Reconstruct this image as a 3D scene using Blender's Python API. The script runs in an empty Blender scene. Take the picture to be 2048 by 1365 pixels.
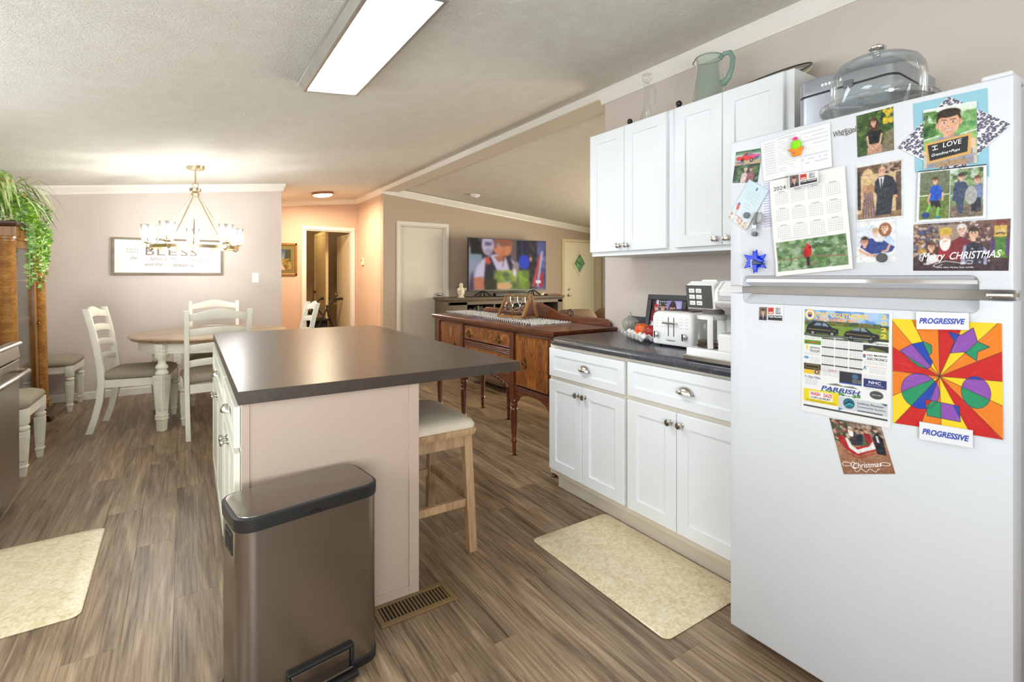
import bpy, bmesh, math, random
import numpy as np
from mathutils import Matrix, Vector, Euler
R = math.radians
PI = math.pi
scene = bpy.context.scene
COL = scene.collection
rnd = random.Random(7)

# ------------------------------------------------------------------ camera, world, exposure, daylight
cam_d = bpy.data.cameras.new('camera')
cam = bpy.data.objects.new('camera', cam_d)
COL.objects.link(cam)
cam.location = (0, 0, 1.26)
cam.rotation_euler = (R(90), 0, R(-33.37))
cam_d.sensor_width = 36
cam_d.lens = 1000 / 2048 * 36
cam_d.shift_y = -(682.5 - 554) / 2048
cam_d.clip_start = 0.05
scene.camera = cam
scene.view_settings.view_transform = 'Standard'
scene.view_settings.look = 'None'
scene.view_settings.gamma = 1
scene.view_settings.use_curve_mapping = False
scene.view_settings.exposure = 0.40
scene.cycles.use_denoising = True
scene.cycles.max_bounces = 10
scene.cycles.diffuse_bounces = 6
scene.cycles.transparent_max_bounces = 24
scene.cycles.caustics_reflective = False
scene.cycles.caustics_refractive = False
scene.cycles.sample_clamp_indirect = 6

wd = bpy.data.worlds.new('sky')
scene.world = wd
wd.use_nodes = True
wn = wd.node_tree
wn.nodes['Background'].inputs[0].default_value = (0.75, 0.88, 1.0, 1)
wn.nodes['Background'].inputs[1].default_value = 0.5


def lamp(name, kind, loc, power, color=(1, 1, 1), rot=(0, 0, 0), size=None, radius=None):
    d = bpy.data.lights.new(name, kind)
    d.energy = power
    d.color = color
    if kind == 'AREA':
        d.shape = 'RECTANGLE'
        d.size, d.size_y = size
    elif radius:
        d.shadow_soft_size = radius
    o = bpy.data.objects.new(name, d)
    COL.objects.link(o)
    o.location = loc
    o.rotation_euler = rot
    return o


# area lamps standing in for daylight, with unseen windows added behind them
lamp('daylight_kitchen_window', 'AREA', (-1.50, 0.75, 1.50), 24, (0.88, 0.94, 1.0), (0, R(-48), 0), (0.8, 1.3))
lamp('daylight_fill_dining', 'AREA', (-1.50, 2.9, 1.55), 15, (0.86, 0.94, 1.0), (0, R(-90), 0), (0.9, 2.0))  # added fill to brighten the dining side
lamp('daylight_fill_front', 'AREA', (0.4, -1.42, 1.35), 4, (0.82, 0.93, 1.0), (R(90), 0, 0), (2.4, 1.3))  # weak fill added behind the camera
lamp('ceiling_fill_front', 'AREA', (-0.35, -1.40, 1.00), 90, (0.88, 0.95, 1.0), (R(134), 0, R(14)), (1.7, 1.0))  # added lamp, tilted up to brighten the kitchen ceiling
lamp('ceiling_fill_dining', 'AREA', (-1.48, 2.6, 1.15), 9, (0.90, 0.96, 1.0), (0, R(-128), 0), (0.8, 2.2))  # added lamp, tilted up towards the dining ceiling
lamp('daylight_fill_living', 'AREA', (6.60, 3.6, 1.25), 135, (1.0, 0.91, 0.72), (0, R(90), 0), (1.5, 2.6))  # warm fill added on the living room side, its window unseen


# ------------------------------------------------------------------ mesh helpers
def lin(c):
    c = np.asarray(c, dtype=float)
    return np.where(c <= 0.04045, c / 12.92, ((c + 0.055) / 1.055) ** 2.4)


def rgb(r, g, b):
    l = lin(np.array([r, g, b]) / 255.0)
    return (float(l[0]), float(l[1]), float(l[2]), 1.0)


def wm(o):
    m = Matrix.Identity(4)
    while o is not None:
        m = Matrix.LocRotScale(o.location, o.rotation_euler, o.scale) @ m
        o = o.parent
    return m


class MB:
    def __init__(self):
        self.v = []
        self.f = []

    def add(self, vs, fs):
        n = len(self.v)
        self.v += [tuple(p) for p in vs]
        self.f += [tuple(i + n for i in q) for q in fs]
        return self

    def box(self, x0, y0, z0, x1, y1, z1, M=None):
        vs = [(x, y, z) for x in (x0, x1) for y in (y0, y1) for z in (z0, z1)]
        if M is not None:
            vs = [M @ Vector(p) for p in vs]
        return self.add(vs, [(0, 1, 3, 2), (4, 6, 7, 5), (0, 4, 5, 1), (2, 3, 7, 6), (0, 2, 6, 4), (1, 5, 7, 3)])

    def rings(self, rs, cap=True, closed=False):
        n = len(rs[0])
        vs = [p for r in rs for p in r]
        fs = []
        m = len(rs)
        for i in range(m if closed else m - 1):
            a, b = i * n, ((i + 1) % m) * n
            for k in range(n):
                k2 = (k + 1) % n
                fs.append((a + k, a + k2, b + k2, b + k))
        if cap and not closed:
            fs.append(tuple(range(n - 1, -1, -1)))
            fs.append(tuple((m - 1) * n + k for k in range(n)))
        return self.add(vs, fs)

    def lathe(self, prof, c=(0, 0, 0), seg=20, M=None, cap=True):
        rs = []
        for r, z in prof:
            ring = [Vector((c[0] + r * math.cos(2 * PI * k / seg), c[1] + r * math.sin(2 * PI * k / seg), c[2] + z)) for k in range(seg)]
            if M is not None:
                ring = [M @ p for p in ring]
            rs.append(ring)
        return self.rings(rs, cap)

    def sq(self, prof, c=(0, 0, 0), rot=0.0):
        """stack of square sections: (half width, z)"""
        rs = []
        for h, z in prof:
            rs.append([(c[0] + h * 1.41421 * math.cos(rot + PI / 4 + k * PI / 2), c[1] + h * 1.41421 * math.sin(rot + PI / 4 + k * PI / 2), c[2] + z) for k in range(4)])
        return self.rings(rs)

    def tube(self, pts, r, seg=8, closed=False):
        pts = [Vector(p) for p in pts]
        n = len(pts)
        rr = r if isinstance(r, (list, tuple)) else [r] * n
        rs = []
        prev = None
        for i, p in enumerate(pts):
            a = pts[(i - 1) % n] if (closed or i > 0) else p
            b = pts[(i + 1) % n] if (closed or i < n - 1) else p
            t = (b - a).normalized()
            if prev is None:
                u = t.orthogonal().normalized()
            else:
                u = (prev - t * prev.dot(t))
                u = u.normalized() if u.length > 1e-6 else t.orthogonal().normalized()
            prev = u
            w = t.cross(u)
            rs.append([p + (u * math.cos(2 * PI * k / seg) + w * math.sin(2 * PI * k / seg)) * rr[i] for k in range(seg)])
        return self.rings(rs, True, closed)

    def strip(self, pts, widths, up=(0, 0, 1), th=0.0):
        """flat ribbon along pts"""
        pts = [Vector(p) for p in pts]
        up = Vector(up)
        vs, fs = [], []
        n = len(pts)
        for i, p in enumerate(pts):
            t = (pts[min(i + 1, n - 1)] - pts[max(i - 1, 0)]).normalized()
            s = t.cross(up)
            s = s.normalized() if s.length > 1e-5 else Vector((1, 0, 0))
            vs += [p - s * widths[i] / 2, p + s * widths[i] / 2]
            if i:
                fs.append((2 * i - 2, 2 * i - 1, 2 * i + 1, 2 * i))
        return self.add(vs, fs)

    def prism(self, poly, a, b, axis='z'):
        """polygon extruded from a to b along axis; poly in the two other axes (xy / xz / yz)"""
        def p3(p, h):
            return {'z': (p[0], p[1], h), 'y': (p[0], h, p[1]), 'x': (h, p[0], p[1])}[axis]
        return self.rings([[p3(p, a) for p in poly], [p3(p, b) for p in poly]])

    def ball(self, c, r, seg=12, rings=8, sc=(1, 1, 1)):
        rs = []
        for i in range(1, rings):
            t = PI * i / rings
            rs.append([(c[0] + sc[0] * r * math.sin(t) * math.cos(2 * PI * k / seg), c[1] + sc[1] * r * math.sin(t) * math.sin(2 * PI * k / seg), c[2] - sc[2] * r * math.cos(t)) for k in range(seg)])
        return self.rings(rs)

    def xf(self, M, start=0):
        self.v = self.v[:start] + [tuple(M @ Vector(p)) for p in self.v[start:]]
        return self

    def build(self, name, m, parent=None, w=False, smooth=35, bevel=0.0, bseg=2, kind=None):
        me = bpy.data.meshes.new(name)
        vs = self.v
        if w and parent is not None:
            iv = wm(parent).inverted()
            vs = [tuple(iv @ Vector(p)) for p in vs]
        me.from_pydata([tuple(p) for p in vs], [], self.f)
        if bevel or smooth:
            bm = bmesh.new()
            bm.from_mesh(me)
            bmesh.ops.recalc_face_normals(bm, faces=bm.faces)
            if bevel:
                es = [e for e in bm.edges if len(e.link_faces) == 2 and e.calc_face_angle(0) > R(30)]
                bmesh.ops.bevel(bm, geom=es, offset=bevel, segments=bseg, profile=0.5, affect='EDGES', clamp_overlap=True)
            bm.to_mesh(me)
            bm.free()
        if smooth:
            me.polygons.foreach_set('use_smooth', [True] * len(me.polygons))
            me.set_sharp_from_angle(angle=R(smooth))
        if m is not None:
            me.materials.append(m)
        o = bpy.data.objects.new(name, me)
        COL.objects.link(o)
        if parent is not None:
            o.parent = parent
        if kind:
            o['kind'] = kind
        return o


def thing(name, label, cat, loc=(0, 0, 0), rz=0.0, group=None):
    o = bpy.data.objects.new(name, None)
    o.empty_display_size = 0.05
    COL.objects.link(o)
    o.location = loc
    o.rotation_euler = (0, 0, rz)
    return tag(o, label, cat, group)


def tag(o, label, cat, group=None):
    o['label'] = label
    o['category'] = cat
    if group:
        o['group'] = group
    return o


def dup(root, loc, rz, label, group=None):
    r = root.copy()
    COL.objects.link(r)
    r.location = loc
    r.rotation_euler = (0, 0, rz)
    r['label'] = label
    if group:
        r['group'] = group
    for ch in list(root.children):
        c = ch.copy()
        COL.objects.link(c)
        c.parent = r
        for g in list(ch.children):
            d = g.copy()
            COL.objects.link(d)
            d.parent = c
    return r


def struct(name, mb, m, **k):
    o = mb.build(name, m, **k)
    o['kind'] = 'structure'
    return o


# ------------------------------------------------------------------ materials
class NT:
    def __init__(self, name):
        self.m = bpy.data.materials.new(name)
        self.m.use_nodes = True
        self.t = self.m.node_tree
        self.b = self.t.nodes['Principled BSDF']
        self.out = self.t.nodes['Material Output']

    def n(self, typ, **k):
        x = self.t.nodes.new(typ)
        for a, v in k.items():
            setattr(x, a, v)
        return x

    def l(self, a, b):
        self.t.links.new(a, b)

    def coords(self, scale=(1, 1, 1), kind='Object', rand=False):
        tc = self.n('ShaderNodeTexCoord')
        mp = self.n('ShaderNodeMapping')
        mp.inputs['Scale'].default_value = scale
        self.l(tc.outputs[kind], mp.inputs[0])
        if rand:
            oi = self.n('ShaderNodeObjectInfo')
            ml = self.n('ShaderNodeMath', operation='MULTIPLY')
            ml.inputs[1].default_value = 57.0
            self.l(oi.outputs['Random'], ml.inputs[0])
            cb = self.n('ShaderNodeCombineXYZ')
            self.l(ml.outputs[0], cb.inputs[0])
            self.l(ml.outputs[0], cb.inputs[1])
            self.l(cb.outputs[0], mp.inputs['Location'])
        return mp.outputs[0]

    def noise(self, vec, scale=5, detail=4, rough=0.55, dist=0.0):
        x = self.n('ShaderNodeTexNoise')
        x.inputs['Scale'].default_value = scale
        x.inputs['Detail'].default_value = detail
        x.inputs['Roughness'].default_value = rough
        x.inputs['Distortion'].default_value = dist
        self.l(vec, x.inputs['Vector'])
        return x.outputs[0]

    def ramp(self, fac, stops):
        x = self.n('ShaderNodeValToRGB')
        e = x.color_ramp.elements
        while len(e) < len(stops):
            e.new(0.5)
        for i, (p, c) in enumerate(stops):
            e[i].position = p
            e[i].color = c
        self.l(fac, x.inputs[0])
        return x.outputs[0]

    def mix(self, fac, a, b, mode='MIX'):
        x = self.n('ShaderNodeMix', data_type='RGBA', blend_type=mode)
        for s, v in ((0, fac), (6, a), (7, b)):
            if isinstance(v, (int, float, tuple)):
                x.inputs[s].default_value = v
            else:
                self.l(v, x.inputs[s])
        return x.outputs[2]

    def bump(self, h, strength=0.2, dist=0.01):
        x = self.n('ShaderNodeBump')
        x.inputs['Strength'].default_value = strength
        x.inputs['Distance'].default_value = dist
        self.l(h, x.inputs['Height'])
        self.l(x.outputs[0], self.b.inputs['Normal'])


MATS = {}


def M(name, c, rough=0.5, metal=0.0, var=0.06, vscale=8.0, bump=0.0, bscale=60.0, stretch=(1, 1, 1), coat=0.0, spec=0.5, emit=None):
    if name in MATS:
        return MATS[name]
    t = NT(name)
    co = t.coords(stretch)
    nz = t.noise(co, vscale, 3)
    lo = tuple(x * (1 - var) for x in c[:3]) + (1,)
    hi = tuple(min(1, x * (1 + var)) for x in c[:3]) + (1,)
    t.l(t.ramp(nz, [(0.3, lo), (0.7, hi)]), t.b.inputs['Base Color'])
    t.b.inputs['Roughness'].default_value = rough
    t.b.inputs['Metallic'].default_value = metal
    t.b.inputs['Specular IOR Level'].default_value = spec
    if coat:
        t.b.inputs['Coat Weight'].default_value = coat
        t.b.inputs['Coat Roughness'].default_value = 0.12
    if bump:
        t.bump(t.noise(co, bscale, 3), bump, 0.004)
    if emit:
        t.b.inputs['Emission Color'].default_value = emit[0]
        t.b.inputs['Emission Strength'].default_value = emit[1]
    MATS[name] = t.m
    return t.m


def glass(name, tint=(0.96, 0.98, 0.97), body=0.0, bodycol=(0.8, 0.85, 0.8, 1), rough=0.02):
    """thin-walled glass: fresnel mix of clear transmission and reflection, with a little body colour"""
    if name in MATS:
        return MATS[name]
    t = NT(name)
    t.t.nodes.remove(t.b)
    tr = t.n('ShaderNodeBsdfTransparent')
    co = t.coords()
    nz = t.noise(co, 6, 2)
    a = tuple(x * 0.97 for x in tint) + (1,)
    t.l(t.ramp(nz, [(0.3, a), (0.7, tuple(tint) + (1,))]), tr.inputs[0])
    gl = t.n('ShaderNodeBsdfGlossy')
    gl.inputs['Roughness'].default_value = rough
    gl.inputs['Color'].default_value = (1, 1, 1, 1)
    lw = t.n('ShaderNodeLayerWeight')
    lw.inputs['Blend'].default_value = 0.16
    mx = t.n('ShaderNodeMixShader')
    pw = t.n('ShaderNodeMath', operation='MULTIPLY_ADD')
    pw.inputs[1].default_value = 0.7
    pw.inputs[2].default_value = 0.02
    t.l(lw.outputs['Fresnel'], pw.inputs[0])
    t.l(pw.outputs[0], mx.inputs[0])
    src = tr.outputs[0]
    if body:
        df = t.n('ShaderNodeBsdfDiffuse')
        df.inputs[0].default_value = bodycol
        m2 = t.n('ShaderNodeMixShader')
        m2.inputs[0].default_value = body
        t.l(tr.outputs[0], m2.inputs[1])
        t.l(df.outputs[0], m2.inputs[2])
        src = m2.outputs[0]
    t.l(src, mx.inputs[1])
    t.l(gl.outputs[0], mx.inputs[2])
    t.l(mx.outputs[0], t.out.inputs[0])
    MATS[name] = t.m
    return t.m


def wood(name, dark, mid, light, axis='y', rough=0.4, scale=1.0, coat=0.0, figure=1.0, rand=True, bump=0.05, spec=0.5):
    if name in MATS:
        return MATS[name]
    t = NT(name)
    s = {'x': (1.2, 16, 16), 'y': (16, 1.2, 16), 'z': (16, 16, 1.2)}[axis]
    co = t.coords(tuple(k * scale for k in s), rand=rand)
    a = t.noise(co, 1.0, 6, 0.6, 0.6 * figure)
    fine = t.noise(co, 5.0, 4, 0.6, 0.2)
    base = t.ramp(a, [(0.30, dark), (0.5, mid), (0.72, light)])
    col = t.mix(0.35, base, t.ramp(fine, [(0.35, dark), (0.65, light)]))
    if rand:
        oi = t.n('ShaderNodeObjectInfo')
        mr = t.n('ShaderNodeMapRange')
        mr.inputs[3].default_value = 0.80
        mr.inputs[4].default_value = 1.16
        t.l(oi.outputs['Random'], mr.inputs[0])
        hs = t.n('ShaderNodeHueSaturation')
        t.l(mr.outputs[0], hs.inputs['Value'])
        t.l(col, hs.inputs['Color'])
        col = hs.outputs[0]
    t.l(col, t.b.inputs['Base Color'])
    t.b.inputs['Roughness'].default_value = rough
    t.b.inputs['Specular IOR Level'].default_value = spec
    if coat:
        t.b.inputs['Coat Weight'].default_value = coat
        t.b.inputs['Coat Roughness'].default_value = 0.15
    if bump:
        t.bump(fine, bump, 0.003)
    MATS[name] = t.m
    return t.m


def distressed(name, paint, under):
    """off-white paint worn through to the wood along its edges"""
    t = NT(name)
    bv = t.n('ShaderNodeBevel', samples=4)
    bv.inputs['Radius'].default_value = 0.0035
    g = t.n('ShaderNodeNewGeometry')
    dt = t.n('ShaderNodeVectorMath', operation='DOT_PRODUCT')
    t.l(bv.outputs[0], dt.inputs[0])
    t.l(g.outputs['Normal'], dt.inputs[1])
    edge = t.ramp(dt.outputs['Value'], [(0.80, (1, 1, 1, 1)), (0.97, (0, 0, 0, 1))])
    co = t.coords()
    worn = t.ramp(t.noise(co, 26, 4, 0.7), [(0.42, (0, 0, 0, 1)), (0.56, (.85, .85, .85, 1))])
    base = t.ramp(t.noise(co, 7, 4), [(0.35, tuple(x * 0.93 for x in paint[:3]) + (1,)), (0.65, paint)])
    spots = t.ramp(t.noise(co, 60, 3, 0.6), [(0.70, (0, 0, 0, 1)), (0.76, (.45, .45, .45, 1))])
    c1 = t.mix(spots, base, under)
    m2 = t.mix(edge, (0, 0, 0, 1), worn)
    t.l(t.mix(m2, c1, under), t.b.inputs['Base Color'])
    t.b.inputs['Roughness'].default_value = 0.45
    MATS[name] = t.m
    return t.m


def ink_mat(name, rough=0.35):
    """printed colour carried by the sheet's own vertices"""
    if name in MATS:
        return MATS[name]
    t = NT(name)
    a = t.n('ShaderNodeVertexColor', layer_name='ink')
    t.l(a.outputs[0], t.b.inputs['Base Color'])
    t.b.inputs['Roughness'].default_value = rough
    t.b.inputs['Specular IOR Level'].default_value = 0.3
    MATS[name] = t.m
    return t.m


def emitter(name, c, s):
    t = NT(name)
    t.b.inputs['Base Color'].default_value = (0, 0, 0, 1)
    t.b.inputs['Emission Color'].default_value = c
    t.b.inputs['Emission Strength'].default_value = s
    MATS[name] = t.m
    return t.m


# ------------------------------------------------------------------ flat print (photographs, calendars, cards, screen)
class Pic:
    """a sheet's printed picture as a raster of colours; u to the right, v downwards, both 0..1"""
    def __init__(self, w, h, bg=(255, 255, 255), seed=1):
        self.w, self.h = w, h
        self.c = np.ones((h, w, 3)) * np.array(bg) / 255.0
        u = (np.arange(w)) / (w - 1)
        v = (np.arange(h)) / (h - 1)
        self.u, self.v = np.meshgrid(u, v)
        self.px = 1.0 / w
        self.py = 1.0 / h
        self.rng = np.random.RandomState(seed)

    def put(self, m, col, a=1.0):
        m = (np.clip(m, 0, 1) * a)[..., None]
        self.c = self.c * (1 - m) + m * np.array(col)[:3] / 255.0
        return self

    def grad(self, c0, c1, v0=0.0, v1=1.0):
        t = np.clip((self.v - v0) / (v1 - v0), 0, 1)
        m = (self.v >= v0) & (self.v <= v1)
        col = np.array(c0)[None, None] * (1 - t[..., None]) + np.array(c1)[None, None] * t[..., None]
        self.c = np.where(m[..., None], col / 255.0, self.c)
        return self

    def blotch(self, cols, n, v0=0, v1=1, u0=0, u1=1, r=0.05, a=0.8):
        for i in range(n):
            cu, cv = self.rng.uniform(u0, u1), self.rng.uniform(v0, v1)
            k = self.rng.uniform(0.5, 1.4) * r
            self.el(cu, cv, k, k * self.w / self.h * self.rng.uniform(0.5, 1.1), cols[self.rng.randint(len(cols))], a=a, box=(u0, v0, u1, v1))
        return self

    def el(self, cu, cv, ru, rv, col, rot=0.0, a=1.0, box=None):
        asp = self.h / self.w
        x, y = self.u - cu, (self.v - cv) * asp
        if rot:
            c, s = math.cos(rot), math.sin(rot)
            x, y = x * c + y * s, -x * s + y * c
        d = np.sqrt((x / ru) ** 2 + (y / (rv * asp)) ** 2)
        m = (1 - d) * min(ru, rv * asp) / self.px + 0.5
        if box:
            m = np.where((self.u >= box[0]) & (self.u <= box[2]) & (self.v >= box[1]) & (self.v <= box[3]), m, 0)
        return self.put(m, col, a)

    def rc(self, u0, v0, u1, v1, col, a=1.0):
        m = np.minimum(np.minimum((self.u - u0) / self.px, (u1 - self.u) / self.px), np.minimum((self.v - v0) / self.py, (v1 - self.v) / self.py)) + 0.5
        return self.put(m, col, a)

    def po(self, pts, col, a=1.0):
        acc = np.zeros_like(self.u)
        n = len(pts)
        for du, dv in ((-.25, -.25), (.25, -.25), (-.25, .25), (.25, .25)):
            uu, vv = self.u + du * self.px, self.v + dv * self.py
            ins = np.zeros(self.u.shape, bool)
            for i in range(n):
                (x0, y0), (x1, y1) = pts[i], pts[(i + 1) % n]
                if y0 == y1:
                    continue
                ins ^= ((y0 > vv) != (y1 > vv)) & (uu < (x1 - x0) * (vv - y0) / (y1 - y0) + x0)
            acc += ins * 0.25
        return self.put(acc, col, a)

    def li(self, pts, wd, col, a=1.0):
        """polyline, width in u units"""
        asp = self.h / self.w
        best = np.full(self.u.shape, 9.0)
        for (x0, y0), (x1, y1) in zip(pts[:-1], pts[1:]):
            dx, dy = x1 - x0, (y1 - y0) * asp
            L = dx * dx + dy * dy + 1e-9
            t = np.clip(((self.u - x0) * dx + (self.v - y0) * asp * dy) / L, 0, 1)
            best = np.minimum(best, np.hypot(self.u - x0 - t * dx, (self.v - y0) * asp - t * dy))
        return self.put((wd / 2 - best) / self.px + 0.5, col, a)

    def grain(self, amt=0.04, k=1):
        g = self.rng.randn(self.h // k + 1, self.w // k + 1)
        g = np.kron(g, np.ones((k, k)))[:self.h, :self.w]
        self.c = np.clip(self.c + amt * g[..., None], 0, 1)
        return self

    def scrawl(self, u0, v0, u1, lines, dv, col, wd=0.006, a=0.8, drop=0.0):
        """rows of small unreadable writing"""
        for i in range(lines):
            vv = v0 + i * dv
            x = u0
            while x < u1:
                L = self.rng.uniform(0.02, 0.06)
                if self.rng.rand() > drop:
                    self.li([(x, vv), (min(x + L, u1), vv + drop * 0.004)], wd, col, a)
                x += L + 0.012
        return self

    def head(self, cu, cv, r, skin=(214, 165, 135), hair=(60, 40, 30), long=0.0, bald=False, cap=None):
        asp = self.w / self.h
        if long:
            self.el(cu, cv + r * asp * long * 0.5, r * 1.25, r * asp * (1.2 + long * 0.6), hair)
        self.rc(cu - r * 0.4, cv + r * asp * 0.5, cu + r * 0.4, cv + r * asp * 1.5, skin)
        if not bald:
            self.el(cu, cv - r * asp * 0.25, r * 1.02, r * asp * 1.15, hair)
        self.el(cu, cv + r * asp * 0.05, r * 0.86, r * asp * 1.1, skin)
        if not bald:
            self.el(cu, cv - r * asp * 0.85, r * 0.86, r * asp * 0.42, hair)
        if cap:
            self.el(cu, cv - r * asp * 0.75, r * 1.0, r * asp * 0.55, cap)
        dk = tuple(x * 0.35 for x in skin)
        for s in (-1, 1):
            self.el(cu + s * r * 0.34, cv - r * asp * 0.05, r * 0.13, r * asp * 0.09, dk)
            self.li([(cu + s * r * 0.15, cv - r * asp * 0.25), (cu + s * r * 0.5, cv - r * asp * 0.25)], r * 0.12, tuple(x * 0.6 for x in hair) if not bald else dk, 0.7)
        self.el(cu, cv + r * asp * 0.25, r * 0.12, r * asp * 0.16, tuple(x * 0.82 for x in skin))
        self.el(cu, cv + r * asp * 0.56, r * 0.36, r * asp * 0.14, (240, 232, 225))
        self.li([(cu - r * 0.38, cv + r * asp * 0.5), (cu, cv + r * asp * 0.46), (cu + r * 0.38, cv + r * asp * 0.5)], r * 0.08, (165, 80, 75))
        return self


def sheet(name, quad, pic, m, label=None, cat=None, parent=None, group=None, lift=None, th=0.0008, plane_n=(-1, 0, 0)):
    """printed sheet: quad = four 3-D corners TL TR BR BL (world), raster on its front, real thickness behind"""
    w, h = pic.w, pic.h
    A, B, C, D = [np.array(p, float) for p in quad]
    U, V = pic.u[..., None], pic.v[..., None]
    P = A * (1 - U) * (1 - V) + B * U * (1 - V) + C * U * V + D * (1 - U) * V
    nrm = np.array(plane_n, float)
    if lift is not None:
        P = P + nrm * lift(pic.u, pic.v)[..., None]
    P = P + nrm * th
    pts = P.reshape(-1, 3)
    cols = lin(np.clip(pic.c, 0, 1)).reshape(-1, 3)
    idx = np.arange(w * h).reshape(h, w)
    q = np.stack([idx[:-1, :-1], idx[1:, :-1], idx[1:, 1:], idx[:-1, 1:]], -1).reshape(-1, 4)
    # rim behind the print gives the sheet its thickness
    loop = np.concatenate([idx[0, :], idx[1:, -1], idx[-1, -2::-1], idx[-2:0:-1, 0]])
    back = pts[loop] - nrm * th
    n0 = len(pts)
    nb = len(loop)
    allp = np.concatenate([pts, back])
    allc = np.concatenate([cols, np.ones((nb, 3)) * 0.75])
    fs = q.tolist()
    for k in range(nb):
        k2 = (k + 1) % nb
        fs.append((int(loop[k]), int(loop[k2]), n0 + k2, n0 + k))
    if parent is not None:
        iv = np.array(wm(parent).inverted())
        allp = allp @ iv[:3, :3].T + iv[:3, 3]
    me = bpy.data.meshes.new(name)
    me.from_pydata(allp.tolist(), [], fs)
    at = me.color_attributes.new('ink', 'FLOAT_COLOR', 'POINT')
    at.data.foreach_set('color', np.concatenate([allc, np.ones((len(allc), 1))], 1).astype(np.float32).ravel())
    me.materials.append(m)
    if lift is not None:
        me.polygons.foreach_set('use_smooth', [True] * len(me.polygons))
    o = bpy.data.objects.new(name, me)
    COL.objects.link(o)
    if parent is not None:
        o.parent = parent
    if label:
        tag(o, label, cat, group)
    return o


_TXT = {}


def text_mesh(body, shear=0.0, bold=0.0, spacing=1.0):
    k = (body, shear, bold, spacing)
    if k in _TXT:
        return _TXT[k]
    cu = bpy.data.curves.new('t', 'FONT')
    cu.body = body
    cu.shear = shear
    cu.offset = bold
    cu.space_character = spacing
    cu.resolution_u = 3
    o = bpy.data.objects.new('t', cu)
    COL.objects.link(o)
    dg = bpy.context.evaluated_depsgraph_get()
    me = o.evaluated_get(dg).to_mesh()
    vs = np.array([v.co[:2] for v in me.vertices])
    fs = [tuple(p.vertices) for p in me.polygons]
    o.evaluated_get(dg).to_mesh_clear()
    bpy.data.objects.remove(o)
    bpy.data.curves.remove(cu)
    lo, hi = vs.min(0), vs.max(0)
    vs = (vs - lo) / (hi - lo)
    _TXT[k] = (vs, fs)
    return _TXT[k]


def lettering(quad, items, parent, m, n=(-1, 0, 0), lift=0.0014, liftf=None, name='lettering'):
    """items: (text, u0, v0, u1, v1[, shear, bold, turn]) boxes on the quad, v downwards"""
    A, B, C, D = [np.array(p, float) for p in quad]
    mb = MB()
    nn = np.array(n, float)
    for it in items:
        tx, u0, v0, u1, v1 = it[:5]
        sh = it[5] if len(it) > 5 else 0
        bo = it[6] if len(it) > 6 else 0
        vs, fs = text_mesh(tx, sh, bo)
        rise = it[7] if len(it) > 7 else 0.0
        out = []
        for x, y in vs:
            u = u0 + (u1 - u0) * x
            v = v1 - (v1 - v0) * y - rise * x
            p = A * (1 - u) * (1 - v) + B * u * (1 - v) + C * u * v + D * (1 - u) * v + nn * lift
            if liftf is not None:
                p = p + nn * float(liftf(np.array(u), np.array(v)))
            out.append(p)
        mb.add(out, fs)
    return mb.build(name, m, parent, w=True, smooth=None)

# ------------------------------------------------------------------ palette
WALL = M('wall_paint', rgb(206, 194, 185), 0.55, var=0.015, vscale=2, bump=0.05, bscale=220)
WALL_HALL = M('wall_paint_hall', rgb(212, 186, 164), 0.55, var=0.015, vscale=2, bump=0.05, bscale=220)
WALL_LIV = M('wall_paint_living', rgb(184, 166, 146), 0.55, var=0.015, vscale=2, bump=0.05, bscale=220)
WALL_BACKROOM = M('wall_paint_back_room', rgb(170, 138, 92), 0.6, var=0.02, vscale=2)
TRIM = M('white_trim_paint', rgb(232, 228, 218), 0.35, var=0.01)
BEAM = M('beam_paint', rgb(214, 206, 190), 0.4, var=0.01)
DOORP = M('door_paint', rgb(222, 216, 202), 0.35, var=0.01)
DOOR_EXT = M('entry_door_paint', rgb(240, 230, 200), 0.35, var=0.01)
CAB = M('cabinet_white', rgb(228, 231, 234), 0.32, var=0.008, spec=0.5)
CAB_IN = M('cabinet_frame_cream', rgb(214, 206, 190), 0.45, var=0.02)
ISL = M('island_panel', rgb(186, 165, 148), 0.45, var=0.012, vscale=3, bump=0.04, bscale=400)
ISL_CAB = M('island_cabinet_paint', rgb(224, 224, 208), 0.35, var=0.015)
NICKEL = M('brushed_nickel', rgb(200, 196, 188), 0.22, 1.0, var=0.04)
CHROME = M('chrome', rgb(215, 215, 215), 0.08, 1.0, var=0.02)
BRASS_OLD = M('aged_brass', rgb(120, 98, 64), 0.3, 1.0, var=0.2, vscale=30)
BLACKP = M('black_plastic', rgb(28, 27, 27), 0.45, var=0.1)
WHITEP = M('white_plastic', rgb(238, 238, 238), 0.3, var=0.01)
FRIDGE = M('fridge_enamel', rgb(199, 201, 205), 0.38, var=0.006, bump=0.03, bscale=500)
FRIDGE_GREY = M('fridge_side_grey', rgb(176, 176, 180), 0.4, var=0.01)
GASKET = M('fridge_gap_grey', rgb(150, 143, 136), 0.6)
INK = ink_mat('printed_ink', 0.42)
INK_MATTE = ink_mat('printed_ink_matte', 0.7)
BLK = M('black_print', rgb(30, 28, 28), 0.6)
WHT = M('white_print', rgb(245, 243, 240), 0.6)
BLUE_PRINT = M('blue_print', rgb(36, 62, 160), 0.5)
RED_PRINT = M('red_print', rgb(196, 36, 38), 0.5)
GOLD_PRINT = M('gold_print', rgb(240, 190, 60), 0.5)
GREY_PRINT = M('grey_print', rgb(150, 148, 145), 0.6)
TAUPE_PRINT = M('taupe_print', rgb(128, 112, 92), 0.6)
DIST = distressed('distressed_white', rgb(232, 228, 212), rgb(120, 92, 62))
OAK_TOP = wood('table_top_wood', rgb(128, 102, 78), rgb(166, 138, 108), rgb(190, 164, 134), 'x', 0.35, 1.0, coat=0.15)
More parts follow.
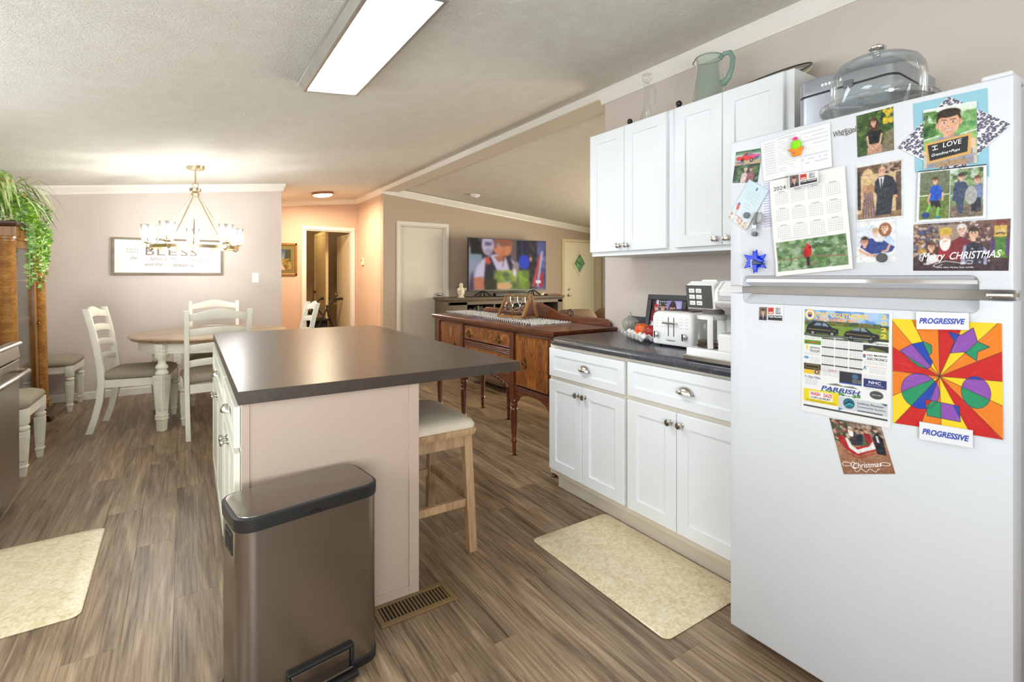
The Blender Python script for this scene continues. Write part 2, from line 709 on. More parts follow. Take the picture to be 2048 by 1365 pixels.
FABRIC = M('seat_fabric', rgb(150, 140, 122), 0.9, var=0.16, vscale=140, bump=0.35, bscale=420)
CREAM_FAB = M('stool_fabric', rgb(222, 208, 186), 0.85, var=0.07, vscale=160, bump=0.35, bscale=300)
STOOL_WOOD = wood('stool_wood', rgb(136, 104, 74), rgb(176, 142, 106), rgb(196, 164, 126), 'z', 0.5, 1.2)
MAHOG = wood('mahogany', rgb(54, 22, 10), rgb(98, 46, 21), rgb(134, 70, 33), 'y', 0.3, 1.0, coat=0.35, rand=False)
MAHOG_Z = wood('mahogany_leg', rgb(54, 24, 12), rgb(96, 48, 24), rgb(128, 68, 34), 'z', 0.3, 1.0, coat=0.35, rand=False)
def flame_veneer():
    """book-matched crotch veneer: plumes rising to both sides of the middle line"""
    t = NT('flame_veneer')
    tc = t.n('ShaderNodeTexCoord')
    sp = t.n('ShaderNodeSeparateXYZ')
    t.l(tc.outputs['Generated'], sp.inputs[0])
    def mth(op, a, b_=None):
        x = t.n('ShaderNodeMath', operation=op)
        for i, v in enumerate((a, b_)):
            if v is None:
                continue
            if isinstance(v, (int, float)):
                x.inputs[i].default_value = v
            else:
                t.l(v, x.inputs[i])
        return x.outputs[0]
    a = mth('ABSOLUTE', mth('SUBTRACT', sp.outputs[1], 0.5))
    oi = t.n('ShaderNodeObjectInfo')
    cb = t.n('ShaderNodeCombineXYZ')
    t.l(mth('MULTIPLY', a, 5.5), cb.inputs[0])
    t.l(mth('SUBTRACT', mth('MULTIPLY', sp.outputs[2], 1.5), mth('MULTIPLY', a, 3.4)), cb.inputs[1])
    t.l(mth('MULTIPLY', oi.outputs['Random'], 31.0), cb.inputs[2])
    n1 = t.noise(cb.outputs[0], 1.5, 5, 0.6, 1.2)
    n2 = t.noise(cb.outputs[0], 9.0, 4, 0.6, 0.5)
    c = t.ramp(n1, [(0.30, rgb(54, 22, 8)), (0.46, rgb(110, 54, 18)), (0.58, rgb(160, 92, 32)), (0.74, rgb(206, 138, 58))])
    t.l(t.mix(0.3, c, t.ramp(n2, [(0.36, rgb(60, 26, 10)), (0.64, rgb(190, 120, 50))])), t.b.inputs['Base Color'])
    t.b.inputs['Roughness'].default_value = 0.28
    t.b.inputs['Coat Weight'].default_value = 0.35
    t.b.inputs['Coat Roughness'].default_value = 0.15
    MATS['flame_veneer'] = t.m
    return t.m


FLAME = flame_veneer()
CURIO_OAK = wood('tiger_oak', rgb(104, 62, 22), rgb(150, 98, 40), rgb(186, 132, 62), 'z', 0.35, 0.8, coat=0.2, rand=False)
CURIO_FLAKE = wood('tiger_oak_flake', rgb(112, 68, 24), rgb(160, 106, 42), rgb(206, 152, 78), 'x', 0.35, 1.3, coat=0.2, rand=False)
DARKWOOD = M('dark_carved_wood', rgb(70, 42, 22), 0.4, var=0.2, vscale=20)
CONSOLE = wood('console_wood', rgb(70, 60, 46), rgb(104, 92, 72), rgb(128, 114, 92), 'x', 0.5, 1.0, rand=False)
GLASS = glass('clear_glass')
GLASS_GREEN = glass('green_glass', (0.84, 0.90, 0.86), 0.34, rgb(160, 176, 162))
PANE = glass('window_glass', (0.97, 0.99, 0.98))


def steel(name, c, rough, axis):
    t = NT(name)
    s = {'z': (40, 40, .8), 'x': (.8, 40, 40), 'y': (40, .8, 40)}[axis]
    nz = t.noise(t.coords(s), 1.0, 3)
    lo = tuple(x * 0.96 for x in c[:3]) + (1,)
    t.l(t.ramp(nz, [(0.3, lo), (0.7, c)]), t.b.inputs['Base Color'])
    t.b.inputs['Metallic'].default_value = 1.0
    t.b.inputs['Roughness'].default_value = rough
    MATS[name] = t.m
    return t.m


STEEL = steel('stainless_steel', rgb(156, 150, 144), 0.27, 'z')
STEEL_LID = steel('stainless_lid', rgb(140, 134, 128), 0.2, 'x')
STEEL_Y = steel('stainless_range', rgb(190, 184, 176), 0.28, 'z')


def floor_mat():
    t = NT('vinyl_plank')
    a = t.noise(t.coords((9, 0.9, 1), rand=True), 1.2, 6, 0.6, 1.4)
    f = t.noise(t.coords((95, 2.6, 1), rand=True), 1.0, 4, 0.65, 0.5)
    k = t.noise(t.coords((13, 1.3, 1), rand=True), 1.0, 4, 0.6, 0.7)
    c1 = t.ramp(a, [(0.33, rgb(72, 55, 39)), (0.45, rgb(112, 91, 69)), (0.56, rgb(142, 119, 93)), (0.69, rgb(176, 153, 124))])
    c2 = t.mix(0.36, c1, t.ramp(f, [(0.38, rgb(70, 54, 39)), (0.60, rgb(172, 150, 121))]))
    c3 = t.mix(t.ramp(k, [(0.30, (.6, .6, .6, 1)), (0.43, (0, 0, 0, 1))]), c2, rgb(76, 59, 44))
    oi = t.n('ShaderNodeObjectInfo')
    mr = t.n('ShaderNodeMapRange')
    mr.inputs[3].default_value = 0.90
    mr.inputs[4].default_value = 1.16
    t.l(oi.outputs['Random'], mr.inputs[0])
    hs = t.n('ShaderNodeHueSaturation')
    t.l(mr.outputs[0], hs.inputs['Value'])
    t.l(c3, hs.inputs['Color'])
    t.l(hs.outputs[0], t.b.inputs['Base Color'])
    t.b.inputs['Roughness'].default_value = 0.36
    t.b.inputs['Specular IOR Level'].default_value = 0.5
    t.bump(f, 0.10, 0.002)
    return t.m


def ceiling_mat():
    t = NT('textured_ceiling')
    co = t.coords()
    a = t.noise(co, 9, 3)
    t.l(t.ramp(a, [(0.3, rgb(226, 221, 208)), (0.7, rgb(232, 228, 217))]), t.b.inputs['Base Color'])
    t.b.inputs['Roughness'].default_value = 0.9
    b = t.noise(co, 60, 4, 0.6, 1.5)
    t.bump(t.ramp(b, [(0.42, (0, 0, 0, 1)), (0.6, (1, 1, 1, 1))]), 0.6, 0.008)
    return t.m


def counter_mat(name, base, vein, amount):
    t = NT(name)
    co = t.coords((1, 1, 1))
    a = t.noise(co, 7, 6, 0.65, 1.2)
    f = t.noise(co, 60, 4, 0.6)
    w = t.noise(co, 3.2, 5, 0.6, 2.5)
    c = t.ramp(a, [(0.35, base), (0.7, tuple(min(1, x * 1.5) for x in base[:3]) + (1,))])
    c = t.mix(0.25, c, t.ramp(f, [(0.3, tuple(x * 0.6 for x in base[:3]) + (1,)), (0.7, tuple(x * 1.5 for x in base[:3]) + (1,))]))
    v = t.ramp(w, [(0.485, (0, 0, 0, 1)), (0.5, (amount, amount, amount, 1)), (0.515, (0, 0, 0, 1))])
    t.l(t.mix(v, c, vein), t.b.inputs['Base Color'])
    t.b.inputs['Roughness'].default_value = 0.24
    t.bump(f, 0.03, 0.002)
    return t.m


FLOORM = floor_mat()
CEILM = ceiling_mat()
SLATE = counter_mat('slate_laminate', rgb(62, 64, 70), rgb(150, 150, 150), 0.22)
ISL_TOP = counter_mat('island_laminate', rgb(60, 50, 42), rgb(96, 86, 74), 0.2)
ISL_TOP.node_tree.nodes['Principled BSDF'].inputs['Roughness'].default_value = 0.30
ISL_TOP.node_tree.nodes['Principled BSDF'].inputs['Specular IOR Level'].default_value = 0.42


# ------------------------------------------------------------------ setting
XW, YB, YL, YH, XL, YF, XR = 2.46, 6.69, 7.12, 8.42, -1.56, -1.50, 6.75   # partition, dining wall, living wall, hall end, left, front, far right
zl = lambda x: 2.556 + 0.111 * (x - 2.44)       # sloping ceilings left / right of the ridge
zr = lambda x: 2.575 - 0.100 * (x - 2.55)

fl = struct('floor', MB().box(-1.7, -1.6, -0.06, 7.0, 12.0, -0.0125), M('subfloor', rgb(70, 56, 44), 0.8))
PW, PL = 0.152, 1.22
far = MB()
plank_n = 0
plank_mesh = {}
rows = int((7.0 + 1.7) / PW) + 1


def plank_mb(L):
    b = 0.0007
    x0, x1, y0, y1 = -PW / 2 + 0.0001, PW / 2 - 0.0001, -L / 2 + 0.0001, L / 2 - 0.0001
    lo = [(x0, y0, -0.012), (x1, y0, -0.012), (x1, y1, -0.012), (x0, y1, -0.012)]
    md = [(x0, y0, -b), (x1, y0, -b), (x1, y1, -b), (x0, y1, -b)]
    tp = [(x0 + b, y0 + b, 0), (x1 - b, y0 + b, 0), (x1 - b, y1 - b, 0), (x0 + b, y1 - b, 0)]
    return MB().rings([lo, md, tp])


fwd = (math.sin(R(33.37)), math.cos(R(33.37)))
rgt = (fwd[1], -fwd[0])
for i in range(rows):
    x = -1.7 + (i + 0.5) * PW
    off = (i * 0.437) % 1.0 * PL + rnd.uniform(-.08, .08)
    y = -1.6 - off
    while y < 12.0:
        L = PL
        a, b = max(y, -1.6), min(y + L, 12.0)
        y += L
        if b - a < 0.05:
            continue
        c = (x, (a + b) / 2)
        ds = [(x * fwd[0] + yy * fwd[1], x * rgt[0] + yy * rgt[1]) for yy in (a, b)]
        near = any(0.3 < d < 6.2 and abs(s) < 1.08 * d + 0.15 for d, s in ds)
        if near and plank_n < 290:
            key = round(b - a, 3)
            if key not in plank_mesh:
                plank_mesh[key] = plank_mb(b - a).build('plank', FLOORM, fl, smooth=None)
                o = plank_mesh[key]
            else:
                o = plank_mesh[key].copy()
                COL.objects.link(o)
            o.location = (c[0], c[1], 0)
            plank_n += 1
        else:
            far.add([(p[0] + c[0], p[1] + c[1], p[2]) for p in plank_mb(b - a).v], [(0, 1, 5, 4), (1, 2, 6, 5), (2, 3, 7, 6), (3, 0, 4, 7), (4, 5, 9, 8), (5, 6, 10, 9), (6, 7, 11, 10), (7, 4, 8, 11), (8, 9, 10, 11)])
far.build('distant_planks', FLOORM, fl, smooth=None, kind='stuff')

# ceilings (thick sloping slabs)
ce = MB()
ce.prism([(XL - .14, zl(XL - .14)), (2.55, zl(2.55)), (2.55, zl(2.55) + .12), (XL - .14, zl(XL - .14) + .12)], YF - .1, 12.0, 'y')
struct('ceiling', ce, CEILM, smooth=None)
ce = MB()
ce.prism([(2.55, zr(2.55)), (XR + .2, zr(XR + .2)), (XR + .2, zr(XR + .2) + .12), (2.55, zr(2.55) + .12)], YF - .1, YL + .12, 'y')
struct('ceiling', ce, CEILM, smooth=None)

# walls
w = MB().prism([(XL, -.01), (1.013, -.01), (1.013, zl(1.013)), (XL, zl(XL))], YB, YB + .11, 'y')
wall_back = struct('wall_back', w, WALL, smooth=None)
w = MB().prism([(0.90, -.01), (1.013, -.01), (1.013, zl(1.013)), (0.90, zl(.90))], YB + .11, YH, 'y')
struct('wall_hall_left', w, WALL_HALL, smooth=None)
w = MB()
HX0, HX1, HZ = 1.625, 2.345, 2.01
w.prism([(0.9, -.01), (HX0, -.01), (HX0, zl(HX0)), (0.9, zl(.9))], YH, YH + .11, 'y')
w.prism([(HX1, -.01), (2.44, -.01), (2.44, zl(2.44)), (HX1, zl(HX1))], YH, YH + .11, 'y')
w.prism([(HX0, HZ), (HX1, HZ), (HX1, zl(HX1)), (HX0, zl(HX0))], YH, YH + .11, 'y')
struct('wall_hall_end', w, WALL_HALL, smooth=None)
w = MB().box(2.44, YL + .12, -.01, 2.55, YH + .11, 2.56)
struct('wall_hall_right', w, WALL_HALL, smooth=None)
# living wall with two door openings
w = MB()
A0, A1, AZ = 2.70, 3.435, 2.03
E0, E1, EZ = 5.83, 6.56, 1.90
for x0, x1, z0 in ((2.44, A0, -.01), (A0, A1, AZ), (A1, E0, -.01), (E0, E1, EZ), (E1, XR, -.01)):
    w.prism([(x0, z0), (x1, z0), (x1, zr(max(x1, 2.55))), (x0, zr(max(x0, 2.55)))], YL, YL + .12, 'y')
struct('wall_living_back', w, WALL_LIV, smooth=None)
w = MB().prism([(XW, -.01), (XW + .12, -.01), (XW + .12, 2.56), (XW, 2.556)], YF, 2.555, 'y')
struct('wall_right', w, WALL, smooth=None)
# far right wall with a tall window close to the corner
w = MB()
for y0, y1, z0, z1 in ((YF, 2.25, -.01, 2.2), (4.95, 5.9, -.01, 2.2), (2.25, 4.95, -.01, .48), (2.25, 4.95, 1.98, 2.2), (7.10, YL, -.01, 2.2), (5.9, 7.10, -.01, .3), (5.9, 7.10, 1.95, 2.2)):
    w.box(XR, y0, z0, XR + .12, y1, z1)
struct('wall_living_right', w, WALL_LIV, smooth=None)
win = struct('window_1', MB().box(XR + .02, 5.9, .3, XR + .06, 5.93, 1.95).box(XR + .02, 7.07, .3, XR + .06, 7.10, 1.95).box(XR + .02, 5.93, .3, XR + .06, 7.07, .34).box(XR + .02, 5.93, 1.91, XR + .06, 7.07, 1.95).box(XR + .02, 5.93, 1.16, XR + .06, 7.07, 1.20), TRIM, smooth=None)
MB().box(XR + .035, 5.93, .34, XR + .041, 7.07, 1.91).build('window_pane', PANE, win, smooth=None)
def wall_with_openings(name, axis, at, th, u0, u1, ztop, holes, m):
    """wall along y (axis 'x') or x (axis 'y') with rectangular window openings (u0, u1, z0, z1)"""
    mb = MB()
    def blk(a, b, c, d):
        if axis == 'x':
            mb.box(at, a, c, at + th, b, d)
        else:
            mb.prism([(a, c), (b, c), (b, d if d < 2.0 else ztop(b)), (a, d if d < 2.0 else ztop(a))], at, at + th, 'y')
    u = u0
    top = 2.12 if axis == 'x' else 9.0
    for a, b, c, d in holes:
        blk(u, a, -.01, top)
        blk(a, b, -.01, c)
        blk(a, b, d, top)
        u = b
    blk(u, u1, -.01, top)
    return struct(name, mb, m, smooth=None)


win_n = 1
def unseen_window(axis, at, th, hole):  # frame and pane of an unseen window, added behind a daylight lamp
    global win_n
    win_n += 1
    a, b, c, d = hole
    w_ = .045
    fr = MB()
    pn = MB()
    t0, t1 = at + th * .45, at + th * .8
    def bx(mb, u0, u1, z0, z1, p0, p1):
        if axis == 'x':
            mb.box(p0, u0, z0, p1, u1, z1)
        else:
            mb.box(u0, p0, z0, u1, p1, z1)
    for q in ((a, a + w_, c, d), (b - w_, b, c, d), (a + w_, b - w_, c, c + w_), (a + w_, b - w_, d - w_, d), (a + w_, b - w_, (c + d) / 2 - .015, (c + d) / 2 + .015)):
        bx(fr, *q, t0, t1)
    bx(pn, a + w_, b - w_, c + w_, d - w_, (t0 + t1) / 2 - .003, (t0 + t1) / 2 + .003)
    o = struct('window_%d' % win_n, fr, TRIM, smooth=None)
    pn.build('window_pane', PANE, o, smooth=None)


hk, hd_w = (.05, 1.45, 1.10, 1.92), (1.85, 3.95, 1.05, 1.95)  # unseen openings, added where the left-hand lamps stand
wall_with_openings('wall_left', 'x', XL - .12, .12, YF, YB + .11, None, [hk, hd_w], WALL)
unseen_window('x', XL, -.12, hk)
unseen_window('x', XL, -.12, hd_w)
hf = (-.85, 1.65, .65, 1.98)
wall_with_openings('wall_front', 'y', YF - .1, .1, XL, XW, lambda x: zl(x), [hf], WALL)
unseen_window('y', YF, -.1, hf)
struct('wall_front_living', MB().prism([(XW, -.01), (XR, -.01), (XR, zr(XR)), (XW, 2.55)], YF - .1, YF, 'y'), WALL, smooth=None)
unseen_window('x', XR, .12, (2.25, 4.95, .48, 1.98))
# dim room behind the hall doorway
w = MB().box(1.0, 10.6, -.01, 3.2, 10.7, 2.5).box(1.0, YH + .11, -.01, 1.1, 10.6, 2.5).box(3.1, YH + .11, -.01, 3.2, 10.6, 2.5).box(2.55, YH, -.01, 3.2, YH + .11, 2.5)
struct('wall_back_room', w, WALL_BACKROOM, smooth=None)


# crown mouldings (trim), following the slopes
def crown_x(name, x0, x1, y, zf, s, h=.085):
    """moulding along x on a wall whose face is at y, s = -1 when it faces the camera"""
    pr = []
    for x in (x0, x1):
        z = zf(x)
        pr.append([(x, y, z - h), (x, y + s * .012, z - h), (x, y + s * .016, z - h * .8), (x, y + s * .042, z - h * .25), (x, y + s * .045, z), (x, y, z)])
    return struct(name, MB().rings(pr), TRIM, smooth=None)


def crown_y(name, y0, y1, x, z, s, h=.09):
    pr = []
    for y in (y0, y1):
        pr.append([(x, y, z - h), (x + s * .012, y, z - h), (x + s * .016, y, z - h * .8), (x + s * .042, y, z - h * .25), (x + s * .045, y, z), (x, y, z)])
    return struct(name, MB().rings(pr), TRIM, smooth=None)


crown_x('trim_1', XL, 1.035, YB, zl, -1)
crown_y('trim_2', YB - .045, YH, 1.013, zl(1.05), 1)
crown_x('trim_3', 1.03, 2.44, YH, zl, -1, .075)
crown_y('trim_4', YL - .02, YH, 2.44, zl(2.40), -1, .08)
crown_x('trim_5', 2.42, XR, YL, lambda x: zr(max(x, 2.55)), -1, .1)
crown_y('trim_6', YF, 2.58, XW, zl(2.42), -1)
# ridge board over the opening to the living room
struct('trim_7', MB().box(2.43, 2.58, 2.507, 2.66, YL - .03, 2.60), BEAM, smooth=None, bevel=.003)
struct('trim_8', MB().box(2.418, 2.58, 2.497, 2.435, YL - .03, 2.556), TRIM, smooth=None, bevel=.002)
# baseboards
struct('baseboard_back', MB().prism([(YB, 0), (YB - .012, 0), (YB - .012, .068), (YB - .005, .078), (YB, .078)], XL, 1.013, 'x'), TRIM, smooth=None)
struct('baseboard_living', MB().box(2.44, YL - .012, 0, 2.64, YL, .08).box(3.5, YL - .012, 0, 5.76, YL, .08), TRIM, smooth=None)


# interior doors
def door_frame(name, x0, x1, zt, y, m, wd=.058, depth=.12):
    fr = MB()
    g = .003
    for a, b in ((x0 - wd, x0 - g), (x1 + g, x1 + wd)):
        fr.box(a, y - .016, 0, b, y, zt + g)
        fr.box(a + .010, y - .024, 0, b - .010, y - .0165, zt + g)
    fr.box(x0 - wd, y - .016, zt + g + .0005, x1 + wd, y, zt + wd)
    fr.box(x0 - wd + .01, y - .024, zt + g + .0005, x1 + wd - .01, y - .0165, zt + wd - .01)
    for a, b in ((x0 + .0005, x0 + .014), (x1 - .014, x1 - .0005)):
        fr.box(a, y - .004, 0, b, y + depth, zt - .0005)
    fr.box(x0 + .0145, y - .004, zt - .014, x1 - .0145, y + depth, zt - .0005)
    return struct(name, fr, m, smooth=None, bevel=.002)


def knob(parent, p, d, m, r=.026, name='door_knob'):
    """round door knob at p pointing along d (unit vector)"""
    q = Vector((0, 0, 1)).rotation_difference(Vector(d)).to_matrix().to_4x4()
    mt = Matrix.Translation(p) @ q
    mb = MB().lathe([(0.0, 0), (r * 1.1, 0), (r * 1.1, .006), (r * .5, .01), (r * .45, .03), (r * .8, .036), (r, .046), (r * .95, .058), (r * .5, .064), (0.001, .065)], seg=18, M=mt)
    return mb.build(name, m, parent, w=True)


df = door_frame('trim_9', A0, A1, AZ, YL, TRIM)
d1 = struct('door_1', MB().box(A0 + .016, YL + .03, .008, A1 - .016, YL + .066, AZ - .018), DOORP, smooth=None, bevel=.002)
knob(d1, (3.335, YL + .03, .985), (0, -1, 0), NICKEL)
MB().box(A1 - .02, YL + .028, .965, A1 - .014, YL + .031, 1.03).build('latch_plate', NICKEL, d1, w=True, smooth=None)

# entry door with a diamond light
ef = door_frame('trim_10', E0 - .01, E1 + .01, EZ + .005, YL, M('entry_trim', rgb(230, 214, 176), 0.4, var=0.01), wd=.05)
cx, cz, hw, hh = 6.185, 1.51, .15, .205
d = MB()
y0, y1 = YL - .012, YL + .032
out = [(E0, .01), (E1, .01), (E1, EZ), (E0, EZ)]
mid = [(cx - hw, cz), (cx, cz - hh), (cx + hw, cz), (cx, cz + hh)]
# slab with a diamond opening
corner = [(E0, .01), (cx, .01), (E1, .01), (E1, cz), (E1, EZ), (cx, EZ), (E0, EZ), (E0, cz)]
dm = [None, (cx, cz - hh), None, (cx + hw, cz), None, (cx, cz + hh), None, (cx - hw, cz)]
vs = [(p[0], y, p[1]) for y in (y0, y1) for p in corner] + [(p[0], y, p[1]) for y in (y0, y1) for p in mid]
fs = []
for s, o8, o4 in ((0, 0, 16), (1, 8, 20)):
    for k, (a, b, c_, m0, m1) in enumerate(((7, 0, 1, 0, 1), (1, 2, 3, 1, 2), (3, 4, 5, 2, 3), (5, 6, 7, 3, 0))):
        fs.append((o8 + a, o8 + b, o8 + c_, o4 + m1, o4 + m0))
for k in range(8):
    fs.append((k, (k + 1) % 8, 8 + (k + 1) % 8, 8 + k))
for k in range(4):
    fs.append((16 + k, 16 + (k + 1) % 4, 20 + (k + 1) % 4, 20 + k))
d.add(vs, fs)
struct('trim_12', MB().box(6.625, YL - .014, 0, XR - .004, YL - .0005, 2.0), M('entry_trim', rgb(230, 214, 176), 0.4, var=0.01), smooth=None)
d2 = struct('door_2', d, DOOR_EXT, smooth=None)
fr = MB()
for k in range(4):
    (ax, az), (bx, bz) = mid[k], mid[(k + 1) % 4]
    k1 = 1.16
    ex = lambda p: (cx + (p[0] - cx) * k1, cz + (p[1] - cz) * k1)
    ix = lambda p: (cx + (p[0] - cx) * .9, cz + (p[1] - cz) * .9)
    q = [ex((ax, az)), ex((bx, bz)), ix((bx, bz)), ix((ax, az))]
    fr.prism(q, y0 - .016, y0 + .004, 'y')
fr.build('diamond_frame', DOOR_EXT, d2, w=True, smooth=None)
MB().prism(mid, y0 + .012, y0 + .018, 'y').build('diamond_pane', PANE, d2, w=True, smooth=None)
knob(d2, (5.93, y0, .925), (0, -1, 0), NICKEL)
MB().lathe([(.0, 0), (.024, 0), (.024, .012), (.016, .02), (0.001, .021)], seg=16, M=Matrix.Translation((5.93, y0, 1.03)) @ Matrix.Rotation(R(90), 4, 'X')).build('deadbolt', NICKEL, d2, w=True)

# hall doorway, its open door and the closet door in the room behind
door_frame('trim_11', HX0, HX1, HZ, YH, TRIM, wd=.06)
d3 = struct('door_3', MB().box(-.70, 0, .01, 0, .035, 1.98), M('back_door_paint', rgb(228, 214, 180), 0.4, var=0.01), smooth=None, bevel=.002)
d3.location = (HX1 - .012, YH + .122, 0)
d3.rotation_euler = (0, 0, R(-88.5))
for z in (.3, 1.05, 1.8):
    MB().box(-.004, -.004, z - .04, .008, .03, z + .04).build('hinge', NICKEL, d3, smooth=None)
mb = MB().lathe([(0, 0), (.028, 0), (.028, .006), (.012, .01), (.012, .03), (.024, .038), (.026, .05), (.014, .06), (.001, .061)], seg=16, M=Matrix.Translation((-.64, .0, .95)) @ Matrix.Rotation(R(90), 4, 'X'))
mb.build('door_knob', NICKEL, d3)
d4 = struct('door_4', MB().box(0, 0, .01, .036, .78, 2.0).box(-.006, -.07, 0, .04, 0, 2.07).box(-.006, 0, 2.0, .04, .84, 2.07).box(-.006, .78, 0, .04, .85, 2.0), M('closet_door_paint', rgb(226, 206, 160), 0.4, var=0.01), smooth=None, bevel=.002)
d4.location = (2.10, 9.19, 0)
d4.rotation_euler = (0, 0, 0)
MB().ball((-.03, .70, .98), .025).build('door_knob', DARKWOOD, d4)
# greenery seen through the entry door and the window
GRASS = M('lawn', rgb(120, 150, 70), 0.9, var=0.2, vscale=3)
struct('lawn', MB().box(3.5, YL + .3, -.4, 16, 20, -.3).box(7.2, -3, -.4, 16, YL + .3, -.3), GRASS, smooth=None)
HEDGE = M('hedge_leaves', rgb(182, 214, 116), 0.8, var=0.5, vscale=4)
hv = MB()
rr = random.Random(3)
hv.box(4.6, 12.3, -.3, 12.4, 12.6, 2.6)
for k in range(2200):
    a = Vector((rr.uniform(4.8, 12), rr.uniform(11.2, 12.2), rr.uniform(-.3, 2.9)))
    n = Vector((rr.uniform(-1, 1), rr.uniform(-1, .2), rr.uniform(-.6, 1))).normalized()
    u = n.orthogonal().normalized()
    v_ = n.cross(u)
    s = rr.uniform(.07, .16)
    hv.add([a - u * s, a - v_ * s * .5, a + u * s, a + v_ * s * .5], [(0, 1, 2, 3)])
hd = hv.build('hedge', HEDGE, None, smooth=None, kind='stuff')
tag(hd, 'green hedge outside, seen through the diamond light of the entry door', 'hedge')

# ------------------------------------------------------------------ shared hardware
def cup_pull(parent, p, d, m, wd=.080, h=.032, pr=.026):
    """half-shell bin pull; p = middle of its lower edge on the door face, d = +-1 outward along x"""
    n1, n2 = 14, 7
    rs = []
    for sc in (1.0, .9):
        for j in range(n2 + 1):
            b = PI / 2 * j / n2
            row = []
            for i in range(n1 + 1):
                a = PI * i / n1
                row.append((p[0] + d * pr * sc * math.sin(a) * math.cos(b), p[1] + wd / 2 * sc * math.cos(a), p[2] + h * sc * math.sin(a) * math.sin(b)))
            rs.append(row)
    mb = MB()
    n = n1 + 1
    for s in (0, 1):
        vs = [q for r in rs[s * (n2 + 1):(s + 1) * (n2 + 1)] for q in r]
        fs = [(j * n + i, j * n + i + 1, (j + 1) * n + i + 1, (j + 1) * n + i) for j in range(n2) for i in range(n1)]
        mb.add(vs, fs)
    o = (n2 + 1) * n
    mb.f += [(i, i + 1, o + i + 1, o + i) for i in range(n1)]
    mb.box(p[0], p[1] - wd / 2 - .006, p[2] - .002, p[0] + d * .003, p[1] + wd / 2 + .006, p[2] + .004)
    return mb.build('cup_pull', m, parent, w=True, smooth=50)


def small_knob(parent, p, d, m, r=.0155):
    q = Vector((0, 0, 1)).rotation_difference(Vector((d, 0, 0))).to_matrix().to_4x4()
    mt = Matrix.Translation(p) @ q
    mb = MB().lathe([(.001, 0), (r * .75, 0), (r * .72, .003), (r * .38, .006), (r * .36, .014), (r * .9, .018), (r, .022), (r * .92, .027), (r * .6, .029), (.001, .0295)], seg=18, M=mt)
    return mb.build('knob', m, parent, w=True)


def shaker(name, m, parent, x, d, y0, y1, z0, z1, st=.058, th=.019, rec=.008, grooves=0):
    """shaker front in the plane x, facing d (+-1 along x): frame with a recessed panel"""
    mb = MB()
    xo, xr, xi = x, x - d * rec, x - d * th
    def q(yy, zz, xx):
        return (xx, yy, zz)
    O = [(y0, z0), (y1, z0), (y1, z1), (y0, z1)]
    b = .0025
    I = [(y0 + st, z0 + st), (y1 - st, z0 + st), (y1 - st, z1 - st), (y0 + st, z1 - st)]
    J = [(a + (.001 if a < (y0 + y1) / 2 else -.001), c + (.001 if c < (z0 + z1) / 2 else -.001)) for a, c in I]
    E_ = [(a + (b if a < (y0 + y1) / 2 else -b), c + (b if c < (z0 + z1) / 2 else -b)) for a, c in O]
    rs = [[q(a, c, xi) for a, c in O], [q(a, c, xo - d * b) for a, c in O], [q(a, c, xo) for a, c in E_], [q(a, c, xo) for a, c in I], [q(a, c, xr) for a, c in J]]
    mb.rings(rs)
    o = mb.build(name, m, parent, w=True, smooth=None)
    if grooves:
        g = MB()
        n = grooves
        wdt = (y1 - y0 - 2 * st) / n
        for i in range(n):
            g.box(min(xr, xr + d * .004), y0 + st + i * wdt + .003, z0 + st + .002, max(xr, xr + d * .004), y0 + st + (i + 1) * wdt - .003, z1 - st - .002)
        g.build('beadboard', m, o, w=True, smooth=None)
    return o


# ------------------------------------------------------------------ base cabinets with counter
XD = 1.806
def base_cabinet(label, y0, y1, ys, z):
    t = thing('base_cabinet', label, 'cabinet', (2.1, (y0 + y1) / 2, 0), 0, 'white base cabinets under the slate counter')
    MB().box(XD + .021, y0, .10, XW - .002, y1, .862).build('body', CAB_IN, t, w=True, smooth=None, bevel=.002)
    MB().box(1.888, y0 + (.0), 0, XW - .01, y1 - (.0), .1).build('toe_kick', CAB_IN, t, w=True, smooth=None)
    g = .006
    a, b = y0 + .012, y1 - .012
    dr = shaker('drawer_front', CAB, t, XD, -1, a, b, z[0], z[1], st=.042)
    cup_pull(dr, (XD, (a + b) / 2 - .01, (z[0] + z[1]) / 2 - .012), -1, NICKEL)
    for i, (p, q) in enumerate(((a, ys - .002), (ys + .002, b))):
        dd = shaker('door', CAB, t, XD, -1, p, q, .135, z[0] - .022)
        small_knob(dd, (XD, ys + (-.029 if i == 0 else .029), z[0] - .068), -1, NICKEL)
    return t


base_cabinet('white base cabinet with drawer and two doors at the open end of the slate counter', 1.736, 2.356, 2.057, (.680, .843))
base_cabinet('white base cabinet with drawer and two doors right beside the refrigerator', 1.06, 1.736, 1.435, (.684, .848))
ct = thing('countertop', 'dark slate laminate countertop with clipped corner over the white base cabinets', 'countertop', (2.1, 1.7, .862))
pl = [(XW - .002, 1.06), (1.795, 1.06), (1.795, 2.30), (1.835, 2.362), (2.0, 2.372), (XW - .002, 2.372)]
pin = lambda k: [(min(x + k, XW - .002) if x < 2.2 else x, y if y < 1.1 else y - k) for x, y in pl]
lip = [[(p[0], p[1], .862) for p in pin(.012)], [(p[0], p[1], .866) for p in pin(0)], [(p[0], p[1], .878) for p in pin(-.002)], [(p[0], p[1], .882) for p in pin(.006)], [(p[0], p[1], .894) for p in pin(.008)], [(p[0], p[1], .9005) for p in pin(.013)], [(p[0], p[1], .905) for p in pin(.024)]]
MB().rings(lip).build('slab', SLATE, ct, w=True, smooth=40)
MB().prism([(1.06, .9055), (2.335, .9055), (2.335, .985), (2.315, 1.005), (1.06, 1.005)], XW - .022, XW - .001, 'x').build('backsplash', SLATE, ct, w=True, smooth=None, bevel=.002)

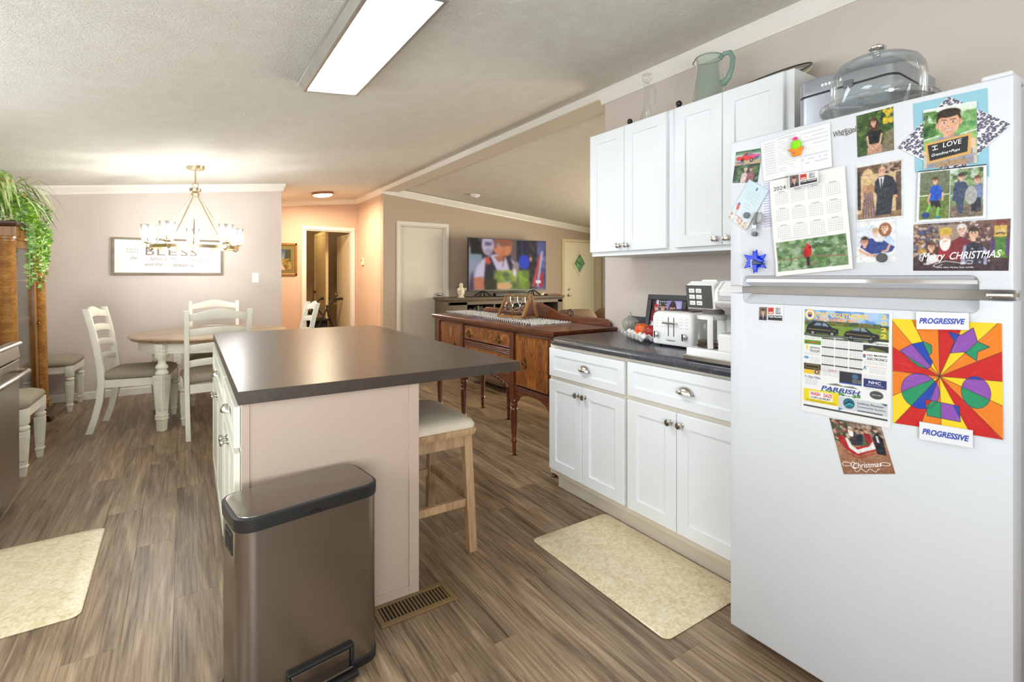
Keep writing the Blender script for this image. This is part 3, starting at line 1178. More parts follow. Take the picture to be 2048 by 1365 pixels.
# ------------------------------------------------------------------ wall cabinets
XU = 2.10
def wall_cabinet(label, y0, y1, ys, side):
    t = thing('wall_cabinet', label, 'cabinet', (2.28, (y0 + y1) / 2, 1.384), 0, 'white wall cabinets above the slate counter')
    MB().box(XU + .021, y0, 1.384, XW - .002, y1, 2.128).build('body', CAB, t, w=True, smooth=None, bevel=.0015)
    a, b = (y0 + .035 if side else y0 + .028), (y1 - .028 if side else y1 - .002)
    for i, (p, q) in enumerate(((a, ys - .0015), (ys + .0015, b))):
        dd = shaker('door', CAB, t, XU, -1, p, q, 1.408, 2.122, st=.060)
        small_knob(dd, (XU, ys + (-.030 if i == 0 else .030), 1.440), -1, NICKEL)
    return t


wall_cabinet('white two-door wall cabinet at the left, below the tall glass cruet', 1.704, 2.316, 2.03, False)
wall_cabinet('white two-door wall cabinet beside the refrigerator, below the green pitcher', 1.088, 1.704, 1.408, True)

# ------------------------------------------------------------------ island
isl = thing('kitchen_island', 'kitchen island cabinet with drawers, beadboard doors and pale pink-white end panel', 'island', (0.151, 1.86, 0), R(-.45))
ib = lambda mb, n, m, **k: mb.build(n, m, isl, **k)
ib(MB().box(.012, .035, .09, .632, 1.80, .836), 'body', ISL_CAB, smooth=None)
ib(MB().box(.04, .04, 0, .60, 1.76, .09), 'toe_kick', ISL_CAB, smooth=None)
ib(MB().box(.028, .022, .0, .622, .034, .836), 'end_panel', ISL, smooth=None)
ib(MB().box(.595, .014, 0, .636, .034, .836), 'corner_trim', ISL, smooth=None, bevel=.0015)
ib(MB().box(.012, .018, 0, .036, .034, .836), 'corner_trim', ISL, smooth=None, bevel=.0015)
ib(MB().box(.036, .015, 0, .595, .022, .038), 'base_trim', ISL, smooth=None, bevel=.0015)
isl_w = wm(isl)
for (a, b, cp, kn) in ((.05, .64, .345, .385), (.68, 1.76, 1.16, 1.19)):
    def loc_shaker(nm, y0, y1, z0, z1, st, gr=0):
        o = shaker(nm, ISL_CAB, None, -.009, -1, y0, y1, z0, z1, st=st, grooves=gr)
        o.parent = isl
        return o
    dr = loc_shaker('drawer_front', a, b, .685, .822, .036)
    c = cup_pull(None, (-.009, cp, .745), -1, NICKEL)
    c.parent = dr
    md = (a + b) / 2
    for i, (p, q) in enumerate(((a, md - .0015), (md + .0015, b))):
        dd = loc_shaker('door', p, q, .115, .665, .05, 5)
        k = small_knob(None, (-.009, md + (-.03 if i == 0 else .03), .635), -1, NICKEL)
        k.parent = dd
tp = MB()
ol = [(0, 0), (1.108, -.001), (1.085, 2.035), (.003, 2.03)]
def inset(k):
    c_ = (.55, 1.0)
    return [(p[0] + (k if p[0] < c_[0] else -k), p[1] + (k if p[1] < c_[1] else -k)) for p in ol]
tp.rings([[(x, y, .838) for x, y in inset(.0015)], [(x, y, .8395) for x, y in inset(0)], [(x, y, .880) for x, y in inset(0)], [(x, y, .882) for x, y in inset(.0015)]])
it = thing('countertop', 'large dark brown laminate top on the kitchen island, overhanging the cream stool', 'countertop', (0.151, 1.86, .838), R(-.45))
tp.v = [(x, y, z - .838) for x, y, z in tp.v]
tp.build('slab', ISL_TOP, it, smooth=None)

# ------------------------------------------------------------------ step trash can
tc = thing('trash_can', 'stainless steel step trash can with black rimmed lid in front of the island', 'trash can', (.322, 1.712, 0), R(8.0))
def rr2(hx, hy, r, n=6):
    pts = []
    for cx_, cy_, a0 in ((hx - r, hy - r, 0), (-hx + r, hy - r, 90), (-hx + r, -hy + r, 180), (hx - r, -hy + r, 270)):
        for k in range(n + 1):
            a = R(a0 + 90 * k / n)
            pts.append((cx_ + r * math.cos(a), cy_ + r * math.sin(a)))
    return pts
def rrz(hx, hy, r, z, n=6, dy=0):
    return [(x, y + dy, z) for x, y in rr2(hx, hy, r, n)]
HXT, HYT = .212, .113
MB().rings([rrz(HXT, HYT, .05, .022), rrz(HXT, HYT, .05, .545)]).build('body', STEEL, tc, smooth=30)
MB().rings([rrz(HXT + .004, HYT + .004, .052, 0), rrz(HXT + .004, HYT + .004, .052, .024), rrz(HXT, HYT, .05, .027)]).build('base_rim', BLACKP, tc, smooth=30)
MB().rings([rrz(HXT + .003, HYT + .003, .052, .540), rrz(HXT + .004, HYT + .004, .053, .555), rrz(HXT + .004, HYT + .004, .053, .576), rrz(HXT + .001, HYT + .001, .051, .5795), rrz(HXT - .004, HYT - .004, .048, .5798)]).build('lid_rim', BLACKP, tc, smooth=40)
MB().rings([rrz(HXT - .0045, HYT - .0045, .047, .5785), rrz(HXT - .006, HYT - .006, .046, .5815), rrz(HXT - .02, HYT - .02, .036, .5835)]).build('lid', STEEL_LID, tc, smooth=40)
MB().rings([[(x, -HYT + .002 if y > 0 else -HYT - .003, z) for x, y, z in [(-.02, 1, .543), (.02, 1, .543), (.02, -1, .543), (-.02, -1, .543)]], [(x, -HYT + .002 if y > 0 else -HYT - .0065, .552) for x, y in [(-.016, 1), (.016, 1), (.016, -1), (-.016, -1)]]]).build('lid_latch', BLACKP, tc, smooth=None)
pd = MB()
for a in ((-.085, .026, .118, .036), (-.085, .084, .118, .096), (-.085, .036, -.075, .084), (.106, .036, .118, .084)):
    pd.box(a[0], -HYT - .014, a[1], a[2], -HYT + .004, a[3])
pd.box(-.085, -HYT - .05, 0.012, .118, -HYT, .028)
pd.build('pedal_surround', BLACKP, tc, smooth=None, bevel=.004)
MB().box(-.074, -HYT - .034, .030, .105, -HYT + .002, .040).box(-.074, -HYT - .010, .036, .105, -HYT - .002, .082).build('pedal', STEEL_LID, tc, smooth=None, bevel=.003)
MB().box(-HXT - .003, -.05, .46, -HXT + .006, .03, .525).build('side_handle', BLACKP, tc, smooth=None, bevel=.002)
MB().box(-HXT - .0045, -.04, .475, -HXT, .02, .51).build('handle_recess', M('deep_black', rgb(10, 10, 10), .6), tc, smooth=None)

# ------------------------------------------------------------------ bar stool
st_ = thing('bar_stool', 'wooden counter stool with cream upholstered seat tucked under the island', 'stool', (.968, 2.26, 0), R(0))
lg = []
for sx in (-1, 1):
    for sy in (-1, 1):
        top = (sx * .138, sy * .19)
        bot = (sx * .145, sy * .232)
        h = .020
        mb = MB().rings([[(p[0] + a * h, p[1] + b * h, z) for a, b in ((-1, -1), (1, -1), (1, 1), (-1, 1))] for p, z in ((bot, 0), (top, .535))])
        mb.build('leg', STOOL_WOOD, st_, smooth=None, bevel=.002)
for sy in (-1, 1):
    MB().box(-.12, sy * .225 - .011 - sy * .012, .205 if sy < 0 else .205, .12, sy * .225 + .011 - sy * .012, .24).build('stretcher', STOOL_WOOD, st_, smooth=None, bevel=.002)
for sx in (-1, 1):
    MB().box(sx * .142 - .011, -.195, .225, sx * .142 + .011, .195, .258).build('stretcher', STOOL_WOOD, st_, smooth=None, bevel=.002)
ap = MB()
for sy in (-1, 1):
    ap.box(-.125, sy * .195 - .010, .475, .125, sy * .195 + .010, .535)
for sx in (-1, 1):
    ap.box(sx * .140 - .010, -.18, .475, sx * .140 + .010, .18, .535)
ap.build('apron', STOOL_WOOD, st_, smooth=None, bevel=.002)
MB().rings([rrz(.165, .234, .014, .533), rrz(.171, .240, .018, .548), rrz(.171, .240, .018, .560), rrz(.163, .232, .014, .568)]).build('seat_frame', STOOL_WOOD, st_, smooth=40)
MB().rings([rrz(.167, .236, .03, .566), rrz(.170, .239, .035, .580), rrz(.162, .231, .04, .598), rrz(.128, .197, .05, .612), rrz(.05, .10, .04, .618)]).build('cushion', CREAM_FAB, st_, smooth=60)

# ------------------------------------------------------------------ floor register and mats
rg = thing('floor_register', 'brown metal floor register with slots beside the island end panel', 'vent', (.745, 1.812, 0), R(0))
g = MB()
HX_, HY_ = .152, .066
for a in ((-HX_, -HY_, HX_, -HY_ + .022), (-HX_, HY_ - .022, HX_, HY_), (-HX_, -HY_ + .022, -HX_ + .020, HY_ - .022), (HX_ - .020, -HY_ + .022, HX_, HY_ - .022)):
    g.box(a[0], a[1], .0005, a[2], a[3], .007)
BRONZE = M('register_brown', rgb(122, 98, 62), .45, var=.06)
g.build('frame', BRONZE, rg, smooth=None, bevel=.0015)
sl0 = MB().box(-.0026, -HY_ + .022, .001, .0026, HY_ - .022, .0058).build('slat', BRONZE, rg, smooth=None)
for k in range(19):
    sl = sl0 if k == 0 else sl0.copy()
    if k:
        COL.objects.link(sl)
    sl.location.x = -HX_ + .020 + (2 * HX_ - .04) * (k + .5) / 19
MB().box(-HX_ + .01, -HY_ + .012, .0004, HX_ - .01, HY_ - .012, .0012).build('duct', M('duct_dark', rgb(30, 20, 14), .8), rg, smooth=None)


def mat_mat():
    t = NT('mottled_mat')
    co = t.coords()
    a = t.noise(co, 26, 5, .7, 1.0)
    b = t.noise(co, 90, 4, .65)
    c = t.ramp(a, [(.3, rgb(196, 174, 128)), (.5, rgb(222, 208, 172)), (.7, rgb(236, 226, 198))])
    t.l(t.mix(.35, c, t.ramp(b, [(.35, rgb(176, 150, 104)), (.65, rgb(240, 232, 210))])), t.b.inputs['Base Color'])
    t.b.inputs['Roughness'].default_value = .32
    t.bump(b, .12, .003)
    return t.m


MATM = mat_mat()
def floor_mat_thing(label, loc, hx, hy, rz):
    t = thing('floor_mat', label, 'mat', loc, rz)
    MB().rings([rrz(hx - .002, hy - .002, .03, .0004), rrz(hx, hy, .03, .004), rrz(hx - .004, hy - .004, .03, .0065), rrz(hx - .052, hy - .052, .01, .0165), rrz(hx - .06, hy - .06, .01, .0165)]).build('cushioned_mat', MATM, t, smooth=18)


floor_mat_thing('mottled cream anti-fatigue mat on the floor before the white base cabinets', (1.634, 1.545, 0), .242, .40, 0)
floor_mat_thing('mottled cream anti-fatigue mat on the floor at the left, before the range', (-.555, 2.82, 0), .235, .395, R(.5))

# ------------------------------------------------------------------ refrigerator
XFR = 1.60
FY0, FY1 = .326, 1.042
fr_ = thing('refrigerator', 'white top-freezer refrigerator covered with photos, calendars and magnets', 'refrigerator', (1.98, .684, 0))
MB().box(XFR + .075, FY0 + .008, .05, 2.40, FY1 - .004, 1.722).build('cabinet', FRIDGE_GREY, fr_, w=True, smooth=None, bevel=.006)
MB().box(XFR + .055, FY0 + .03, .004, XFR + .10, FY1 - .03, .052).build('base_grille', M('brown_grille', rgb(92, 56, 30), .6), fr_, w=True, smooth=None)
MB().box(XFR + .0605, FY0 + .012, .06, XFR + .0765, FY1 - .008, 1.715).build('gasket', GASKET, fr_, w=True, smooth=None)


def fridge_door(name, z0, z1, pz0, pz1, lowpocket):
    """door slab with a full-width hand-hold pocket along one edge"""
    ya, yb = .392, .990                      # pocket ends
    mb = MB()
    x0, x1 = XFR, XFR + .06
    if lowpocket:
        mb.box(x0, FY0, pz1, x1, FY1, z1)
        mb.box(x0, FY0, z0, x1, ya, pz1).box(x0, yb, z0, x1, FY1, pz1)
    else:
        mb.box(x0, FY0, z0, x1, FY1, pz0)
        mb.box(x0, FY0, pz0, x1, ya, z1).box(x0, yb, pz0, x1, FY1, z1)
    bm = bmesh.new()
    me = bpy.data.meshes.new('tmp')
    # one outline prism instead of boxes so that the front stays seamless
    r = .016
    def arc(cy, cz, a0, a1, n=5):
        return [(cy + r * math.cos(R(a0 + (a1 - a0) * k / n)), cz + r * math.sin(R(a0 + (a1 - a0) * k / n))) for k in range(n + 1)]
    if lowpocket:
        poly = [(FY0, z0), (ya - .004, z0)] + [(ya - .004, pz1 - r)] + arc(ya - .004 + r, pz1 - r, 180, 90) + arc(yb + .004 - r, pz1 - r, 90, 0) + [(yb + .004, z0), (FY1, z0), (FY1, z1), (FY0, z1)]
    else:
        poly = [(FY0, z0), (FY1, z0), (FY1, z1), (yb + .004, z1)] + arc(yb + .004 - r, pz0 + r, 0, -90) + arc(ya - .004 + r, pz0 + r, 270, 180) + [(ya - .004, z1), (FY0, z1)]
    bm.free()
    bpy.data.meshes.remove(me)
    c = ((FY0 + FY1) / 2, (z0 + z1) / 2)
    n = len(poly)
    def off(k):
        # shrink outline slightly for a rounded edge
        out = []
        for i in range(n):
            p, a, b = Vector(poly[i]), Vector(poly[i - 1]), Vector(poly[(i + 1) % n])
            e1 = (p - a).normalized()
            e2 = (b - p).normalized()
            nrm = Vector((-(e1.y + e2.y), e1.x + e2.x))
            nrm = nrm.normalized() if nrm.length > 1e-6 else Vector((0, 0))
            cosv = max(.5, nrm.dot(Vector((-e1.y, e1.x))))
            out.append(tuple(p + nrm * (k / cosv)))
        return out
    mb = MB()
    rs = []
    area = sum(poly[i][0] * poly[(i + 1) % n][1] - poly[(i + 1) % n][0] * poly[i][1] for i in range(n))
    sg = 1 if area > 0 else -1
    for k, x in ((0, x1), (0, x0 + .006), (.002, x0 + .0018), (.006, x0)):
        rs.append([(x, y, z) for y, z in off(sg * k)])
    mb.rings(rs)
    o = mb.build(name, FRIDGE, fr_, w=True, smooth=30)
    return o


fz = fridge_door('freezer_door', 1.228, 1.729, 1.228, 1.262, True)
ld = fridge_door('refrigerator_door', .045, 1.204, 1.172, 1.204, False)
# sloping pocket linings and the bright strip under the freezer door
MB().prism([(XFR + .003, 1.262), (XFR + .016, 1.2525), (XFR + .016, 1.2415), (XFR + .050, 1.2285), (XFR + .058, 1.2285), (XFR + .058, 1.262)], .388, .994, 'y').build('handle_pocket', FRIDGE, fz, w=True, smooth=None)
MB().prism([(XFR + .013, 1.2520), (XFR + .0165, 1.2520), (XFR + .0165, 1.2420), (XFR + .012, 1.2430)], .392, .990, 'y').build('chrome_strip', CHROME, fz, w=True, smooth=None)
MB().prism([(XFR + .004, 1.172), (XFR + .046, 1.200), (XFR + .058, 1.202), (XFR + .058, 1.172)], .388, .994, 'y').build('handle_pocket', FRIDGE, ld, w=True, smooth=None)
hg = MB().box(XFR + .004, FY0 + .002, 1.211, XFR + .06, .372, 1.221)
hg.lathe([(.009, 0), (.009, .012), (.001, .013)], c=(XFR + .02, .372, 1.208), seg=12)
hg.build('middle_hinge', NICKEL, fr_, w=True, smooth=30, bevel=.002)
MB().box(XFR + .01, FY0 + .004, 1.7285, XFR + .13, FY0 + .06, 1.742).build('hinge_cover', FRIDGE, fr_, w=True, smooth=None, bevel=.004)
lettering([(XFR, .711, 1.688), (XFR, .648, 1.691), (XFR, .648, 1.667), (XFR, .711, 1.664)], [('Whirlpool', .02, .05, .98, .98, 0, .012)], fz, M('badge_grey', rgb(96, 94, 94), .35, .6), lift=.0008)
sw = MB()
for s in (0, 1):
    pts = [(XFR - .0012, .672 - .018 * math.cos(a) , 1.678 + .0085 * math.sin(a)) for a in [R(200 + 180 * s + 150 * k / 10) for k in range(11)]]
    sw.tube(pts, [.0003 + .0004 * math.sin(PI * k / 10) for k in range(11)], 6)
sw.build('badge_swoosh', M('badge_gold', rgb(176, 140, 80), .3, .8), fz, w=True)

# ------------------------------------------------------------------ range at the left edge
rg2 = thing('kitchen_range', 'stainless steel range with bar handle at the left edge of the picture', 'range', (-1.13, 3.46, 0))
RX, RY0, RY1 = -.762, 3.09, 3.850
MB().box(XL + .01, RY0, .09, RX - .03, RY1, .895).build('body', STEEL_Y, rg2, w=True, smooth=None)
MB().box(RX - .03, RY0 + .006, .095, RX, RY1 - .004, .800).build('oven_door', STEEL_Y, rg2, w=True, smooth=None, bevel=.004)
MB().prism([(RX - .03, .805), (RX + .004, .812), (RX - .004, .874), (RX - .03, .878)], RY0 + .002, RY1 - .002, 'y').build('control_panel', STEEL_Y, rg2, w=True, smooth=None, bevel=.002)
MB().rings([[(x, y, z) for x, y in ((XL + .01, RY0), (RX + e, RY0), (RX + e, RY1 + .004), (XL + .01, RY1 + .004))] for z, e in ((.880, .006), (.884, .012), (.892, .012), (.899, .004))]).build('top_rim', STEEL_Y, rg2, w=True, smooth=None)
MB().box(XL + .03, RY0 + .02, .8985, RX - .02, RY1 - .02, .9045).build('glass_cooktop', M('black_cooktop', rgb(24, 20, 20), .12), rg2, w=True, smooth=None, bevel=.002)
hp = [(RX, RY0 + .05, .742), (RX + .03, RY0 + .055, .742), (RX + .052, RY0 + .10, .742), (RX + .056, (RY0 + RY1) / 2, .742), (RX + .052, RY1 - .085, .742), (RX + .036, RY1 - .04, .742), (RX, RY1 - .03, .742)]
MB().tube(hp, .013, 10).build('handle', NICKEL, rg2, w=True, smooth=60)
MB().box(XL + .03, RY0 + .03, 0, RX - .06, RY1 - .03, .09).build('plinth', BLACKP, rg2, w=True, smooth=None)
fc = thing('filler_cabinet', 'narrow white base filler just beyond the stainless steel range', 'cabinet', (-1.2, 3.91, 0))
MB().box(XL + .01, 3.862, 0, -.835, 3.952, .875).build('body', CAB, fc, w=True, smooth=None, bevel=.002)
MB().box(-.84, 3.866, .10, -.822, 3.948, .86).build('face', CAB, fc, w=True, smooth=None, bevel=.001)

# ------------------------------------------------------------------ dining chairs
def make_chair(label):
    t = thing('dining_chair', label, 'chair', (0, 0, 0), 0, 'distressed white ladder-back dining chairs')
    # rear posts: splayed foot, upright seat zone, raked back with a slight curve
    prof = [(-.295, 0), (-.258, .12), (-.228, .26), (-.215, .40), (-.222, .52), (-.246, .68), (-.276, .84), (-.315, 1.0)]
    for s in (-1, 1):
        rs = []
        for i, (y, z) in enumerate(prof):
            d = .024 if z < .6 else .021
            hx = .0165
            x = s * (.205 + .012 * (z / 1.0))
            rs.append([(x - hx, y - d, z), (x + hx, y - d, z), (x + hx, y + d, z), (x - hx, y + d, z)])
        MB().rings(rs).build('rear_post', DIST, t, smooth=25, bevel=.002)
    def ypost(z):
        for (ya, za), (yb, zb) in zip(prof[:-1], prof[1:]):
            if za <= z <= zb:
                return ya + (yb - ya) * (z - za) / (zb - za)
        return prof[-1][0]
    for k, (zc, h, arch) in enumerate(((.945, .062, .036), (.822, .052, .020), (.698, .052, .020), (.578, .052, .020))):
        n = 12
        rs = []
        for i in range(n + 1):
            u = -1 + 2 * i / n
            hw = .193 + .012 * zc
            x = u * hw
            if k == 0:
                up = arch * (math.cos(u * PI) * .5 + .5) * 1.05 - .004 * abs(u)
            else:
                up = arch * (1 - u * u)
            lo = .018 * (1 - u * u) if k == 0 else arch * (1 - u * u) * .9
            bow = -.030 * (1 - u * u)
            ya, yb = ypost(zc - h / 2) + bow, ypost(zc + h / 2) + bow
            a, b = zc - h / 2 + lo, zc + h / 2 + up
            rs.append([(x, ya - .008, a), (x, ya + .008, a), (x, yb + .008, b), (x, yb - .008, b)])
        MB().rings(rs).build('slat', DIST, t, smooth=30, bevel=.002)
    for s in (-1, 1):
        mb = MB()
        c = (s * .205, .205, 0)
        mb.sq([(.0155, 0), (.019, .05), (.0195, .052), (.024, .056), (.024, .066), (.019, .07), (.0205, .08), (.0285, .275), (.0285, .285)], c)
        mb.lathe([(.020, .284), (.031, .292), (.034, .305), (.030, .316), (.022, .32), (.026, .326), (.026, .33)], c, 14)
        mb.sq([(.028, .328), (.028, .425)], c)
        lg_ = mb.build('front_leg', DIST, t, smooth=30, bevel=.0015)
        pn = MB()
        for ax in (0, 1):
            for d in (-1, 1):
                q = [(-.55, .095), (.55, .095), (.55, .262), (-.55, .262)]
                rs = []
                for dd, kk in ((.0, 1.0), (.003, .86)):
                    ring = []
                    for u, z in q:
                        h = .0205 + (.0285 - .0205) * (z - .08) / .195
                        z2 = z if kk == 1 else (z + .008 if z < .15 else z - .008)
                        o_ = d * (h + dd)
                        ring.append((c[0] + (u * kk * h if ax else o_), c[1] + (o_ if ax else u * kk * h), z2))
                    rs.append(ring)
                pn.rings(rs)
        pn.build('raised_panel', DIST, lg_, smooth=None)
    rl = MB()
    rl.box(-.18, .190, .36, .18, .222, .425).box(-.19, -.228, .345, .19, -.205, .415)
    for s in (-1, 1):
        rl.box(s * .205 - .012, -.20, .36, s * .205 + .012, .19, .425)
    rl.build('seat_rail', DIST, t, smooth=None, bevel=.002)
    rs = []
    for ex, z in ((0, .424), (.010, .436), (.014, .452), (.004, .474), (-.035, .492), (-.10, .502), (-.17, .505)):
        rs.append([(x * (1.0 if y > 0 else .97), y + .006, z) for x, y in rr2(.222 + ex, .218 + ex, max(.02, .05 + ex * .3))])
    MB().rings(rs).build('seat_cushion', FABRIC, t, smooth=70)
    return t


ch0 = make_chair('white ladder-back dining chair at the left of the round table, seen from its side')
ch0.location = (-.300, 5.36, 0)
ch0.rotation_euler = (0, 0, R(-90 - 9))
CG = 'distressed white ladder-back dining chairs'
dup(ch0, (.225, 4.872, 0), R(3), 'white ladder-back dining chair nearest the island with its back to the camera', CG)
dup(ch0, (.285, 5.98, 0), R(180), 'white ladder-back dining chair on the far side of the table before the sign', CG)
dup(ch0, (.79, 5.365, 0), R(90), 'white ladder-back dining chair at the right of the table before the hall', CG)
dup(ch0, (-1.043, 4.54, 0), R(-91), 'white dining chair just beyond the range, pushed against the left wall', CG)
dup(ch0, (-1.075, 6.395, 0), R(-93), 'white dining chair in the corner beyond the oak china cabinet', CG)

# ------------------------------------------------------------------ dining table
TX, TY = .235, 5.43
tb = thing('dining_table', 'round dining table with wooden top and carved distressed white legs', 'table', (TX, TY, 0), R(4))
MB().lathe([(.001, .712), (.585, .712), (.612, .716), (.618, .724), (.614, .730), (.630, .734), (.634, .742), (.626, .751), (.61, .755), (.001, .755)], seg=72).build('table_top', OAK_TOP, tb, smooth=35)
ga = MB().lathe([(.55, .625), (.56, .628), (.56, .712), (.54, .712), (.54, .63)], seg=64)
ga.build('apron', DIST, tb, smooth=40)
MB().box(-.615, -.0012, .7552, .615, .0012, .7556).build('leaf_seam', M('seam_dark', rgb(90, 70, 52), .6), tb, smooth=None)
for a in (45, 135, 225, 315):
    c = (.575 * math.cos(R(a)), .575 * math.sin(R(a)), 0)
    mb = MB()
    ro = R(a - 45 + 45)
    mb.sq([(.026, 0), (.029, .09), (.034, .093), (.034, .106), (.030, .109), (.034, .12), (.034, .132), (.029, .136), (.046, .44), (.046, .452), (.042, .456)], c, ro)
    mb.lathe([(.036, .455), (.046, .462), (.048, .475), (.040, .490), (.031, .500), (.043, .512), (.046, .524), (.038, .538), (.029, .548), (.027, .575), (.038, .590), (.040, .60)], c, 20)
    mb.sq([(.036, .598), (.036, .712)], c, ro)
    lg_ = mb.build('leg', DIST, tb, smooth=30, bevel=.002)
    pn = MB()
    for k in range(4):
        mt = Matrix.Translation(c) @ Matrix.Rotation(ro + k * PI / 2, 4, 'Z')
        rs = []
        for dd, kk in ((0, 1.0), (.004, .82)):
            ring = []
            for u, z in ((-.62, .165), (.62, .165), (.62, .42), (-.62, .42)):
                h = .029 + .017 * (z - .136) / .304
                z2 = z if kk == 1 else (z + .012 if z < .3 else z - .012)
                ring.append(mt @ Vector((h + dd, u * kk * h, z2)))
            rs.append(ring)
        pn.rings(rs)
        # carved rosette on the block
        for j in range(3):
            for i in range(2):
                q_ = mt @ Vector((.036, -.016 + .032 * i, .628 + j * .028))
                pn.ball(q_, .009, 8, 5, (1, 1, 1.1))
    pn.build('carving', DIST, lg_, smooth=40, kind='stuff')

# ------------------------------------------------------------------ antique sideboard
sb = thing('sideboard', 'antique mahogany sideboard with turned legs and ring pulls beyond the island', 'sideboard', (2.17, 3.33, 0))
SX, SB = 1.95, 2.44            # front and back planes
SY = (2.49, 2.95, 3.71, 4.17)  # leg lines
PB = lambda mb, n, m=MAHOG, par=None, **k: mb.build(n, m, par or sb, w=True, **k)
def ogee(x0, x1, y0, y1, z, th):
    rs = []
    for e, dz in ((-.016, 0), (-.006, .004), (-.002, .010), (-.006, .013), (0, .018), (0, th - .003), (-.003, th)):
        rs.append([(x0 - e, y0 - e, z + dz), (x1, y0 - e, z + dz), (x1, y1 + e, z + dz), (x0 - e, y1 + e, z + dz)])
    return MB().rings(rs)
PB(ogee(1.905, 2.452, 2.43, 4.225, .884, .036), 'top', smooth=None)
PB(MB().box(1.965, 2.466, .868, SB, 4.195, .884), 'top_moulding', smooth=None, bevel=.004)
for a, b in ((SY[0], SY[1]), (SY[2], SY[3])):
    PB(MB().box(SX + .018, a - .02, .455, SB, b + .02, .868), 'cupboard_case', smooth=None)
PB(MB().box(SX + .03, SY[1] + .02, .54, SB, SY[2] - .02, .868), 'drawer_case', smooth=None)
ends = PB(MB().box(SX + .03, 2.462, .46, SB - .02, 2.470, .86), 'end_panel', FLAME, smooth=None)


def ring_pull(parent, p):
    mb = MB()
    x, y, z = p
    mb.prism([(y - .010, z + .004), (y + .010, z + .004), (y + .016, z + .022), (y + .007, z + .034), (y, z + .052), (y - .007, z + .034), (y - .016, z + .022)], x - .003, x, 'x')
    mb.ball((x - .007, y, z + .016), .007, 8, 6)
    mb.tube([(x - .009 - .004 * math.sin(a), y + .020 * math.cos(a), z - .006 + .022 * math.sin(a)) for a in [2 * PI * k / 18 for k in range(18)]], .0042, 8, True)
    return mb.build('ring_pull', BRASS_OLD, parent, w=True, smooth=50)


def veneer(name, y0, y1, z0, z1):
    o = PB(MB().box(SX - .0, y0, z0, SX + .02, y1, z1), name, FLAME, smooth=None, bevel=.002)
    # cock-bead around the front
    mb = MB()
    for a in ((y0, z0, y1, z0 + .006), (y0, z1 - .006, y1, z1), (y0, z0, y0 + .006, z1), (y1 - .006, z0, y1, z1)):
        mb.box(SX - .004, a[0], a[1], SX + .002, a[2], a[3])
    mb.build('bead', MAHOG, o, w=True, smooth=None, bevel=.001)
    return o


dn = veneer('cupboard_door', 2.535, 2.915, .505, .86)
df_ = veneer('cupboard_door', 3.745, 4.125, .505, .86)
ring_pull(dn, (SX, 2.80, .665))
ring_pull(df_, (SX, 3.86, .665))
for y, o in ((2.528, dn), (4.132, df_)):
    for z in (.57, .80):
        MB().box(SX - .003, y - .006, z - .022, SX + .004, y + .006, z + .022).ball((SX - .004, y, z + .026), .005, 8, 5).ball((SX - .004, y, z - .026), .005, 8, 5).build('hinge', BRASS_OLD, o, w=True, smooth=40)
d1_ = veneer('drawer_front', 2.985, 3.675, .752, .862)
for y in (3.14, 3.60):
    ring_pull(d1_, (SX, y, .795))
d2_ = veneer('drawer_front', 2.985, 3.675, .575, .702)
for y in (3.14, 3.60):
    ring_pull(d2_, (SX, y, .635))
for z in (.735, .722, .709):
    PB(MB().box(SX - .004, 2.985, z - .005, SX + .02, 3.675, z + .005), 'reeded_rail', smooth=None, bevel=.002)
for y0, y1 in ((2.525, 2.925), (3.735, 4.135)):
    for z in (.492, .481, .470):
        PB(MB().box(SX - .006, y0, z - .0045, SX + .02, y1, z + .0045), 'reeded_rail', smooth=None, bevel=.002)
PB(MB().box(SX - .006, 2.985, .552, SX + .02, 3.675, .572), 'reeded_rail', smooth=None, bevel=.002)
# shaped aprons with arches
def apron(y0, y1, zt, zl_, za):
    pts = [(y0, zt), (y1, zt), (y1, zl_)]
    n = 16
    for k in range(n + 1):
        u = k / n
        z = zl_ + (za - zl_) * min(1, math.sin(PI * u) ** .55 * 1.02)
        pts.append((y1 - .02 - (y1 - y0 - .04) * u, z))
    pts.append((y0, zl_))
    return MB().prism(pts, SX + .002, SX + .022, 'x')
PB(apron(SY[0] + .02, SY[1] - .02, .466, .385, .452), 'apron', smooth=None)
PB(apron(SY[2] + .02, SY[3] - .02, .466, .385, .452), 'apron', smooth=None)
PB(apron(SY[1] + .02, SY[2] - .02, .553, .44, .535), 'apron', smooth=None)
cv = MB()
for k in range(15):
    u = (k + .5) / 15
    y = SY[1] + .04 + (SY[2] - SY[1] - .08) * u
    z = .455 + .075 * math.sin(PI * u) ** .6
    cv.ball((SX - .001, y, z), .017, 8, 6, (.7, 1.2, .9))
    cv.ball((SX - .003, y + .012, z + .014), .009, 8, 5)
PB(cv, 'carving', MAHOG_Z, smooth=50)
PB(MB().prism([(SX + .02, .466), (SB, .466), (SB, .40), (SX + .3, .455), (SX + .02, .40)], 2.475, 2.49, 'y'), 'end_apron', smooth=None)
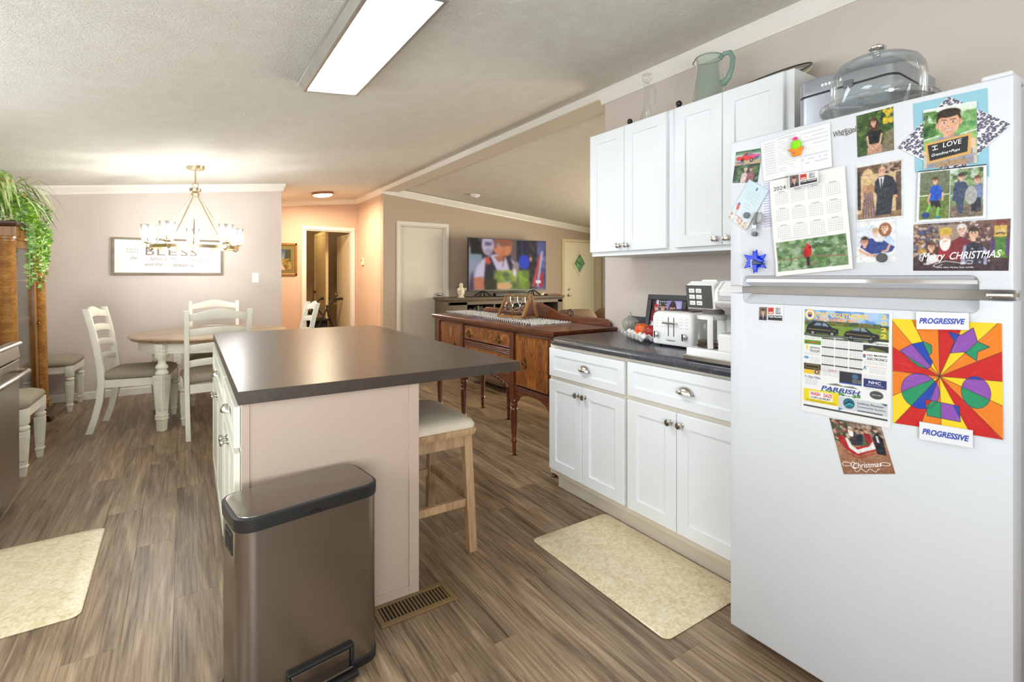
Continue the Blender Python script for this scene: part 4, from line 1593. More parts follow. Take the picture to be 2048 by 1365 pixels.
for i, y in enumerate(SY):
    for x in (SX + .012, SB - .03):
        mb = MB()
        c = (x, y, 0)
        zt = .50 if i in (1, 2) else .47
        mb.sq([(.024, .40), (.024, .868)], c)
        mb.lathe([(.012, .012), (.016, .03), (.015, .085), (.020, .09), (.024, .10), (.020, .112), (.0165, .118), (.018, .14), (.024, .315), (.026, .325), (.020, .333), (.028, .345), (.029, .357), (.022, .364), (.027, .376), (.029, .388), (.024, .40)], c, 20)
        lg_ = PB(mb, 'leg', MAHOG_Z, smooth=35)
        MB().lathe([(.006, 0), (.022, 0), (.024, .006), (.014, .014), (.006, .016)], c, 14).build('caster_foot', BRASS_OLD, lg_, w=True)
        if x < SX + .1:
            fl_ = MB()
            for k in range(10):
                a = 2 * PI * k / 10
                fl_.tube([(x + .0165 * math.cos(a), y + .0165 * math.sin(a), .13), (x + .0235 * math.cos(a), y + .0235 * math.sin(a), .305)], [.003, .0045], 5)
            fl_.build('fluting', MAHOG_Z, lg_, w=True, smooth=40)
# gallery along the back edge with a crest
ga = []
n = 48
for k in range(n + 1):
    u = k / n
    y = 2.47 + (4.19 - 2.47) * u
    z = .962
    d = abs(u - .5)
    if d < .21:
        z += .078 * (.5 + .5 * math.cos(PI * d / .21)) ** .7
    e = min(u, 1 - u)
    if e < .03:
        z = .935 + (z - .935) * (e / .03) ** .5
    ga.append((y, z))
g = PB(MB().prism([(2.47, .92)] + ga + [(4.19, .92)], SB - .014, SB + .004, 'x'), 'gallery', smooth=None, bevel=.003)
cap = MB().tube([(SB - .006, y, z + .003) for y, z in ga], .008, 8)
cap.build('gallery_cap', MAHOG, g, w=True, smooth=50)
sc = MB()
for s in (-1, 1):
    for k in range(14):
        a = k * .55
        r = .034 * (1 - k / 16)
        sc.ball((SB - .016, 3.33 + s * (.44 + r * math.cos(a)), .985 + r * math.sin(a)), .010 - .0004 * k, 8, 5)
sc.build('scroll_carving', DARKWOOD, g, w=True, smooth=50)

# ------------------------------------------------------------------ woven runner
def woven():
    t = NT('woven_runner')
    co = t.coords((1, 1, 1))
    v = t.n('ShaderNodeTexNoise')
    v.inputs['Scale'].default_value = 130
    v.inputs['Detail'].default_value = 2
    t.l(co, v.inputs['Vector'])
    t.l(t.ramp(v.outputs[0], [(.36, rgb(50, 48, 50)), (.42, rgb(170, 168, 166)), (.46, rgb(228, 226, 222))]), t.b.inputs['Base Color'])
    t.b.inputs['Roughness'].default_value = .95
    return t.m


rn = thing('table_runner', 'black and white woven table runner lying along the sideboard top', 'table runner', (2.235, 3.62, .921))
base = MB()
nx, ny = 16, 84
x0, x1, y0, y1 = 2.045, 2.385, 2.84, 4.39
q = lambda u, v: (x0 + (x1 - x0) * u + .09 * max(0, v - .1) * (1 - u) * 1.0, y0 + (y1 - y0) * v)
vs, fs = [], []
base.rings([[(*q(u, v), z) for u, v in ((0, 0), (1, 0), (1, 1), (0, 1))] for z in (.9205, .925)])
cloth = base.build('cloth', woven(), rn, w=True, smooth=None)
nub = MB()
ph = (1 + 5 ** .5) / 2
for i in range(nx):
    for j in range(ny):
        u, v = (i + .5 + (.25 if j % 2 else -.25)) / nx, (j + .5) / ny
        x, y = q(u, v)
        h, s = .0065 + .002 * rnd.random(), .0105
        nub.add([(x - s, y, .924), (x, y - s * .95, .924), (x + s, y, .924), (x, y + s * .95, .924), (x + rnd.uniform(-.002, .002), y, .924 + h)], [(0, 1, 4), (1, 2, 4), (2, 3, 4), (3, 0, 4)])
frg = MB()
for j in range(96):
    for u in (0, 1):
        x, y = q(u, (j + .5) / 96)
        (frg if j % 2 else nub).ball((x + (-.005 if u == 0 else .005), y, .925), .0078, 6, 4)
frg.build('fringe', M('charcoal_yarn', rgb(46, 44, 46), .95), rn, w=True, smooth=60, kind='stuff')
nub.build('woven_nubs', MATS.get('woven_runner') or cloth.data.materials[0], rn, w=True, smooth=60, kind='stuff')

# ------------------------------------------------------------------ propagation rack with three glass bulbs
RACKW = wood('rack_wood', rgb(92, 58, 28), rgb(142, 98, 54), rgb(178, 132, 80), 'z', .45, 1.5)
rk = thing('vase_rack', 'small wooden easel rack holding three clear glass bulbs on the woven runner', 'rack', (2.25, 3.34, .9345), R(12))
hw = .135
for s in (-1, 1):
    for nm, pts in (('leaning_leg', [(-.075, s * hw, .012), (.02, s * hw, .185)]), ('rear_leg', [(.095, s * hw, .012), (.015, s * hw, .175)])):
        a, b = Vector(pts[0]), Vector(pts[1])
        t_ = (b - a).normalized()
        u_ = Vector((0, 1, 0))
        w_ = t_.cross(u_)
        MB().rings([[p + u_ * i * .009 + w_ * j * .011 for i, j in ((-1, -1), (1, -1), (1, 1), (-1, 1))] for p in (a, b)]).build(nm, RACKW, rk, smooth=None, bevel=.001)
    MB().box(-.085, s * hw - .009, 0, .105, s * hw + .009, .016).build('foot_bar', RACKW, rk, smooth=None, bevel=.001)
MB().box(-.085, -hw, .0, -.067, hw, .018).build('base_bar', RACKW, rk, smooth=None, bevel=.001)
MB().tube([(.017, -hw - .012, .172), (.017, hw + .012, .172)], .008, 10).build('top_bar', RACKW, rk, smooth=50)
for k in range(3):
    y = (k - 1) * .082
    v = thing('bulb_vase', ['clear glass bulb hanging at the right end of the wooden easel rack', 'clear glass bulb hanging in the middle of the wooden easel rack', 'clear glass bulb hanging at the left end of the wooden easel rack'][k], 'vase', wm(rk) @ Vector((-.012, y, .040)), 0, 'glass bulbs in the wooden rack')
    MB().lathe([(.001, .003), (.018, .003), (.033, .018), (.038, .038), (.033, .058), (.018, .076), (.0135, .09), (.0135, .125), (.017, .14), (.022, .146)], seg=22, cap=False).build('bulb', GLASS, v, smooth=60)
    MB().lathe([(.0215, .1455), (.0235, .1465), (.0215, .1475)], seg=22, cap=False).build('rim', GLASS, v, smooth=60)

# ------------------------------------------------------------------ china cabinet with plant
cu = thing('china_cabinet', 'curved oak china cabinet with round columns and glass door at the left', 'cabinet', (-1.21, 5.49, 0), R(0))
cu.rotation_euler = (0, R(-1.2), R(-2.0))
CX0, CX1, CYa, CYb, CH = -.20, .22, -.44, .44, 1.66
cb = lambda mb, n, m=CURIO_OAK, **k: mb.build(n, m, cu, **k)
cb(MB().box(CX0, CYa, .13, CX0 + .02, CYb, 1.56), 'back_panel', smooth=None)
for s, n in ((CYa + .02, 'side_panel'), (CYb - .04, 'side_panel')):
    cb(MB().box(CX0, s, .13, CX1 - .07, s + .02, 1.56), n, smooth=None)
for y in (CYa + .055, CYb - .055):
    cb(MB().lathe([(.056, .16), (.060, .17), (.060, .19), (.050, .20), (.050, 1.50), (.056, 1.51), (.056, 1.53), (.062, 1.535), (.062, 1.555)], (CX1 - .045, y, 0), 24), 'column', CURIO_FLAKE, smooth=40)
    cb(MB().box(CX1 - .115, y - .066, 1.553, CX1 + .022, y + .066, 1.625), 'capital_block', smooth=None, bevel=.004)
    cb(MB().box(CX1 - .115, y - .062, .125, CX1 + .018, y + .062, .165), 'plinth_block', smooth=None, bevel=.004)
cb(MB().box(CX0, CYa + .05, .10, CX1 - .03, CYb - .05, .165), 'base', smooth=None)
cb(MB().box(CX0, CYa + .05, 1.54, CX1 - .03, CYb - .05, 1.625), 'frieze', smooth=None)
cb(MB().rings([[(x, y, z) for x, y in ((CX0, CYa - e), (CX1 + e, CYa - e), (CX1 + e, CYb + e), (CX0, CYb + e))] for z, e in ((1.622, .012), (1.632, .03), (1.645, .036), (1.658, .036), (1.662, .030))]), 'cornice', DARKWOOD, smooth=None)
# front door frame with glass, bowed slightly outward
dfm = MB()
ya, yb = CYa + .125, CYb - .125
xf = CX1 - .04
for a in ((ya, .17, ya + .05, 1.54), (yb - .05, .17, yb, 1.54), (ya, .17, yb, .23), (ya, 1.48, yb, 1.54)):
    dfm.box(xf - .022, a[0], a[1], xf, a[2], a[3])
dr = cb(dfm, 'door', smooth=None, bevel=.003)
MB().box(xf - .014, ya + .05, .23, xf - .010, yb - .05, 1.48).build('door_pane', PANE, dr, smooth=None)
MB().ball((xf + .012, yb - .025, .86), .011).tube([(xf, yb - .025, .86), (xf + .012, yb - .025, .86)], .005).build('door_knob', BRASS_OLD, dr, smooth=50)
for z in (.55, .90, 1.22):
    cb(MB().box(CX0 + .02, CYa + .04, z, CX1 - .075, CYb - .04, z + .014), 'shelf', smooth=None)
cb(MB().box(CX0 + .0205, CYa + .06, .17, CX0 + .0225, CYb - .06, 1.53), 'mirror_back', M('mirror', rgb(150, 142, 124), .25, 1.0, var=.03), smooth=None)
for y in (CYa + .07, CYb - .07):
    ft = MB()
    ft.rings([[(CX1 - .05 + ox + r * math.cos(2 * PI * k / 12), y + r * math.sin(2 * PI * k / 12), z) for k in range(12)] for z, r, ox in ((.0, .030, .035), (.02, .038, .035), (.05, .034, .02), (.09, .042, .0), (.13, .05, -.01))])
    for j in (-1, 0, 1):
        ft.tube([(CX1 - .02, y + j * .02, .06), (CX1 + .015, y + j * .024, .035), (CX1 + .03, y + j * .026, .006)], [.012, .014, .008], 7)
    cb(ft, 'claw_foot', DARKWOOD, smooth=50)
    cb(MB().box(CX0, y - .025, 0, CX0 + .05, y + .025, .13), 'rear_foot', smooth=None)
china = [(.569, -.18, .05), (.569, .05, .045), (.569, .20, .04), (.919, -.12, .05), (.919, .12, .05), (1.239, -.15, .045), (1.239, .10, .05)]
for k, (z, y, r) in enumerate(china):
    p = wm(cu) @ Vector((.02, y, z - .003))
    o = thing('china_bowl', 'white china bowl inside the oak cabinet, ' + ('near end of the bottom shelf', 'middle of the bottom shelf', 'far end of the bottom shelf', 'near end of the middle shelf', 'far end of the middle shelf', 'near end of the top shelf', 'far end of the top shelf')[k], 'bowl', p, 0, 'china inside the oak cabinet')
    MB().lathe([(.001, .0), (r * .5, 0), (r * .45, .01), (r * .9, .03), (r * 1.2, .075), (r * 1.15, .075), (r * .85, .034), (.001, .016)], seg=20).build('bowl', M('china_white', rgb(236, 234, 228), .15), o, smooth=50)

pw = wm(cu) @ Vector((-.02, -.04, 1.662))
pt = thing('potted_plant', 'trailing greenery arrangement in a white pot on the oak china cabinet', 'plant', pw, 0)
MB().lathe([(.001, .001), (.075, .001), (.10, .13), (.105, .135), (.095, .135), (.09, .12), (.001, .115)], seg=24).build('pot', M('white_ceramic', rgb(236, 232, 226), .25), pt, smooth=50)
MB().lathe([(.001, .10), (.09, .118), (.001, .125)], seg=16).build('soil', M('potting_moss', rgb(70, 66, 36), .9, var=.3), pt)


def leafmat(name, c1, c2, c3):
    t = NT(name)
    co = t.coords(rand=True)
    a = t.noise(co, 18, 3)
    t.l(t.ramp(a, [(.3, c1), (.5, c2), (.7, c3)]), t.b.inputs['Base Color'])
    t.b.inputs['Roughness'].default_value = .5
    t.b.inputs['Subsurface Weight'].default_value = 0.0
    return t.m


SPIDER = leafmat('spider_leaf', rgb(120, 164, 72), rgb(180, 204, 124), rgb(232, 236, 196))
VINE = leafmat('vine_leaf', rgb(92, 142, 66), rgb(140, 182, 98), rgb(196, 216, 156))
LIME = leafmat('lime_leaf', rgb(110, 160, 30), rgb(150, 196, 50), rgb(190, 220, 90))
GRASSY = leafmat('grass_blade', rgb(70, 96, 50), rgb(100, 120, 66), rgb(140, 140, 80))
rp = random.Random(11)
for k in range(64):
    a = rp.uniform(-1.7, 1.8)
    L = rp.uniform(.28, .56)
    up = rp.uniform(.08, .27)
    pts = []
    for j in range(8):
        s = j / 7
        r = .03 + L * s * (1 - .15 * s)
        pts.append((r * math.cos(a), r * math.sin(a), .12 + up * math.sin(s * 2.3) * 1.25 - .20 * s * s * s))
    MB().strip(pts, [.008, .015, .021, .024, .023, .019, .012, .002]).build('spider_leaf', SPIDER, pt, smooth=60)
for k in range(30):
    a = rp.uniform(-2.2, 2.2)
    L = rp.uniform(.25, .52)
    up = rp.uniform(.16, .36)
    pts = [((.02 + L * s) * math.cos(a), (.02 + L * s) * math.sin(a), .12 + up * s ** .8 - .05 * s * s) for s in [j / 4 for j in range(5)]]
    MB().strip(pts, [.003, .004, .004, .003, .001]).build('grass_blade', GRASSY, pt, smooth=60)


def leaf_cluster(mb, p, d, s, roll):
    d = Vector(d).normalized()
    u = d.cross(Vector((math.sin(roll), math.cos(roll), .3))).normalized()
    n = d.cross(u)
    p = Vector(p)
    mb.add([p, p + d * s * .5 + u * s * .33 + n * s * .08, p + d * s, p + d * s * .5 - u * s * .33 + n * s * .08], [(0, 1, 2, 3)])


for nm, m, cnt, vines in (('trailing_vine', VINE, 17, True), ('lime_vine', LIME, 10, True)):
    for k in range(cnt):
        a = rp.uniform(-1.3, 1.5) if k % 3 else rp.uniform(-2.0, 2.0)
        L = rp.uniform(.20, .31)
        drop = rp.uniform(.24, .74) if vines else .1
        mb = MB()
        pts = []
        for j in range(13):
            s = j / 12
            r = .04 + L * min(1, s * 2.2) + .02 * math.sin(s * 9 + k)
            z = .13 + .10 * math.sin(min(1, s * 2.2) * PI * .8) - drop * max(0, s - .35) / .65
            a2 = a + .12 * math.sin(s * 7 + k)
            # hang in front of / beside the cabinet, never inside it
            x, y = r * math.cos(a2), r * math.sin(a2)
            if z < .02:
                x = max(x, .305)
            pts.append(Vector((x, y, z)))
        mb.tube(pts, .0022, 4)
        for j in range(len(pts) - 1):
            for i in range(7):
                p = pts[j].lerp(pts[j + 1], i / 7)
                th = rp.uniform(0, 2 * PI)
                leaf_cluster(mb, p, (math.cos(th), math.sin(th), rp.uniform(-.5, .4)), rp.uniform(.023, .040), rp.uniform(0, 6))
        mb.build(nm, m, pt, smooth=None)
FL = M('dried_flower', rgb(206, 164, 70), .8, var=.25, vscale=40)
for k in range(5):
    mb = MB()
    a = rp.uniform(-1.0, 1.2)
    c = Vector((rp.uniform(.08, .26) * math.cos(a), rp.uniform(.08, .26) * math.sin(a), rp.uniform(.22, .34)))
    mb.tube([(c.x * .2, c.y * .2, .12), c], .002, 4)
    for j in range(26):
        v = Vector((rp.gauss(0, 1), rp.gauss(0, 1), rp.gauss(0, .7))).normalized()
        leaf_cluster(mb, c + v * .008, v, .028, rp.uniform(0, 6))
    mb.build('flower_head', FL, pt, smooth=None)
mb = MB()
for k in range(150):
    a = rp.uniform(-2.6, 2.6)
    r = rp.uniform(.03, .22)
    leaf_cluster(mb, (r * math.cos(a), r * math.sin(a), rp.uniform(.10, .24)), (math.cos(a), math.sin(a), rp.uniform(-.2, .9)), rp.uniform(.04, .075), rp.uniform(0, 6))
mb.build('leaf_mound', VINE, pt, smooth=None, kind='stuff')

# ------------------------------------------------------------------ chandelier, hall light, ceiling light, smoke detector
CHX, CHY, CZR = .10, 5.56, 1.535
GOLDN = M('champagne_metal', rgb(206, 190, 156), .28, 1.0, var=.04)
ch = thing('chandelier', 'wagon-wheel chandelier with five glass shades above the dining table', 'chandelier', (CHX, CHY, CZR), R(20))
zt = zl(CHX) - CZR
MB().lathe([(.001, zt - .032), (.06, zt - .032), (.075, zt - .022), (.078, zt + .01), (.001, zt + .01)], seg=28).build('canopy', GOLDN, ch, smooth=40)
MB().tube([(0, 0, zt - .03), (0, 0, zt - .155)], .007, 10).build('stem', GOLDN, ch, smooth=50)
MB().tube([(.026 * math.cos(a), 0, zt - .178 + .026 * math.sin(a)) for a in [2 * PI * k / 20 for k in range(20)]], .0045, 8, True).build('loop', GOLDN, ch, smooth=50)
MB().lathe([(.001, zt - .205), (.045, zt - .205), (.048, zt - .208), (.048, zt - .232), (.045, zt - .236), (.022, zt - .24), (.03, zt - .25), (.036, zt - .258), (.03, zt - .268), (.026, zt - .28), (.001, zt - .282)], seg=24).build('hub', GOLDN, ch, smooth=40)
MB().rings([[(r * math.cos(2 * PI * k / 56), r * math.sin(2 * PI * k / 56), z) for k in range(56)] for r, z in ((.335, -.014), (.352, -.014), (.352, .014), (.335, .014))], cap=False, closed=True).build('ring', GOLDN, ch, smooth=40)
BULB = emitter('bulb_glow', (.98, .985, .98, 1), 1050)


def shade_mat():
    """clear ribbed glass; darker bands put into its tint to throw streaks on the ceiling"""
    g = glass('ribbed_shade_glass', (0.98, .98, .97), .04, rgb(255, 250, 240))
    t = g.node_tree
    tr = [n for n in t.nodes if n.type == 'BSDF_TRANSPARENT'][0]
    for l in list(tr.inputs[0].links):
        t.links.remove(l)
    tc = t.nodes.new('ShaderNodeTexCoord')
    sp = t.nodes.new('ShaderNodeSeparateXYZ')
    t.links.new(tc.outputs['Normal'], sp.inputs[0])
    at = t.nodes.new('ShaderNodeMath')
    at.operation = 'ARCTAN2'
    t.links.new(sp.outputs[1], at.inputs[0])
    t.links.new(sp.outputs[0], at.inputs[1])
    ml = t.nodes.new('ShaderNodeMath')
    ml.operation = 'MULTIPLY'
    ml.inputs[1].default_value = 7.0
    t.links.new(at.outputs[0], ml.inputs[0])
    sn = t.nodes.new('ShaderNodeMath')
    sn.operation = 'SINE'
    t.links.new(ml.outputs[0], sn.inputs[0])
    mr = t.nodes.new('ShaderNodeMapRange')
    mr.inputs[1].default_value = -1
    mr.inputs[2].default_value = 1
    mr.inputs[3].default_value = 0.40
    mr.inputs[4].default_value = 1.0
    t.links.new(sn.outputs[0], mr.inputs[0])
    t.links.new(mr.outputs[0], tr.inputs[0])
    return g


SHADE = shade_mat()
for k in range(5):
    a = 2 * PI * k / 5
    x, y = .343 * math.cos(a), .343 * math.sin(a)
    MB().tube([(.02 * math.cos(a), .02 * math.sin(a), zt - .265), (x * .97, y * .97, .014)], .0055, 8).build('rod', GOLDN, ch, smooth=50)
    xs, ys = .375 * math.cos(a), .375 * math.sin(a)
    arm = MB().tube([(x * 1.0, y * 1.0, -.016), (x * 1.06, y * 1.06, -.026), (xs * 1.04, ys * 1.04, -.006), (xs * 1.03, ys * 1.03, .035)], .006, 8)
    arm.lathe([(.001, .03), (.02, .03), (.036, .038), (.036, .046), (.001, .047)], (xs, ys, 0), 18)
    ar = arm.build('arm', GOLDN, ch, smooth=45)
    sh = MB()
    prof = [(.036, .047), (.050, .062), (.056, .10), (.062, .18), (.066, .205)]
    rs = []
    for r, z in prof:
        rs.append([(xs + r * (1 + .035 * (i % 2)) * math.cos(2 * PI * i / 36), ys + r * (1 + .035 * (i % 2)) * math.sin(2 * PI * i / 36), z) for i in range(36)])
    sh.rings(rs, cap=False)
    s_ = sh.build('glass_shade', SHADE, ch, smooth=60)
    MB().lathe([(.001, .048), (.013, .05), (.013, .085), (.001, .086)], (xs, ys, 0), 14).build('socket', GOLDN, s_)
    MB().lathe([(.004, .09), (.0095, .10), (.0105, .125), (.008, .145), (.001, .15)], (xs, ys, 0), 14).build('bulb', BULB, s_)

hl = thing('ceiling_light', 'small round bronze ceiling light glowing warm in the hall', 'ceiling light', (1.68, 7.50, zl(1.68)), 0)
hl.rotation_euler = (0, R(-6.3), 0)
MB().lathe([(.001, .0), (.15, .0), (.15, -.03), (.14, -.034), (.14, -.01), (.001, -.01)], seg=36).build('rim', M('bronze_rim', rgb(150, 110, 80), .35, .8), hl, smooth=40)
MB().lathe([(.137, -.022), (.125, -.044), (.09, -.058), (.001, -.064)], seg=36, cap=False).build('diffuser', emitter('hall_glow', (1.0, .72, .42, 1), 7), hl, smooth=60)
lamp('hall_light', 'AREA', (1.68, 7.50, zl(1.68) - .075), 33, (1.0, .79, .56), (0, 0, 0), (.26, .26))
lamp('back_room_light', 'POINT', (1.65, 9.5, 2.2), 9, (1.0, .77, .40), radius=.1)

PA = math.atan(.111)
pl_ = thing('ceiling_panel_light', 'long white rectangular ceiling panel light above the island', 'ceiling light', (.70, 2.345, zl(.70)), 0)
pl_.rotation_euler = (0, -PA, 0)
hx, hy = .165, .62
fr = MB()
fr.rings([[(s * (hx + e), t * (hy + e), z) for s, t in ((-1, -1), (1, -1), (1, 1), (-1, 1))] for z, e in ((0, .006), (-.012, .006), (-.014, 0), (-.058, -.012), (-.060, -.018), (-.060, -.030), (-.052, -.034))], cap=False)
fr.build('frame', M('satin_aluminium', rgb(196, 194, 186), .35, .75), pl_, smooth=None)
PANEL = emitter('panel_glow', (.90, .96, 1.0, 1), 16.0)
MB().add([(-hx + .032, -hy + .032, -.053), (hx - .032, -hy + .032, -.053), (hx - .032, hy - .032, -.053), (-hx + .032, hy - .032, -.053)], [(3, 2, 1, 0)]).build('diffuser', PANEL, pl_, smooth=None)
sd = thing('smoke_detector', 'round white smoke detector on the sloping living room ceiling', 'smoke detector', (3.60, 6.45, zr(3.60)), 0)
sd.rotation_euler = (0, R(5.7), 0)
MB().lathe([(.001, 0), (.07, 0), (.072, -.012), (.064, -.026), (.045, -.030), (.043, -.040), (.001, -.042)], seg=28).build('body', WHITEP, sd, smooth=35)
MB().lathe([(.001, -.041), (.018, -.041), (.016, -.048), (.001, -.05)], seg=16).build('sensor_cap', M('detector_grey', rgb(200, 196, 186), .4), sd)

# ------------------------------------------------------------------ living room: console, screen, sofa
cs = thing('media_console', 'grey-brown wooden media console with pilasters below the television', 'console', (4.31, 6.83, 0))
k0, k1, yf, yb_ = 3.25, 5.37, 6.60, 7.10
c_ = lambda mb, n, m=CONSOLE, **k: mb.build(n, m, cs, w=True, **k)
c_(MB().rings([[(x, y, z) for x, y in ((k0 - e, yf - e), (k1 + e, yf - e), (k1 + e, yb_), (k0 - e, yb_))] for z, e in ((.885, -.01), (.895, .004), (.910, .01), (.915, .026), (.945, .03), (.948, .026))]), 'top', smooth=None)
c_(MB().box(k0, yf, .84, k1, yf + .03, .888), 'frieze', smooth=None)
c_(MB().box(k0, yf, 0, k0 + .30, yb_, .885), 'pilaster', smooth=None, bevel=.004)
c_(MB().box(k0 + .05, yf - .006, .15, k0 + .25, yf, .82), 'raised_panel', smooth=None, bevel=.003)
c_(MB().box(k1 - .10, yf, 0, k1, yb_, .885), 'pilaster', smooth=None, bevel=.004)
c_(MB().box(k0 + .3, yb_ - .03, 0, k1 - .1, yb_, .885), 'back_panel', M('console_dark', rgb(30, 28, 24), .7), smooth=None)
c_(MB().box(k0 + .3, yf + .02, 0, k1 - .1, yb_ - .03, .10), 'plinth', smooth=None)
c_(MB().box(k0 + .3, yf + .03, .50, k1 - .1, yb_ - .03, .52), 'shelf', smooth=None)
for x in (4.02, 4.60, 4.95):
    c_(MB().box(x, yf + .01, .10, x + .02, yb_ - .03, .885), 'divider', smooth=None)
bookc = [(40, 54, 44), (90, 40, 34), (30, 34, 48), (70, 66, 50), (110, 96, 70), (44, 40, 38), (60, 30, 30), (38, 60, 52)]
bx = 3.60
k = 0
while bx < 3.98:
    tkn = rnd.uniform(.024, .042)
    h = rnd.uniform(.22, .30)
    o = thing('book', '%s dark-spined book from the left on the console shelf' % ('first', 'second', 'third', 'fourth', 'fifth', 'sixth', 'seventh', 'eighth', 'ninth', 'tenth', 'eleventh', 'twelfth', 'thirteenth', 'fourteenth', 'fifteenth', 'sixteenth')[k], 'book', (bx + tkn / 2, yf + .12, .521), 0, 'books in the media console')
    MB().box(-tkn / 2 + .001, -.08, 0, tkn / 2 - .001, .10, h).build('cover', M('book_cover_%d' % (k % 8), rgb(*bookc[k % 8]), .6), o, smooth=None, bevel=.002)
    bx += tkn
    k += 1
for k, x in enumerate((5.02, 5.09, 5.16, 5.215)):
    o = thing('ornament_jar', '%s small jar from the left on the right-hand console shelf' % ('first', 'second', 'third', 'fourth')[k], 'jar', (x, yf + .12, .521), 0, 'jars in the media console')
    MB().lathe([(.001, 0), (.024, 0), (.03, .05), (.028, .16), (.018, .19), (.02, .21), (.001, .215)], seg=14).build('jar', M('jar_red_%d' % (k % 2), rgb(*((120, 60, 46) if k % 2 else (150, 120, 96))), .35), o)

tv = thing('television', 'large flat television showing a blurred crowd, on the media console', 'television', (4.40, 6.77, .949))
T0, T1, TZ0, TZ1, TY_ = 3.652, 5.145, 1.036, 1.866, 6.76
MB().box(T0, TY_, TZ0, T1, TY_ + .035, TZ1).build('cabinet', M('tv_black', rgb(18, 18, 20), .35), tv, w=True, smooth=None, bevel=.003)
pc = Pic(154, 88, (30, 26, 32), 5)
pc.grad((34, 30, 34), (74, 66, 78))
pc.blotch([(22, 20, 26), (60, 46, 52), (90, 96, 110)], 40, 0, 1, 0, .3, .06, .6)
pc.el(.03, .42, .13, .26, (126, 146, 156)).el(.04, .7, .12, .3, (150, 146, 172), a=.8).rc(.02, .05, .17, .3, (26, 20, 22))
pc.rc(.52, 0, .60, .7, (104, 84, 88)).rc(.60, 0, .78, .55, (22, 26, 48)).rc(.66, 0, .68, .5, (50, 56, 90)).rc(.74, .0, .76, .5, (50, 40, 50)).el(.70, .44, .075, .15, (36, 62, 190)).rc(.77, 0, .88, 1, (32, 28, 36)).blotch([(90, 84, 100), (50, 40, 52), (24, 22, 28)], 40, 0, 1, .77, .9, .03, .6)
pc.rc(.88, 0, 1, 1, (86, 88, 138)).blotch([(130, 126, 170), (60, 56, 96)], 30, 0, 1, .88, 1, .03, .5).po([(.905, .30), (.935, .24), (.85, .95), (.80, .96)], (206, 66, 56)).po([(.935, .2), (.965, .2), (.90, .95), (.87, .95)], (206, 200, 216), .85).po([(.92, .7), (.97, .6), (.96, .95), (.90, .98)], (170, 40, 56)).el(.79, .38, .018, .05, (226, 160, 120))
# man in a white shirt and dark waistcoat, head turned, glasses
pc.po([(.03, .98), (.09, .56), (.18, .38), (.30, .30), (.48, .30), (.57, .46), (.61, .62), (.60, 1), (.05, 1)], (200, 188, 210)).po([(.20, .42), (.26, .34), (.34, .62), (.36, .8), (.34, 1), (.17, 1)], (34, 32, 50)).po([(.45, .31), (.50, .31), (.57, .58), (.53, .74)], (40, 36, 56)).po([(.19, .40), (.23, .34), (.27, .46), (.22, .52)], (206, 76, 52))
pc.po([(.30, .34), (.46, .32), (.44, .42), (.36, .45)], (170, 100, 72)).el(.41, .13, .125, .21, (190, 112, 76), rot=.15).el(.43, .05, .12, .08, (150, 84, 58)).el(.36, .2, .05, .1, (210, 134, 96), a=.7).el(.48, .22, .045, .10, (206, 130, 90), a=.8)
pc.el(.225, .12, .075, .20, (186, 172, 196)).rc(.19, .07, .27, .13, (70, 66, 96), .8).li([(.2, .06), (.3, .08), (.48, .10)], .012, (100, 92, 110), .8).el(.34, .10, .035, .045, (150, 140, 160), a=.7).el(.24, .24, .05, .05, (150, 120, 140), a=.6).rc(.31, .0, .34, .18, (90, 60, 56), .5)
pc.po([(.33, .66), (.50, .60), (.60, .66), (.60, 1), (.30, 1)], (146, 160, 66)).po([(.41, .66), (.50, .62), (.52, .92), (.43, .96)], (206, 200, 214)).rc(.62, .62, .76, 1, (140, 168, 52)).blotch([(170, 190, 70), (110, 130, 50), (70, 90, 50)], 46, .6, 1, .3, .78, .05, .5)
pc.po([(.05, .76), (.17, .74), (.19, 1), (.04, 1)], (186, 116, 86)).el(.42, .93, .12, .07, (216, 166, 118)).po([(.18, .75), (.34, .8), (.34, 1), (.2, 1)], (50, 46, 30)).el(.585, .56, .045, .13, (150, 130, 130), rot=.3).el(.57, .66, .02, .08, (226, 220, 226))
pc.li([(.435, .32), (.415, .54)], .007, (40, 36, 56)).po([(.0, .9), (.04, .6), (.06, 1), (0, 1)], (70, 60, 90))
for _ in range(3):
    pc.c[:, 1:-1] = (pc.c[:, :-2] + pc.c[:, 1:-1] + pc.c[:, 2:]) / 3
    pc.c[1:-1] = (pc.c[:-2] + pc.c[1:-1] * 2 + pc.c[2:]) / 4
SCR = NT('screen_glow')
a_ = SCR.n('ShaderNodeVertexColor', layer_name='ink')
SCR.l(a_.outputs[0], SCR.b.inputs['Emission Color'])
SCR.b.inputs['Emission Strength'].default_value = .66
SCR.b.inputs['Specular IOR Level'].default_value = .12
SCR.b.inputs['Base Color'].default_value = (.01, .01, .01, 1)
SCR.b.inputs['Roughness'].default_value = .5
tq = [(T0 + .012, TY_ - .001, TZ1 - .012), (T1 - .012, TY_ - .001, TZ1 - .012), (T1 - .012, TY_ - .001, TZ0 + .02), (T0 + .012, TY_ - .001, TZ0 + .02)]
sheet('screen', tq, pc, SCR.m, parent=tv, plane_n=(0, -1, 0))
lettering(tq, [('ion', .86, .80, .93, .88, 0, .01)], tv, emitter('logo_white', (.9, .9, .95, 1), .9), n=(0, -1, 0), lift=.002)
for x, s in ((3.92, 1), (4.88, 1)):
    MB().tube([(x - .10, TY_ - .06, .961), (x, TY_ + .016, 1.05), (x + .10, TY_ - .06, .961)], .011, 6).tube([(x - .09, TY_ + .12, .961), (x, TY_ + .016, 1.05), (x + .09, TY_ + .12, .961)], .011, 6).build('stand_leg', BLACKP, tv, w=True, smooth=40)
